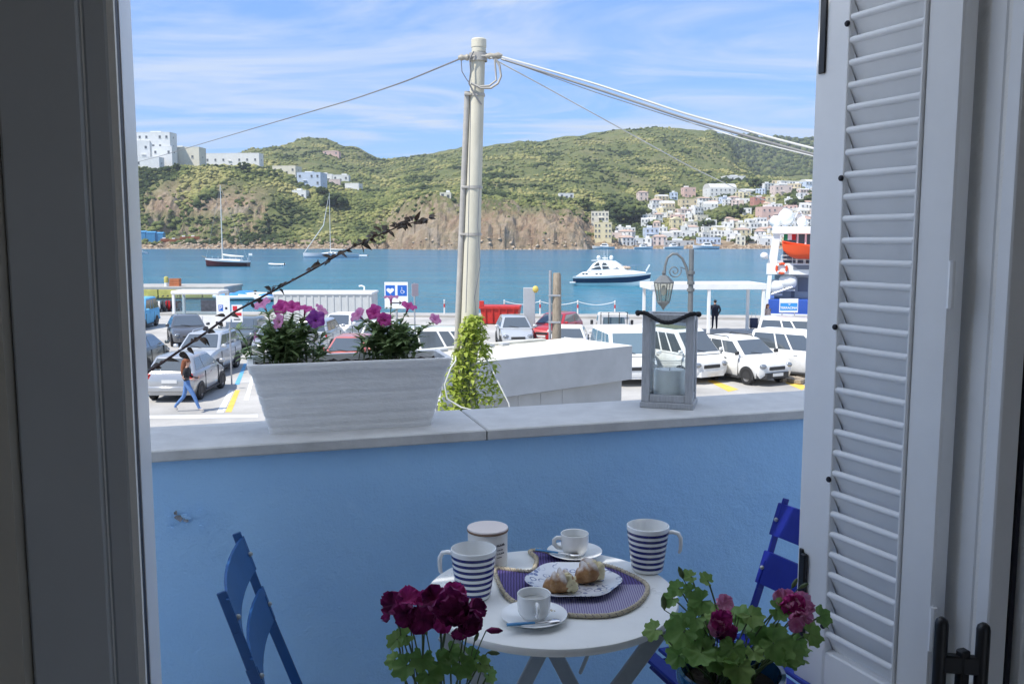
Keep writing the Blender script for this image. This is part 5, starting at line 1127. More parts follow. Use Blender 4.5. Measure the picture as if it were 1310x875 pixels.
# sign with two blue pictograms
m_sgw = mat('sign_white', (.80, .80, .80), .4); m_sgb = mat('sign_blue', (.020, .13, .52), .4); m_sgk = mat('sign_black', (.02, .02, .02), .5); m_sgr = mat('sign_red', (.60, .035, .045), .45)
SY = 24.0; c = atY(507, 378, SY); t = thing('parking_sign', 'white reserved parking sign with blue heart and wheelchair pictograms', 'sign', (c.x, SY, GZ))
k_ = SY / F_PX; wS, hS = 30 * k_, 34 * k_; cz = c.z - GZ
o = MB(); o.tube([(0, .04, 0), (0, .04, cz + hS * .45)], .03, 10); o.build('post', m_galv, t, 50)
o = MB(); o.box((0, 0, cz), (wS, .012, hS), None, 0, .004); pan = o.build('panel', m_sgw, t, 30)
for sx in (-1, 1): o = MB(); o.box((sx * wS * .255, -.0085, cz + hS * .18), (wS * .40, .004, hS * .40), None, 0, .001); o.build('pictogram_field', m_sgb, pan, 30)
hx, hzz = -wS * .255, cz + hS * .18; q = wS * .12
heart = [(hx + q * .085 * (16 * math.sin(a) ** 3), -.0112, hzz + q * .075 * (13 * math.cos(a) - 5 * math.cos(2 * a) - 2 * math.cos(3 * a) - math.cos(4 * a))) for a in (2 * math.pi * k / 24 for k in range(24))]
o = MB(); o.slab(heart, (0, 1, 0), .001); o.build('heart', m_sgw, pan)
hx = wS * .255; o = MB(); arc = [(hx + .1 * q + .62 * q * math.cos(R(a)), -.0115, hzz - .35 * q + .62 * q * math.sin(R(a))) for a in range(120, 400, 20)]
o.tube(arc, q * .09, 5); o.tube([(hx - .1 * q, -.0115, hzz + .75 * q), (hx - .05 * q, -.0115, hzz), (hx + .45 * q, -.0115, hzz - .02 * q), (hx + .65 * q, -.0115, hzz - .6 * q), (hx + .9 * q, -.0115, hzz - .62 * q)], q * .10, 5); o.ball((hx - .12 * q, -.0115, hzz + 1.0 * q), q * .17, 8, 6); kind(o.build('wheelchair', m_sgw, pan), 'stuff')
o = MB(); o.box((-.02, -.0085, cz - hS * .28), (wS * .34, .003, hS * .035)); o.slab([(wS * .13, -.0085, cz - hS * .20), (wS * .24, -.0085, cz - hS * .28), (wS * .13, -.0085, cz - hS * .36)], (0, 1, 0), .003); kind(o.build('arrow', m_sgk, pan), 'stuff')
c = atY(531, 371, 26); t = thing('turned_sign', 'small pink-grey sign plate on a thin post beside the parking sign', 'sign', (c.x, 26, GZ), R(50))
o = MB(); o.tube([(0, .03, 0), (0, .03, c.z - GZ + .2)], .022, 8); o.build('post', m_galv, t, 50)
o = MB(); o.box((0, 0, c.z - GZ), (.26, .012, .36), None, 0, .003); o.build('panel', mat('sign_back', (.50, .40, .42), .5), t, 30)
# three-panel sign by the pier
c = atZ(296, 492, GZ); t = thing('parking_sign', 'white parking sign with red and blue fields beside the grey saloon', 'sign', c); YY = c.y
def sl_(u, v): return atY(u, v, YY) - c
o = MB(); a = sl_(296, 372); o.tube([(0, .05, 0), (0, .05, a.z)], .03, 8); o.build('post', m_galv, t, 50)
def spanel(u0, u1, v0, v1, m, y=0, par=None, nm='panel'):
    a, b2 = sl_(u0, v0), sl_(u1, v1); o_ = MB(); o_.box(((a.x + b2.x) / 2, y, (a.z + b2.z) / 2), (abs(b2.x - a.x), .012 if par is None else .004, abs(a.z - b2.z)), None, 0, .002); return o_.build(nm, m, par or t, 30)
p1 = spanel(278, 295, 378, 412, m_sgw); spanel(279.5, 285.5, 390, 398, m_sgb, -.0085, p1, 'blue_field'); spanel(288, 291, 393, 396, m_sgk, -.0085, p1, 'mark')
ptxt = bpy.data.curves.new('letter', 'FONT'); ptxt.body = 'P'; ptxt.size = .20; ptxt.extrude = .001; ptxt.align_x = 'CENTER'; ptxt.align_y = 'CENTER'
def text_mesh(body, size, m, parent, loc, rot=(R(90), 0, 0), name='lettering', sx=1.0, bold=0.0):
    cu = bpy.data.curves.new('t', 'FONT'); cu.body = body; cu.size = size; cu.extrude = .002; cu.align_x = 'CENTER'; cu.align_y = 'CENTER'; cu.offset = bold
    ob = bpy.data.objects.new('t', cu); C.objects.link(ob); dg = bpy.context.evaluated_depsgraph_get(); me = bpy.data.meshes.new_from_object(ob.evaluated_get(dg)); bpy.data.objects.remove(ob); bpy.data.curves.remove(cu)
    me.name = name; me.materials.clear(); me.materials.append(m); o_ = bpy.data.objects.new(name, me); C.objects.link(o_); o_.parent = parent; o_.location = loc; o_.rotation_euler = rot; o_.scale = (sx, 1, 1); return o_
q = sl_(282.5, 394); text_mesh('P', .24, m_sgw, p1, (q.x, -.0125, q.z))
p2 = spanel(296.5, 311, 390, 412, m_sgw, -.03); spanel(298, 304, 391.5, 397.5, m_sgr, -.0385, p2, 'red_field'); spanel(298, 309.5, 400, 404, m_sgr, -.0385, p2, 'red_field'); spanel(299.5, 308, 408, 409.5, m_sgk, -.0385, p2, 'arrow')
bpy.data.curves.remove(ptxt)
# grey cabinet with a yellow lamp, and the red skip
c = atY(677, 388, 46); t = thing('quay_cabinet', 'tall grey utility cabinet with a small yellow lamp on the quay', 'cabinet', (c.x, 46, GZ))
a = atY(670, 368, 46); b2 = atY(685, 400, 46); o = MB(); o.box((0, 0, (a.z - GZ) / 2), (b2.x - a.x, .3, a.z - GZ), None, 0, .02); o.build('cabinet_body', mat('cabinet_grey', (.42, .43, .44), .5, var=.06, vscale=3), t, 30)
q = atY(685, 370, 46); o = MB(); o.ball((q.x - c.x, -.12, q.z - GZ), (.16, .12, .18), 12, 8); o.build('lamp', mat('lamp_yellow', (.65, .50, .12), .4), t, 60)
m_redp = mat('red_paint', (.50, .030, .024), .5, var=.15, vscale=4)
c = atY(641, 397, 57); a = atY(616, 391, 57); b2 = atY(666, 406, 57); t = thing('red_skip', 'long red steel skip standing on the quay behind silver car', 'skip', (c.x, 57, GZ), R(-6)); hh = a.z - GZ; ln = b2.x - a.x
o = MB(); o.loft([[(-ln / 2, -.9, hh), (ln / 2, -.9, hh), (ln / 2, .9, hh), (-ln / 2, .9, hh)][::1], [(-ln / 2 + .2, -.8, .05), (ln / 2 - .2, -.8, .05), (ln / 2 - .2, .8, .05), (-ln / 2 + .2, .8, .05)]]); o.build('hopper', m_redp, t)
o = MB(); wbox(o, -ln / 2 - .04, ln / 2 + .04, -.97, -.905, hh - .14, hh + .02, .01); o.build('rim', m_redp, t, 30)
for k in range(5): o = MB(); x = -ln / 2 + .35 + k * (ln - .7) / 4; o.box((x, -.905, hh / 2), (.07, .07, hh * .82), rotm(0, R(3)), 0, .01); o.build('rib', m_redp, t, 30)
o = MB(); wbox(o, -ln / 2 - .02, -ln / 2 + .28, -.97, -.9, hh + .022, hh + .36, .02); o.build('lifting_bracket', m_redp, t, 30)
# chain posts along the quay edge
prev = None; m_pstr = mat('post_red', (.55, .05, .05), .5)
for k, (u, v) in enumerate(((645, 401), (692, 402), (742, 403), (792, 404), (568, 399))):
    c = atZ(u, v + 3, GZ + .14); c.y = quay_y(c.x) - .7; t = thing('chain_post', 'short white quay post with a red band', 'post', (c.x, c.y, GZ + .14), 0, 'chain posts along the quay')
    o = MB(); o.lathe([(.055, 0), (.05, .9), (.06, .92), (.06, .98), (.001, 1.0)], 10); o.build('post', m_sw, t, 50)
    o = MB(); o.lathe([(.056, .45), (.056, .70)], 10, cap=False); o.build('band', m_pstr, t, 50)
    if prev is not None and k < 4:
        o = MB(); a = prev; n_ = 10; o.tube([Vector((lerp(a.x, c.x, j / n_), lerp(a.y, c.y, j / n_), GZ + .14 + .9 - .22 * math.sin(math.pi * j / n_))) - Vector((a.x, a.y, GZ + .14)) for j in range(n_ + 1)], .022, 5); ch_ = o.build('quay_chain', m_sw); ch_.location = (a.x, a.y, GZ + .14); tag(ch_, 'sagging white chain hung between two quay posts', 'chain', 'chains along the quay')
    prev = c.copy()
# rubble pile at the right
rnd = random.Random(6)
for k in range(9):
    c = atZ(1006 + rnd.uniform(0, 24), 482 + rnd.uniform(-4, 9), GZ); o = MB(); o.box((0, 0, .09), (rnd.uniform(.3, .9), rnd.uniform(.12, .25), .16), rotm(0, 0, rnd.uniform(-.06, .06)), 0, .02); ob = o.build('timber_offcut', m_wood); ob.location = c; ob.rotation_euler = (0, 0, rnd.uniform(0, 3)); tag(ob, 'brown timber offcut in the pile beside the white vans', 'timber', 'timber offcuts beside the vans')
# ================================================================== vehicles (x forwards, y left)
m_tyre = mat('tyre', (.022, .022, .023), .8); m_rim = mat('wheel_rim', (.45, .45, .46), .35, .7); m_cglass = mat('car_glass', (.085, .10, .11), .05, spec=1.0, coat=1.0)
m_cglassb = mat('car_glass_sky', (.14, .20, .23), .05, spec=1.0, coat=1.0)  # blue-grey of both car glasses stands for reflected sky
m_plas = mat('black_plastic', (.035, .036, .038), .6); m_hl = mat('headlight', (.26, .28, .30), .10, .5, coat=.8); m_tl = mat('tail_light', (.48, .018, .02), .15, coat=.6); m_ind = mat('indicator_amber', (.55, .22, .03), .2)
m_plate = mat('number_plate', (.68, .68, .66), .5); m_chrome = mat('chrome', (.7, .7, .71), .15, 1.0)
def paint(name, c, metal=.0): return mat('paint_' + name, c, .28, metal, var=.04, vscale=2, coat=.7)
P_SIL = paint('silver', (.42, .43, .44), .45); P_WHT = paint('white', (.76, .77, .76)); P_WHT2 = paint('warm_white', (.74, .73, .69)); P_GRY = paint('dark_grey', (.10, .105, .115), .3); P_LGR = paint('light_silver', (.55, .57, .58), .35); P_RED = paint('red', (.42, .025, .03)); P_SAL = paint('faded_red', (.52, .14, .11)); P_BLU = paint('blue', (.03, .16, .50)); P_GRN = paint('grey_green', (.12, .14, .14), .3)
_wh = {}
def wheel_meshes(r, wd):
    if (r, wd) not in _wh:
        o = MB(); o.lathe([(r * .60, -wd / 2), (r * .90, -wd / 2), (r, -wd * .32), (r, wd * .32), (r * .90, wd / 2), (r * .60, wd / 2)], 24, cap=False); a = o.build('tyre', m_tyre, None, 40)
        o = MB(); o.lathe([(.001, -wd * .3), (r * .62, -wd * .42), (r * .62, wd * .42), (r * .52, wd * .38), (r * .46, wd * .22), (r * .2, wd * .30), (.001, wd * .32)], 20); 
        for k in range(5): an = 2 * math.pi * k / 5; o.beam((r * .12 * math.cos(an), r * .12 * math.sin(an), wd * .33), (r * .55 * math.cos(an), r * .55 * math.sin(an), wd * .36), r * .13, .012)
        b = o.build('rim', m_rim, None, 40); _wh[r, wd] = (a.data, b.data); bpy.data.objects.remove(a); bpy.data.objects.remove(b)
    return _wh[r, wd]
TYPES = {
 'hatch': dict(st=[(-1.78, .36, .80, .66), (-1.70, .24, .96, .775), (-1.30, .20, 1.00, .82), (-.4, .19, .985, .835), (.55, .19, .97, .83), (.98, .20, .94, .815), (1.38, .22, .85, .79), (1.66, .26, .74, .73), (1.78, .36, .60, .60)], gh=(-1.66, -1.30, .20, 1.00), hz=1.49, gw=(.80, .585), ax=(-1.13, 1.17), wr=.29),
 'saloon': dict(st=[(-2.10, .38, .78, .70), (-2.0, .25, .92, .82), (-1.5, .20, .97, .86), (-.4, .19, .95, .87), (.65, .19, .94, .865), (1.05, .20, .92, .85), (1.55, .22, .84, .82), (1.95, .27, .72, .76), (2.08, .36, .58, .62)], gh=(-1.85, -1.25, .10, 1.02), hz=1.45, gw=(.83, .60), ax=(-1.28, 1.30), wr=.31),
 'suv': dict(st=[(-1.86, .42, .90, .74), (-1.80, .30, 1.04, .82), (-1.3, .26, 1.06, .845), (-.3, .25, 1.05, .85), (.65, .25, 1.04, .845), (1.0, .26, 1.03, .835), (1.45, .27, .97, .82), (1.74, .30, .86, .78), (1.84, .42, .70, .66)], gh=(-1.80, -1.62, .22, .96), hz=1.60, gw=(.82, .66), ax=(-1.16, 1.16), wr=.32),
 'van': dict(st=[(-2.05, .40, 1.0, .80), (-2.0, .28, 1.10, .86), (-1.4, .25, 1.12, .88), (0, .25, 1.10, .885), (1.1, .25, 1.08, .88), (1.5, .26, 1.05, .87), (1.80, .28, .96, .85), (1.98, .32, .84, .80), (2.05, .44, .70, .68)], gh=(-2.02, -1.92, .78, 1.62), hz=1.92, gw=(.86, .72), ax=(-1.28, 1.34), wr=.31),
 'panelvan': dict(st=[(-2.05, .40, 1.0, .80), (-2.0, .28, 1.08, .86), (-1.4, .25, 1.10, .88), (0, .25, 1.10, .885), (.7, .25, 1.08, .88), (1.15, .26, 1.04, .87), (1.60, .28, .94, .84), (1.92, .32, .82, .78), (2.02, .44, .66, .64)], gh=(-2.02, -1.90, .25, 1.10), hz=1.80, gw=(.86, .70), ax=(-1.28, 1.34), wr=.31)}
def car(label, u, Y, head, ptype, pm, extra=None, glass=None, cat='car', group='cars parked on the quay car park', name='parked_car', trim=None):
    T = TYPES[ptype]; G = glass or m_cglass; X = (u - CX) / F_PX * Y; t = thing(name, label, cat, (X, Y, GZ), R(head), group); trim = trim or pm
    def ring(x, zb, zt, hw): return [(x, s_ * w_, z) for s_, w_, z in ((1, hw * .90, zb), (1, hw * .985, zb + (zt - zb) * .22), (1, hw, zb + (zt - zb) * .55), (1, hw * .985, zt - .10), (1, hw * .93, zt - .02), (1, hw * .80, zt), (-1, hw * .80, zt), (-1, hw * .93, zt - .02), (-1, hw * .985, zt - .10), (-1, hw, zb + (zt - zb) * .55), (-1, hw * .985, zb + (zt - zb) * .22), (-1, hw * .90, zb))]
    o = MB(); o.loft([ring(*s_) for s_ in T['st']]); o.build('body', pm, t, 42)
    rb, rt, ft, fb = T['gh']; z1 = T['hz']; w0, w1 = T['gw']; xm = lambda z, a, b_: lerp(a, b_, (z - z0) / (z1 - z0))
    z0 = .5 * (T['st'][2][2] + T['st'][5][2]) - .03
    def gr(x0, x1, hw, z, r): return [((x0 + x1) / 2 + p[0], p[1], z) for p in rr_rect((x1 - x0) / 2, hw, 0, r, 3)]
    o = MB(); o.loft([gr(rb, fb, w0, z0, .10), gr(lerp(rb, rt, .9), lerp(fb, ft, .92), lerp(w0, w1, .9), lerp(z0, z1, .9), .14), gr(rt + .03, ft - .05, w1 - .03, z1 - .015, .16), gr(rt + .2, ft - .25, w1 - .2, z1, .16)]); o.build('cabin', pm, t, 42)
    # glazing
    za, zb_ = z0 + .075, lerp(z0, z1, .84)
    def side(x_at_a0, x_at_a1, x_at_b0, x_at_b1, sgn):
        ya, yb = lerp(w0, w1, (za - z0) / (z1 - z0)) + .004, lerp(w0, w1, (zb_ - z0) / (z1 - z0)) + .004
        o_ = MB(); o_.slab([(x_at_a0, sgn * ya, za), (x_at_a1, sgn * ya, za), (x_at_b1, sgn * yb, zb_), (x_at_b0, sgn * yb, zb_)], (0, sgn, .3), .006); o_.build('side_window', G, t)
    ra, rbv = lerp(rb, rt, (za - z0) / (z1 - z0)) + .15, lerp(rb, rt, (zb_ - z0) / (z1 - z0)) + .17; fa, fbv = lerp(fb, ft, (za - z0) / (z1 - z0)) - .14, lerp(fb, ft, (zb_ - z0) / (z1 - z0)) - .14
    cuts = {'hatch': [.36], 'saloon': [.46], 'suv': [.30, .64], 'van': [.31, .62, .80], 'panelvan': [.40, .62]}[ptype]
    cs = [0] + cuts + [1]
    for sgn in (-1, 1):
        for i in range(len(cs) - 1):
            if ptype == 'panelvan' and i == 0 and extra == 'blind': continue
            g0, g1 = cs[i] + (.015 if i else 0), cs[i + 1] - (.015 if i < len(cs) - 2 else 0); side(lerp(ra, fa, g0), lerp(ra, fa, g1), lerp(rbv, fbv, g0), lerp(rbv, fbv, g1), sgn)
    def screen(xb, xt, nm, sgn, lo, hi):
        pa, pb = lerp(z0, z1, lo), lerp(z0, z1, hi); xa, xb_ = lerp(xb, xt, lo), lerp(xb, xt, hi); ya, yb = lerp(w0, w1, lo) - .10, lerp(w0, w1, hi) - .11; nrm = Vector((sgn, 0, abs(xb - xt) / (z1 - z0))).normalized(); e_ = nrm * .012
        o_ = MB(); pts = []
        for y_, x_, z_ in ((-ya, xa, pa), (ya, xa, pa), (yb, xb_, pb), (-yb, xb_, pb)): pts.append(Vector((x_, y_, z_)) + e_)
        o_.slab(pts, nrm, .008); return o_.build(nm, G, t)
    ws = screen(fb, ft, 'windscreen', 1, .10, .88); screen(rb, rt, 'rear_window', -1, .16, .84)
    o = MB(); a_ = lerp(z0, z1, .08); o.tube([(lerp(fb, ft, .08) + .03, .1, a_ + .02), (lerp(fb, ft, .2) + .03, -.35, lerp(z0, z1, .2) + .01)], .010, 5); o.build('wiper', m_plas, ws)
    # wheels, arches
    tm, rm = wheel_meshes(T['wr'], .19); hwm = T['st'][3][3]
    for x in T['ax']:
        for sgn in (-1, 1):
            wh = inst('wheel', tm, t, (x, sgn * (hwm - .085), T['wr']), (R(-90) * sgn, 0, 0)); inst('rim', rm, wh)
            o = MB(); r_ = T['wr'] + .055; pts = [(x + r_ * math.cos(R(a)), sgn * (hwm * .988), T['wr'] + r_ * math.sin(R(a))) for a in range(-14, 195, 13)]; o.slab(pts, (0, sgn, 0), .016 if True else 0); o.build('wheel_arch', m_plas if trim is not pm else m_plas, t)
    for sgn in (-1, 1):
        for xs_ in (lerp(ra, fa, cs[1]), fa - .02):
            o = MB(); o.box((xs_, sgn * (hwm * .978), .60), (.014, .05, .62)); o.build('door_seam', m_plas, t)
        o = MB(); o.box((.02, sgn * (hwm * .93), .235), (T['ax'][1] - T['ax'][0] - .8, .12, .09), None, 0, .02); o.build('sill', m_plas, t, 30)
    # front
    xf, xr = T['st'][-1][0], T['st'][0][0]; s7, s8 = T['st'][-2], T['st'][-1]; fz = lerp(s8[1], s8[2], .9)
    for sgn in (-1, 1):
        o = MB(); o.ball((lerp(s7[0], s8[0], .35), sgn * s7[3] * .80, lerp(s7[1], s7[2], .78)), (.12, .15, .095), 12, 8); o.build('headlight', m_hl, t, 60)
        o = MB(); tz = .86 if ptype != 'van' else .95; o.box((T['st'][1][0] - .005, sgn * T['st'][1][3] * .88, tz), (.10, .13, .26 if ptype != 'hatch' else .20), None, 0, .03); o.build('tail_light', m_tl, t, 40)
        o = MB(); o.box((lerp(fb, fa, .8), sgn * (w0 + .14), z0 + .12), (.10, .19, .14), None, 0, .03); o.build('mirror', trim, t, 40)
        o = MB(); o.box((.0, sgn * (hwm + .006), lerp(T['st'][3][1], T['st'][3][2], .80)), (.16, .02, .03), None, 0, .005); o.build('door_handle', trim, t, 40)
    o = MB(); o.box((xf + .01, 0, fz - .02), (.05, s8[3] * 1.15, .13), None, 0, .02); o.build('grille', m_plas, t, 40)
    o = MB(); o.loft([[(s7[0] + dx, sgn_ * (s7[3] + .015), z) for dx, sgn_, z in ((-.12, 1, .30), (-.12, 1, .48))] + [(xf + .05, s8[3] * .8, .50), (xf + .05, s8[3] * .8, .28)], [(s7[0] - .12, -(s7[3] + .015), .30), (s7[0] - .12, -(s7[3] + .015), .48), (xf + .05, -s8[3] * .8, .50), (xf + .05, -s8[3] * .8, .28)]]); o.build('bumper', trim, t, 40)
    o = MB(); o.box((xr - .015, 0, .46), (.10, T['st'][0][3] * 2 + .14, .20), None, 0, .05); o.build('bumper', trim, t, 40)
    o = MB(); o.box((xf + .062, 0, .42), (.012, .50, .11), None, 0, .003); o.build('number_plate', m_plate, t)
    o = MB(); o.box((xr - .072 if ptype != 'hatch' else xr - .012, 0, .46 if ptype != 'hatch' else .70), (.012, .50, .11), None, 0, .003); o.build('number_plate', m_plate, t)
    if extra == 'rails':
        for sgn in (-1, 1): o = MB(); o.tube([(rt + .2, sgn * (w1 - .06), z1 - .02), (rt + .28, sgn * (w1 - .06), z1 + .05), (ft - .4, sgn * (w1 - .06), z1 + .05), (ft - .3, sgn * (w1 - .06), z1 - .02)], .018, 6); o.build('roof_rail', trim, t, 50)
    if extra == 'sunroof': o = MB(); wbox(o, rt + .5, ft - .18, -w1 + .17, w1 - .17, z1 - .004, z1 + .014, .004); o.build('roof_glass', m_cglassb, t, 30)
    if extra == 'spare':
        wh = inst('spare_wheel', tm, t, (xr - .15, -.1, .92), (0, R(-90), 0)); inst('rim', rm, wh)
    return t
car('silver hatchback seen from behind with a woman walking past it', 236, 30.7, 91, 'hatch', P_SIL)
car('light silver estate car facing the silver hatchback, roof rails fitted', 262, 36.0, -91, 'suv', P_LGR, 'rails')
car('dark grey saloon parked in front of the white framed stall', 237, 46.0, -66, 'saloon', P_GRY)
car('dark car just showing beside the window jamb', 172, 36.5, 92, 'hatch', P_GRN)
car('small blue van beside the yellow pier', 172, 54.0, -84, 'panelvan', P_BLU, None, cat='van', name='parked_van')
car('grey-green car behind the striped parking sign', 312, 44.5, -92, 'saloon', P_GRN)
car('grey car half hidden by the pink petunia', 352, 41.0, -88, 'hatch', P_SIL)
car('silver off-roader with a spare wheel on its tailgate', 408, 43.0, 88, 'suv', P_LGR, 'spare')
car('white hatchback in front of the long white container', 436, 46.5, -98, 'hatch', P_WHT)
car('faded red hatchback parked behind the flower trough', 447, 35.5, -92, 'hatch', P_SAL)
car('white hatchback parked behind the magenta petunia', 486, 40.0, -90, 'suv', P_WHT)
car('white camper van standing broadside behind the concrete pole', 566, 35.2, 3, 'van', P_WHT2, cat='van', name='parked_van')
car('silver car parked in front of the red skip', 658, 45.0, -84, 'hatch', P_LGR)
car('red hatchback parked beside the timber post', 712, 47.0, -118, 'hatch', P_RED)
car('white car seen from behind beyond the kiosk roof', 729, 41.0, 84, 'saloon', P_WHT)
car('white people carrier with reflected sky painted on its broad windscreen beside the kiosk', 797, 34.2, -82, 'van', P_WHT, None, m_cglassb, cat='van', name='parked_van')
car('white car parked behind the minibus under the shelter', 858, 44.5, -80, 'suv', P_WHT2)
car('white minibus with a glass roof panel behind the candle lantern', 866, 34.6, -60, 'van', P_WHT, 'sunroof', cat='van', name='parked_van')
car('white small off-roader with grey lower trim and black grille', 952, 34.0, -62, 'suv', P_WHT, 'rails', trim=m_plas)
car('white delivery van nosing out from behind the shutter', 1033, 34.6, -42, 'panelvan', P_WHT, cat='van', name='parked_van')
car('white van with dark rear windows beyond the delivery van', 1032, 40.5, -28, 'panelvan', P_WHT2, cat='van', name='parked_van')
# pickup with a ladder frame behind its cab
X = (786 - CX) / F_PX * 42.5; t = thing('pickup_truck', 'white pickup truck seen from behind with a tubular headboard', 'truck', (X, 42.5, GZ), R(88), 'cars parked on the quay car park')
o = MB(); o.loft([[(x, s_ * w_, z) for s_, w_, z in ((1, hw, zb), (1, hw, zt), (-1, hw, zt), (-1, hw, zb))] for x, zb, zt, hw in ((.1, .35, 1.15, .82), (1.3, .35, 1.12, .84), (1.9, .38, .98, .80), (2.15, .45, .80, .70))]); o.build('body', P_WHT, t, 35)
o = MB(); o.loft([[(x, s_ * w_, z) for x, s_, w_ in ((x0, 1, hw), (x1, 1, hw), (x1, -1, hw), (x0, -1, hw))] for x0, x1, hw, z in ((.1, 1.55, .80, 1.08), (.12, 1.12, .70, 1.76), (.25, .95, .60, 1.82))]); o.build('cab', P_WHT, t, 35)
o = MB(); o.slab([(.085, -.52, 1.28), (.085, .52, 1.28), (.095, .48, 1.62), (.095, -.48, 1.62)], (-1, 0, 0), .012); o.build('rear_window', m_cglassb, t)
o = MB(); o.slab([(1.54, -.66, 1.16), (1.54, .66, 1.16), (1.17, .58, 1.68), (1.17, -.58, 1.68)], (1, 0, .7), .012); o.build('windscreen', m_cglass, t)
for sgn in (-1, 1):
    o = MB(); o.slab([(.35, sgn * .795, 1.15), (1.35, sgn * .795, 1.15), (1.05, sgn * .712, 1.66), (.35, sgn * .712, 1.66)], (0, sgn, .2), .008); o.build('side_window', m_cglass, t)
    o = MB(); wbox(o, -2.2, .05, sgn * .84 - .02, sgn * .84 + .02, .72, 1.05, .006); o.build('bed_side', m_galv, t, 30)
    o = MB(); o.box((-2.22, sgn * .7, .6), (.06, .2, .12), None, 0, .01); o.build('tail_light', m_tl, t, 30)
    o = MB(); o.box((1.35, sgn * .98, 1.28), (.08, .14, .22), None, 0, .02); o.build('mirror', m_plas, t, 30)
o = MB(); wbox(o, -2.2, .05, -.82, .82, .62, .72, .01); o.build('bed_floor', m_galv, t, 30)
o = MB(); wbox(o, -2.24, -2.2, -.86, .86, .72, 1.05, .006); o.build('tailgate', m_galv, t, 30)
for y in (-.62, -.25, .25, .62): o = MB(); o.tube([(0, y, .72), (0, y, 1.86)], .022, 6); o.build('headboard_bar', m_plas, t, 50)
for z in (1.25, 1.86): o = MB(); o.tube([(0, -.66, z), (0, .66, z)], .022, 6); o.build('headboard_bar', m_plas, t, 50)
tm, rm = wheel_meshes(.31, .19)
for x in (-1.35, 1.45):
    for sgn in (-1, 1): wh = inst('wheel', tm, t, (x, sgn * .72, .31), (R(-90) * sgn, 0, 0)); inst('rim', rm, wh)

# ---- white framed stall with pictures of seafood, left of the car park
c = atZ(252, 424, GZ); YY = c.y; a = atY(222, 377, YY); b2 = atY(282, 377, YY); t = thing('market_stall', 'white framed glass stall with red seafood poster behind grey saloon', 'stall', (c.x, YY, GZ)); ww = b2.x - a.x; hh = a.z - GZ
for sx in (-1, 1):
    for y in (0, 1.6): o = MB(); o.box((sx * (ww / 2 - .08), y, hh / 2), (.16, .16, hh), None, 0, .03); o.build('post', m_sw, t, 30)
o = MB(); wbox(o, -ww / 2 - .05, ww / 2 + .05, -.1, 1.7, hh + .002, hh + .22, .05); o.build('roof', m_sw, t, 30)
o = MB(); wbox(o, -ww / 2 + .17, ww / 2 - .17, .02, .06, 0, hh * .44, .01); o.build('counter', m_sw, t, 30)
o = MB(); wbox(o, -ww / 2 + .17, ww / 2 - .17, .03, .045, hh * .45, hh - .03); o.build('pane', glassmat('stall_glass', (.72, .80, .84), .10), t)
o = MB(); wbox(o, -ww * .05, ww * .36, 1.2, 1.24, hh * .5, hh * .82); o.build('picture_panel', mat('poster_dark', (.22, .16, .20), .6, var=.5, vscale=6), t)
o = MB(); wbox(o, -.28, .32, -.012, .018, hh * .24, hh * .43); po = o.build('poster', m_sgw, t)
for k in range(7): an = R(20 + k * 23); o = MB(); o.box((.02 + .16 * math.cos(an), -.018, hh * .30 + .17 * math.sin(an)), (.22, .008, .055), rotm(0, 0, -an)); o.build('red_claw', m_sgr, po)
# ---- scooters by the pier
def scooter(label, u, Y, head, m):
    X = (u - CX) / F_PX * Y; t = thing('scooter', label, 'scooter', (X, Y, GZ), R(head), 'scooters parked by the pier'); tm, rm = wheel_meshes(.22, .11)
    for x in (-.58, .62): wh = inst('wheel', tm, t, (x, 0, .22), (R(90), 0, 0)); inst('rim', rm, wh)
    o = MB(); o.loft([[(x, w_, z0), (x, w_, z1), (x, -w_, z1), (x, -w_, z0)] for x, w_, z0, z1 in ((-.85, .08, .55, .68), (-.55, .15, .42, .78), (-.15, .14, .30, .70), (-.05, .13, .25, .34), (.30, .14, .25, .34))]); o.build('body', m, t, 40)
    o = MB(); o.loft([[(x, w_, z), (x + .06, w_, z), (x + .06, -w_, z), (x, -w_, z)] for x, w_, z in ((.34, .16, .25), (.40, .20, .6), (.34, .16, .95))]); o.build('leg_shield', m, t, 40)
    o = MB(); o.ball((-.48, 0, .80), (.36, .13, .06), 12, 6); o.build('seat', m_plas, t, 60)
    o = MB(); o.tube([(.62, 0, .22), (.50, 0, .6), (.36, 0, 1.0)], .035, 8); o.tube([(.36, -.32, 1.03), (.38, 0, 1.0), (.36, .32, 1.03)], .018, 6); o.build('handlebar', m_plas, t, 50)
    for s_ in (-1, 1): o = MB(); o.tube([(.36, s_ * .28, 1.03), (.36, s_ * .34, 1.22)], .008, 5); o.ball((.36, s_ * .36, 1.27), (.02, .06, .045), 8, 6); o.build('mirror', m_plas, t, 50)
for k, (u, m) in enumerate(((200, P_GRY), (206, P_WHT), (212, P_GRY), (218, P_RED), (224, P_GRY))): scooter(('black scooter at the pier end of the row', 'white scooter between two dark scooters', 'black scooter beside the red scooter', 'red scooter in the row by the pier', 'dark scooter nearest the white stall')[k], u, 64 + .3 * k, 250 + 3 * k, m)
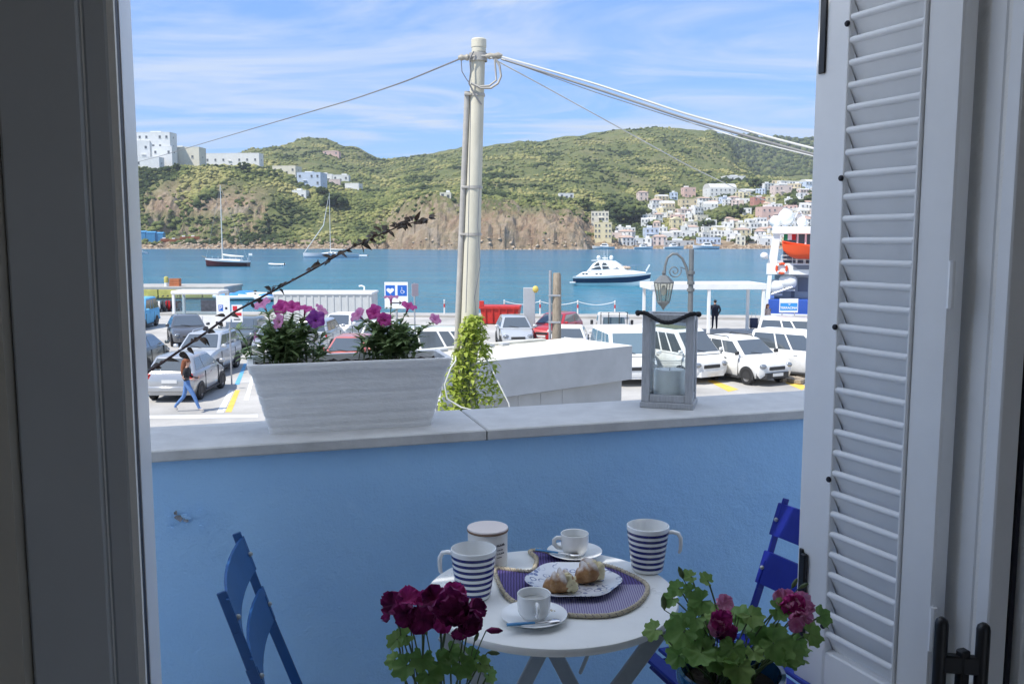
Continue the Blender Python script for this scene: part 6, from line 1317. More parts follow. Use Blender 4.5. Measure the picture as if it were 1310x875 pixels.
# ---- long white container
c = atZ(412, 424, GZ); YY = 50.0; a = atY(350, 375, YY); b2 = atY(475, 375, YY); t = thing('shipping_container', 'long white container with flat roof edge behind the flower trough', 'container', ((a.x + b2.x) / 2, YY, GZ)); ww = b2.x - a.x; hh = a.z - GZ
o = MB(); wbox(o, -ww / 2, ww / 2, 0, 2.3, .1, hh - .1); o.build('box', mat('container_white', (.58, .59, .57), .6, var=.06, vscale=2), t)
o = MB(); wbox(o, -ww / 2 - .06, ww / 2 + .06, -.06, 2.36, hh - .098, hh + .03, .02); o.build('roof', m_sw, t, 30)
for k in range(14): o = MB(); x = -ww / 2 + .2 + k * (ww - .4) / 13; wbox(o, x - .05, x + .05, -.03, -.001, .15, hh - .11); o.build('wall_rib', MATS['container_white'], t)
o = MB(); q = atY(464, 369, YY); o.tube([(ww / 2 - .55, 1, hh), (ww / 2 - .55, 1, hh + .3), (ww / 2 - .7, 1, hh + .36), (ww / 2 - .85, 1, hh + .33)], .05, 6); o.build('vent_pipe', m_sw, t, 50)
# ================================================================== people (one skinned surface each)
m_skin = mat('skin', (.50, .30, .22), .5, var=.06, vscale=20); m_jean = mat('denim', (.10, .20, .42), .85, var=.2, vscale=25, bump=.2, bscale=120); m_blk_cl = mat('black_cloth', (.02, .02, .024), .85, var=.2, vscale=15); m_navy_cl = mat('navy_cloth', (.014, .018, .035), .85, var=.25, vscale=12, bump=.15)
m_hair = mat('red_brown_hair', (.20, .065, .025), .55, var=.35, vscale=40, stretch=(6, 6, 1)); m_hairb = mat('black_hair', (.018, .014, .012), .5); m_shoe = mat('pale_shoe', (.55, .50, .46), .7); m_shoed = mat('dark_shoe', (.03, .027, .025), .6); m_ltop = mat('light_top', (.45, .36, .32), .8, var=.2, vscale=20)
def skin_body(name, joints, edges, parent, mats, mfun, sub=2):
    me = bpy.data.meshes.new(name); ks = list(joints); me.from_pydata([joints[k][0] for k in ks], [(ks.index(a), ks.index(b)) for a, b in edges], [])
    ob = bpy.data.objects.new('tmp_body', me); C.objects.link(ob); ob.modifiers.new('skin', 'SKIN')
    if not me.skin_vertices: 
        bm = bmesh.new(); bm.from_mesh(me); bm.verts.layers.skin.verify(); bm.to_mesh(me); bm.free()
    for i, k in enumerate(ks):
        r_ = joints[k][1]; me.skin_vertices[0].data[i].radius = r_ if isinstance(r_, tuple) else (r_, r_); me.skin_vertices[0].data[i].use_root = (k == 'pelvis')
    s_ = ob.modifiers.new('sub', 'SUBSURF'); s_.levels = sub; s_.render_levels = sub
    dg = bpy.context.evaluated_depsgraph_get(); m2 = bpy.data.meshes.new_from_object(ob.evaluated_get(dg)); bpy.data.objects.remove(ob)
    m2.name = name; m2.materials.clear()
    for m in mats: m2.materials.append(m)
    for p in m2.polygons: p.material_index = mfun(p.center); p.use_smooth = True
    o_ = bpy.data.objects.new(name, m2); C.objects.link(o_); o_.parent = parent; return o_
def hand(parent, m, wrist, d, sd_, s=1.0, curl=.5):
    wrist, d, sd_ = Vector(wrist), Vector(d).normalized(), Vector(sd_).normalized(); n = d.cross(sd_); o = MB()
    o.tube([wrist, wrist + d * .035 * s, wrist + d * .085 * s], [.026 * s, .036 * s, .034 * s], 10, flat=.55)
    for k, L in enumerate((.062, .072, .068, .052)):
        b = wrist + d * .08 * s + sd_ * ((k - 1.5) * .019 * s); e1 = b + d * L * .5 * s + n * .004; e2 = e1 + (d * math.cos(curl) + n * math.sin(curl)) * L * .5 * s; o.tube([b, e1, e2], [.0095 * s, .0088 * s, .0065 * s], 6)
    b = wrist + d * .03 * s - sd_ * .03 * s; o.tube([b, b + (d * .6 - sd_ * .6) * .045 * s, b + (d * .95 - sd_ * .55) * .07 * s], [.011 * s, .010 * s, .007 * s], 6); kind(o.build('hand', m, parent, 60), 'stuff')
def face(parent, hc, fwd, s=1.0, hairm=None):
    hc, f = Vector(hc), Vector(fwd).normalized(); sd_ = f.cross(Vector((0, 0, 1)))
    o = MB(); o.tube([hc + f * .088 * s + Vector((0, 0, .012)), hc + f * .112 * s + Vector((0, 0, -.022)), hc + f * .088 * s + Vector((0, 0, -.030))], [.007, .013, .009], 8); o.build('nose', m_skin, parent, 60)
    for q in (-1, 1):
        o = MB(); o.ball(hc + f * .088 * s + sd_ * (q * .032) + Vector((0, 0, .014)), (.011, .011, .007), 8, 6); o.build('eye', m_blk_cl, parent, 60)
        o = MB(); o.ball(hc + sd_ * (q * .078 * s) + Vector((0, 0, -.005)) - f * .005, (.018, .018, .03), 8, 6); o.build('ear', m_skin, parent, 60)
    o = MB(); o.tube([hc + f * .088 * s - sd_ * .022 + Vector((0, 0, -.054)), hc + f * .095 * s + Vector((0, 0, -.054)), hc + f * .088 * s + sd_ * .022 + Vector((0, 0, -.054))], .006, 6); o.build('mouth', mat('lips', (.42, .16, .14), .5), parent, 60)
# ---- woman in jeans walking to the right
c = atZ(240, 527, GZ); wo = thing('person', 'woman with long red-brown hair, black top and blue jeans, walking', 'person', c, 0)
J = {'pelvis': ((0, 0, .93), (.125, .105)), 'waist': ((.01, 0, 1.08), (.105, .085)), 'chest': ((.03, 0, 1.25), (.135, .10)), 'neckb': ((.035, 0, 1.385), (.075, .06)), 'neck': ((.045, 0, 1.445), .045), 'jaw': ((.065, 0, 1.50), (.062, .066)), 'head': ((.06, 0, 1.565), (.078, .092)), 'crown': ((.05, 0, 1.625), (.058, .068)),
     'hipF': ((.05, -.085, .88), .088), 'kneeF': ((.26, -.09, .50), .062), 'ankF': ((.40, -.09, .12), .044), 'toeF': ((.53, -.09, .075), .034),
     'hipB': ((-.03, .085, .88), .088), 'kneeB': ((-.12, .085, .48), .062), 'ankB': ((-.42, .085, .16), .044), 'toeB': ((-.34, .085, .045), .032),
     'shR': ((.03, -.17, 1.335), .055), 'elR': ((-.02, -.215, 1.08), .042), 'wrR': ((.18, -.18, 1.045), .031), 'shL': ((.03, .17, 1.335), .055), 'elL': ((.06, .215, 1.08), .042), 'wrL': ((.26, .15, 1.06), .031)}
E = [('pelvis', 'waist'), ('waist', 'chest'), ('chest', 'neckb'), ('neckb', 'neck'), ('neck', 'jaw'), ('jaw', 'head'), ('head', 'crown'), ('pelvis', 'hipF'), ('hipF', 'kneeF'), ('kneeF', 'ankF'), ('ankF', 'toeF'), ('pelvis', 'hipB'), ('hipB', 'kneeB'), ('kneeB', 'ankB'), ('ankB', 'toeB'), ('chest', 'shR'), ('shR', 'elR'), ('elR', 'wrR'), ('chest', 'shL'), ('shL', 'elL'), ('elL', 'wrL')]
def mfw(p):
    if p.z > 1.40: return 0
    if p.z > .99: return 2 if (abs(p.y) < .24 and p.x < .16) else 0
    if p.z < .13: return 3
    return 1
skin_body('body', J, E, wo, [m_skin, m_jean, m_blk_cl, m_shoe], mfw); face(wo, (.062, 0, 1.565), (1, 0, 0), .92)
hand(wo, m_skin, (.18, -.18, 1.045), (1, .1, .1), (0, 0, 1), .9); hand(wo, m_skin, (.26, .15, 1.06), (.9, -.3, .1), (0, 0, 1), .9)
o = MB(); o.ball((.035, 0, 1.60), (.108, .098, .105), 16, 12, nse=.12, seed=1); o.loft([[(x0 + .08 * math.cos(a) * w_, .085 * w_ * math.sin(a), z) for a in (2 * math.pi * k / 14 for k in range(14))] for x0, w_, z in ((-.02, 1.0, 1.62), (-.05, 1.05, 1.50), (-.075, 1.0, 1.38), (-.085, .95, 1.26), (-.09, .7, 1.16), (-.09, .25, 1.11))]); kind(o.build('hair', m_hair, wo, 60), 'stuff')
o = MB(); o.ball((.32, .0, 1.07), (.075, .06, .02), 10, 6); o.build('phone', m_blk_cl, wo, 60)
# ---- man in a dark jacket, back to the camera, under the shelter
def standing(label, loc, rz, H, top, trouser, hairm, shoe, wide=1.0, pose='pockets', longhair=False):
    t = thing('person', label, 'person', loc, rz); k = H / 1.75; w_ = wide
    J = {'pelvis': ((0, 0, .95), (.15 * w_, .115)), 'waist': ((0, 0, 1.10), (.16 * w_, .115)), 'chest': ((.01, 0, 1.30), (.18 * w_, .125)), 'neckb': ((0, 0, 1.44), (.095, .075)), 'neck': ((.005, 0, 1.505), .055), 'jaw': ((.03, 0, 1.56), (.066, .074)), 'head': ((.02, 0, 1.63), (.08, .094)), 'crown': ((.01, 0, 1.695), (.062, .072)),
         'hR': ((0, -.10, .90), .10), 'kR': ((.015, -.115, .49), .07), 'aR': ((0, -.125, .11), .048), 'tR': ((.13, -.14, .04), .036), 'hL': ((0, .10, .90), .10), 'kL': ((.01, .115, .49), .07), 'aL': ((0, .125, .11), .048), 'tL': ((.13, .14, .04), .036),
         'sR': ((0, -.205 * w_, 1.405), .068), 'eR': ((-.03, -.275 * w_, 1.13), .056), 'wR': ((.10, -.225 * w_, .94), .040), 'sL': ((0, .205 * w_, 1.405), .068), 'eL': ((-.03, .275 * w_, 1.13), .056), 'wL': ((.10, .225 * w_, .94), .040)}
    J = {a: (tuple(q * k for q in p), tuple(q * k for q in r_) if isinstance(r_, tuple) else r_ * k) for a, (p, r_) in J.items()}
    E2 = [('pelvis', 'waist'), ('waist', 'chest'), ('chest', 'neckb'), ('neckb', 'neck'), ('neck', 'jaw'), ('jaw', 'head'), ('head', 'crown')] + [(a, b + s_) if a == 'pelvis' or a == 'chest' else (a + s_, b + s_) for s_ in 'RL' for a, b in (('pelvis', 'h'), ('h', 'k'), ('k', 'a'), ('a', 't'), ('chest', 's'), ('s', 'e'), ('e', 'w'))]
    skin_body('body', J, E2, t, [m_skin, trouser, top, shoe], lambda p: 0 if p.z > 1.49 * k else 2 if p.z > .92 * k else 3 if p.z < .10 * k else 1); face(t, (.02 * k, 0, 1.63 * k), (1, 0, 0))
    for s_ in (-1, 1): hand(t, m_skin, (.10 * k, s_ * .225 * w_ * k, .94 * k), (.3, 0, -1), (1, 0, 0), .95)
    o = MB(); o.ball((-.012 * k, 0, 1.665 * k), (.100 * k, .090 * k, .092 * k), 14, 10, nse=.1, seed=2)
    if longhair: o.loft([[(x0 + .06 * math.cos(a) * w2, .085 * w2 * math.sin(a), z * k) for a in (2 * math.pi * q / 12 for q in range(12))] for x0, w2, z in ((-.05, 1, 1.66), (-.07, 1, 1.5), (-.08, .8, 1.36), (-.08, .2, 1.3))])
    kind(o.build('hair', hairm, t, 60), 'stuff'); return t
p = atZ(914, 421.5, GZ); man = standing('man in a dark jacket standing with his back turned under the shelter', p, R(92), 1.76, m_navy_cl, m_navy_cl, m_hairb, m_shoed, 1.14)
o = MB(); o.loft([[(.13 * w_ * math.cos(a), .205 * w_ * math.sin(a), z) for a in (2 * math.pi * q / 18 for q in range(18))] for w_, z in ((1.02, .80), (1.05, .95), (1.04, 1.15), (1.08, 1.32), (.85, 1.42))], cap=False); o.build('jacket', m_navy_cl, man, 60)
p = atZ(981, 426, GZ); standing('woman in a light top and blue jeans beside the ferry', p, R(-60), 1.66, m_ltop, m_jean, m_hair, m_shoed, .86, longhair=True)
# ---- suitcase under the shelter
p = atZ(964, 421, GZ); t = thing('suitcase', 'dark blue suitcase standing under the white shelter', 'suitcase', p, R(10))
o = MB(); o.box((0, 0, .36), (.48, .26, .60), None, 0, .05); o.build('shell', mat('suitcase_navy', (.02, .028, .07), .5, var=.2, vscale=8), t, 40)
o = MB(); o.tube([(-.13, .05, .66), (-.13, .05, 1.0), (.13, .05, 1.0), (.13, .05, .66)], .012, 6); o.build('handle', m_galv, t, 50)
for s_ in (-1, 1): o = MB(); o.ball((s_ * .17, 0, .03), (.03, .03, .03), 8, 6); o.build('wheel', m_plas, t, 60)
# ================================================================== boats (x forwards to the bow)
m_gel = mat('gelcoat_white', (.78, .79, .78), .25, coat=.4, var=.03, vscale=2); m_hnavy = mat('hull_navy', (.010, .025, .075), .2, coat=.5); m_maroon = mat('hull_maroon', (.085, .018, .022), .4, var=.15, vscale=2); m_teak = mat('teak_deck', (.33, .23, .14), .7, var=.2, vscale=6, stretch=(1, 8, 1)); m_anti = mat('waterline_teal', (.20, .36, .36), .5); m_dkgl = mat('boat_glass', (.05, .06, .065), .08, coat=.4); m_canvas = mat('sail_cover', (.72, .70, .64), .8, var=.08, vscale=3); m_bcov = mat('blue_boat_cover', (.06, .28, .62), .7, var=.15, vscale=2)
def hull(mb_, L, B, fb_bow, fb_st, draft=.35, mi=0, transom=.8, n=15, z_lo=None, z_hi=None, keelrise=.6):
    """hull strip between relative heights 0 (keel) and 1 (sheer); z_lo/z_hi pick a band"""
    lo, hi = (0, 1) if z_lo is None else (z_lo, z_hi); rings = []
    for i in range(n):
        q = i / (n - 1); x = -L / 2 + L * q; w_ = B / 2 * (transom + (1 - transom) * math.sin(math.pi * min(1, q * 1.6) / 2)) * (1 if q < .45 else max(.012, 1 - ((q - .45) / .55) ** 2.1)); sheer = lerp(fb_st, fb_bow, q ** 1.7); kz = -draft + keelrise * max(0, (q - .7) / .3) ** 2
        ring = []
        for s_ in (1, -1):
            seq = [lo + (hi - lo) * j / 5 for j in range(6)]
            for f in (seq if s_ == 1 else seq[::-1]): ring.append((x + .25 * f * fb_bow * max(0, q - .6), s_ * w_ * (.25 + .75 * f ** .55) if f > 0 else s_ * .02, lerp(kz, sheer, f)))
        rings.append(ring)
    mb_.loft(rings, mi)
# ---- maroon sailing yacht
p = atZ(291, 341, SEA); yt = thing('sailing_yacht', 'maroon hulled wooden sailing yacht with one tall white mast', 'sailboat', (p.x, p.y, SEA), R(174)); k_ = p.y / F_PX
Ly = 60 * k_ / .99
o = MB(); hull(o, Ly * .93, 3.4, 2.05, 1.35, .5, z_lo=.0, z_hi=.80); o.build('hull', m_maroon, yt, 50)
o = MB(); hull(o, Ly * .935, 3.42, 2.05, 1.35, .5, z_lo=.805, z_hi=1); o.build('bulwark', m_gel, yt, 50)
o = MB(); o.loft([[(x, w_, z0), (x, w_ * .85, z1), (x, -w_ * .85, z1), (x, -w_, z0)] for x, w_, z0, z1 in ((-3.6, 1.0, 1.25, 1.75), (-1, 1.1, 1.25, 1.85), (1.6, .85, 1.3, 1.8), (2.2, .7, 1.4, 1.5))]); o.build('cabin', m_gel, yt, 40)
zt_ = zpix(237, p.y) - SEA; o = MB(); o.tube([(1.2, 0, 1.2), (1.15, 0, zt_ * .6), (1.1, 0, zt_)], [.16, .13, .08], 8); o.build('mast', m_canvas, yt, 50)
o = MB(); o.tube([(1.1, 0, 2.9), (-1, 0, 2.6), (-4.2, 0, 2.45)], [.22, .26, .14], 8); o.build('furled_sail', m_canvas, yt, 50)
o = MB(); o.tube([(Ly * .46, 0, 2.1), (Ly * .56, 0, 2.6)], [.09, .05], 6); o.build('bowsprit', m_teak, yt, 50)
for x, z in ((Ly * .46, 2.2), (-Ly * .45, 1.5)): o = MB(); o.tube([(x, 0, z), (1.1, 0, zt_ - .2)], .018, 4); o.build('stay', m_wirew, yt)
for k in range(7):
    x = -Ly * .40 + k * Ly * .13; o = MB(); o.tube([(x, -1.35, 1.4 + .07 * k), (x, -1.35, 2.1 + .07 * k)], .03, 5); o.build('stanchion', m_gel, yt, 50)
o = MB(); o.tube([(-Ly * .47, .0, 1.5), (-Ly * .48, 0, 3.2)], .03, 5); o.box((-Ly * .51, 0, 2.95), (.9, .02, .55)); kind(o.build('ensign', m_gel, yt), 'stuff')
# ---- white sloop and its dinghy
p = atZ(424, 329.5, SEA); y2 = thing('sailing_yacht', 'white sailing sloop moored below the rocky shore with furled headsail', 'sailboat', (p.x, p.y, SEA), R(184)); k_ = p.y / F_PX; Lz = 70 * k_
o = MB(); hull(o, Lz, 3.8, 1.75, 1.35, .4); o.build('hull', m_gel, y2, 50)
o = MB(); o.loft([[(x, w_, z0), (x, w_ * .8, z1), (x, -w_ * .8, z1), (x, -w_, z0)] for x, w_, z0, z1 in ((-3.5, 1.1, 1.3, 1.9), (0, 1.2, 1.3, 2.1), (3.6, .7, 1.4, 1.6))]); cb_ = o.build('cabin', m_gel, y2, 40)
for x in (-2.2, -.8, .6): o = MB(); o.box((x, -1.16, 1.68), (.9, .10, .22), None, 0, .04); o.box((x, 1.16, 1.68), (.9, .10, .22), None, 0, .04); kind(o.build('window', m_dkgl, cb_, 40), 'stuff')
zt_ = zpix(247, p.y) - SEA; o = MB(); o.tube([(.3, 0, 1.6), (.25, 0, zt_)], [.14, .08], 8); o.build('mast', m_canvas, y2, 50)
o = MB(); o.tube([(Lz * .48, 0, 1.9), (2.6, 0, zt_ * .5), (.5, 0, zt_ - 1.2)], [.16, .20, .06], 6); o.build('furled_headsail', m_canvas, y2, 50)
o = MB(); o.tube([(.2, 0, 3.0), (-4.2, 0, 2.9)], [.22, .16], 6); o.build('boom', m_canvas, y2, 50)
o = MB(); o.tube([(.28, -1.2, zt_ * .45), (.28, 1.2, zt_ * .45)], .04, 5); o.build('spreader', m_canvas, y2, 50)
def dinghy(label, u, v, L, head, m=None, cover=None):
    p = atZ(u, v, SEA); t = thing('dinghy', label, 'dinghy', (p.x, p.y, SEA), R(head)); o = MB()
    B = L * .42; rim = []
    for k in range(22):
        q = k / 21; a = -math.pi * .5 + math.pi * q
        rim.append(Vector((L * .18 + L * .32 * math.cos(a), B * .5 * math.sin(a), .32 + .14 * max(0, math.cos(a)))))
    rim = [Vector((-L * .5, -B * .5, .32))] + rim + [Vector((-L * .5, B * .5, .32))]; o.tube(rim, .19 * L / 3.6, 8); o.build('tube', m or m_gel, t, 60)
    o = MB(); hull(o, L * .95, B * .9, .35, .25, .15); o.build('hull', m_gel, t, 50)
    o = MB(); o.box((-L * .52, 0, .45), (.28, .25, .6), None, 0, .06); o.build('outboard', m_plas, t, 40)
    if cover: o = MB(); o.ball((0, 0, .42), (L * .45, B * .46, .38), 14, 8, nse=.2, seed=u); o.build('cover', cover, t, 60)
    return t
dinghy('small white dinghy adrift beside the maroon yacht', 354, 340, 4.0, 172); dinghy('white tender lying astern of the white sloop', 460, 328.5, 6.0, 180)
# ---- motor yacht
p = atZ(783, 366, SEA); YYa = p.y; k_ = YYa / F_PX; my = thing('motor_yacht', 'white motor yacht with navy hull band and radar arch', 'motor yacht', (p.x, YYa, SEA), R(-22)); Lm = 90 * k_ / math.cos(R(22)) * 1.0
o = MB(); hull(o, Lm, 3.4, 2.0, 1.35, .4, z_lo=0, z_hi=.46, transom=.92, keelrise=.9); o.build('hull', m_gel, my, 50)
o = MB(); hull(o, Lm * 1.001, 3.42, 2.0, 1.35, .4, z_lo=.462, z_hi=.83, transom=.92, keelrise=.9); o.build('hull_band', m_hnavy, my, 50)
o = MB(); hull(o, Lm * 1.002, 3.44, 2.0, 1.35, .4, z_lo=.832, z_hi=1.0, transom=.92, keelrise=.9); o.build('sheer_strake', m_gel, my, 50)
sx = Lm / 11.0
def sup(sec): return [[(x * sx, w_, z0), (x * sx, w_ * .92, z1 * .55 + z0 * .45), (x * sx, w_ * .72, z1), (x * sx, -w_ * .72, z1), (x * sx, -w_ * .92, z1 * .55 + z0 * .45), (x * sx, -w_, z0)] for x, w_, z0, z1 in sec]
o = MB(); o.loft(sup([(-5.0, 1.55, 1.2, 1.45), (-4.2, 1.6, 1.25, 1.95), (-2.5, 1.6, 1.3, 2.25), (.5, 1.55, 1.35, 2.45), (2.2, 1.3, 1.45, 2.35), (4.0, .75, 1.7, 2.15), (5.0, .2, 1.9, 2.05)])); o.build('deck', m_gel, my, 40)
o = MB(); o.loft(sup([(-3.4, 1.35, 2.0, 2.25), (-2.6, 1.35, 2.1, 3.2), (-1.6, 1.3, 2.2, 3.65), (.2, 1.25, 2.3, 3.60), (1.4, 1.1, 2.35, 2.9), (2.3, .8, 2.3, 2.42)])); ds = o.build('deckhouse', m_gel, my, 40)
def win_strip(pts, nm='window'):
    for s_ in (-1, 1):
        o_ = MB(); o_.slab([(x * sx, s_ * y, z) for x, y, z in pts], (0, s_, .25), .03); o_.build(nm, m_dkgl, ds)
win_strip([(-2.9, 1.345, 2.38), (-1.25, 1.31, 2.42), (-1.45, 1.25, 2.80), (-2.0, 1.27, 2.72)]); win_strip([(-1.05, 1.30, 2.44), (1.35, 1.09, 2.50), (.9, 1.06, 2.72), (-1.15, 1.25, 2.85)]); win_strip([(-2.4, 1.25, 2.86), (-1.55, 1.22, 2.95), (-1.65, 1.06, 3.35), (-2.0, 1.06, 3.32)]); win_strip([(-1.2, 1.20, 2.98), (.55, 1.10, 2.95), (.1, 1.0, 3.22), (-1.1, 1.05, 3.34)])
o = MB(); o.slab([(1.45 * sx, -.85, 2.62), (1.45 * sx, .85, 2.62), (.45 * sx, .80, 3.40), (.45 * sx, -.80, 3.40)], (.6, 0, .8), .03); o.build('windscreen', m_dkgl, ds)
o = MB(); o.beam((-2.9 * sx, 0, 3.62), (-.2 * sx, 0, 3.66), 1.9, .10, bev=.03); o.build('hard_top', m_gel, my, 40)
for x, y in ((-1.9, -.55), (-.3, .55)): o = MB(); o.ball((x * sx, y, 4.02), (.30, .30, .34), 14, 10); o.build('radar_dome', m_gel, my, 60)
for x, y, h in ((-1.35, .3, 1.9), (-.7, -.3, 1.7)): o = MB(); o.tube([(x * sx, y, 3.65), (x * sx, y, 3.65 + h)], [.03, .012], 5); o.build('aerial', m_gel, my, 50)
o = MB(); o.box((-1.1 * sx, 0, 3.95), (.9, .12, .12), None, 0, .03); o.tube([(-1.1 * sx, 0, 3.66), (-1.1 * sx, 0, 4.3)], .05, 6); kind(o.build('radar', m_gel, my, 40), 'stuff')
for s_ in (-1, 1):
    o = MB(); o.tube([(1.6 * sx, s_ * 1.15, 2.9), (3.4 * sx, s_ * .8, 2.98), (5.2 * sx, s_ * .12, 3.05)], .025, 5); o.build('guard_rail', m_chrome, my, 50)
    for x, y, z in ((2.2, 1.05, 2.2), (3.0, .9, 2.2), (3.9, .65, 2.2), (4.7, .32, 2.15)): o = MB(); o.tube([(x * sx, s_ * y, z), (x * sx, s_ * y, 3.0)], .02, 5); o.build('stanchion', m_chrome, my, 50)
o = MB(); o.beam((5.0 * sx, 0, 2.2), (5.5 * sx, 0, 3.1), .10, .22, bev=.03); o.build('anchor_roller', m_gel, my, 30)
o = MB(); o.box((-5.55 * sx, 0, .45), (.9, 2.9, .14), None, 0, .04); o.build('bathing_platform', m_gel, my, 30)
for x in (-3.9, -3.4, -1.9, -1.3): o = MB(); o.ball((x * sx, -1.52, 1.78), (.22, .10, .08), 10, 6); o.build('porthole', m_dkgl, my, 60)
o = MB(); o.ball((2.1 * sx, -.3, 2.62), (.75, .5, .26), 14, 8, nse=.4, seed=3); o.build('sunbathing_cushion', mat('cushion_buff', (.55, .42, .32), .8, var=.3, vscale=6), my, 60)
# ---- small white boat at the left edge and boats moored by the town
def motorboat(label, u, v, L, head, m=None, group=None):
    p = atZ(u, v, SEA); t = thing('motorboat', label, 'motorboat', (p.x, p.y, SEA), R(head), group); o = MB(); hull(o, L, L * .32, L * .16, L * .11, .3); o.build('hull', m or m_gel, t, 50)
    o = MB(); o.loft([[(x * L, w_ * L, z0 * L), (x * L, w_ * .8 * L, z1 * L), (x * L, -w_ * .8 * L, z1 * L), (x * L, -w_ * L, z0 * L)] for x, w_, z0, z1 in ((-.22, .11, .1, .16), (-.15, .12, .1, .26), (.05, .11, .11, .26), (.16, .09, .12, .15))]); c_ = o.build('cabin', m_gel, t, 40)
    o = MB(); o.loft([[(x * L, w_ * L, .175 * L), (x * L, w_ * L, .225 * L), (x * L, -w_ * L, .225 * L), (x * L, -w_ * L, .175 * L)] for x, w_ in ((-.13, .118), (.06, .108), (.09, .09))]); o.build('window_band', m_dkgl, c_)
motorboat('small white motorboat below the yellow rubble wall', 176, 325, 9, 170)
motorboat('white motorboat moored below the blue fronted warehouse', 903, 318.9, 18, 185)
motorboat('pale canopied launch moored below the dark boat shed', 862, 318.8, 14, 8)
motorboat('white motorboat moored below the yellow palace', 772, 319.0, 15, 178)
motorboat('white cabin boat moored in front of the cream harbour houses', 823, 319.0, 13, 5)
# ---- covered dinghies between the pier and the container
for k, (u, v, cv) in enumerate(((300, 384, m_bcov), (326, 383, m_canvas), (312, 381, m_bcov), (340, 385, m_bcov))):
    dinghy(('blue covered dinghy moored at the end of the pier', 'white covered dinghy between two blue covered ones', 'blue covered dinghy moored behind the parking sign', 'blue covered dinghy beside the white container')[k], u, v, 4.2, 200 + 25 * k, m_gel, cv)
# ================================================================== yellow pier
m_yel = mat('pier_yellow', (.52, .46, .13), .8, var=.25, vscale=1.2, detail=8)
YP = 100.0; a, b2 = atY(60, 367, YP), atY(287, 367, YP); PZ = a.z; t = thing('pier', 'long low pier with yellow fendered side and pale deck', 'pier', (a.x, YP, SEA))
ln = b2.x - a.x; o = MB(); wbox(o, 0, ln, .02, 7, PZ - SEA - .32, PZ - SEA, .03); o.build('deck', m_conc, t, 30)
nsec = int(ln / 2.3)
for k in range(nsec): o = MB(); wbox(o, k * ln / nsec + .06, (k + 1) * ln / nsec - .06, -.05, .25, .15, PZ - SEA - .33, .03); o.build('fender_panel', m_yel, t, 30)
o = MB(); wbox(o, .1, ln - .1, .26, 6.8, -.6, PZ - SEA - .325); o.build('pier_wall', m_conc, t)
p = atY(213, 366, YP + 1.2); t2 = thing('mooring_post', 'cream and yellow round mooring post on the pier', 'post', (p.x, YP + 1.2, PZ)); o = MB(); o.lathe([(.22, 0), (.22, .42)], 14, cap=False); o.build('base', m_sw, t2, 50); o = MB(); o.lathe([(.24, .42), (.24, .95), (.17, 1.08), (.001, 1.12)], 14); o.build('cap', m_yel, t2, 50)
m_orp = mat('orange_crate', (.50, .17, .07), .7, var=.15, vscale=3)
p = atY(224, 366, YP + 1.5)
for k in range(3): o = MB(); wbox(o, -.55 + .03 * k, .60, -.35, .35, 0, .24, .02); wbox(o, -.58, .62, -.37, .37, .24, .28, .01); ob = o.build('orange_pallet', m_orp, None, 30); ob.location = (p.x, YP + 1.5, PZ + .285 * k + .001); tag(ob, ('orange pallet on the pier, lowest of its stack', 'orange pallet on the pier, middle of its stack', 'orange pallet on the pier, topmost of its stack')[k], 'pallet', 'stacked pallets on the pier')
# ================================================================== ferry at the quay
FY = 63.0; fk = FY / F_PX; fo_ = atY(980, 410, FY); fer = thing('ferry', 'white and blue ferry moored beside the quay with orange rescue boat', 'ferry', (fo_.x, FY, SEA), R(-17))
def fx(u): return xpix(u, 350, FY) - fo_.x
def fz(v): return zpix(v, FY) - SEA
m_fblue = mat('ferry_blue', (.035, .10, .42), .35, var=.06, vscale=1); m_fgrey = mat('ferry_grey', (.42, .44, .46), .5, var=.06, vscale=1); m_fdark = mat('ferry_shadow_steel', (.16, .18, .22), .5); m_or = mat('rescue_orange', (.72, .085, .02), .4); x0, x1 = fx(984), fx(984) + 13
def fbox(nm, xa, xb, ya, yb, za, zb, m, bev=.03, par=None): o_ = MB(); wbox(o_, xa, xb, ya, yb, za, zb, bev); return o_.build(nm, m, par or fer, 30)
fbox('hull', x0, x1, 0, 9, -.4, fz(383), m_fblue); fbox('rubbing_strake', x0 - .03, x1, -.10, -.002, fz(404), fz(401), m_gel)
fbox('main_deck_house', x0 + .35, x1, 1.6, 9, fz(383) + .002, fz(352), m_fgrey)
fbox('bulwark_deck', x0 - .2, x1, .2, 9, fz(351.5), fz(337), m_gel)
fbox('upper_deck_shade', fx(1000), x1, 2.4, 9, fz(336.5), fz(300), m_fdark); fbox('roof', fx(986), x1, .1, 9, fz(299.5), fz(290), m_gel)  # dark block paints the shade of the open upper deck
o = MB(); o.loft([[(fx(981), .3, fz(345)), (fx(992), .3, fz(345)), (fx(992), 1.2, fz(345)), (fx(981), 1.2, fz(345))], [(fx(987), .3, fz(300)), (fx(996), .3, fz(300)), (fx(996), 1.2, fz(300)), (fx(987), 1.2, fz(300))]]); o.build('raked_pillar', m_gel, fer)
o = MB(); o.loft([[(fx(979), .25, fz(400)), (fx(985), .25, fz(400)), (fx(985), .5, fz(400)), (fx(979), .5, fz(400))], [(fx(983), .25, fz(337)), (fx(988), .25, fz(337)), (fx(988), .5, fz(337)), (fx(983), .5, fz(337))]]); o.build('stern_post', m_gel, fer)
for u in (1017, 1027, 1042, 1060): o = MB(); o.tube([(fx(u), .5, fz(337)), (fx(u), .5, fz(299.6))], .07, 8); o.build('pillar', m_gel, fer, 50)
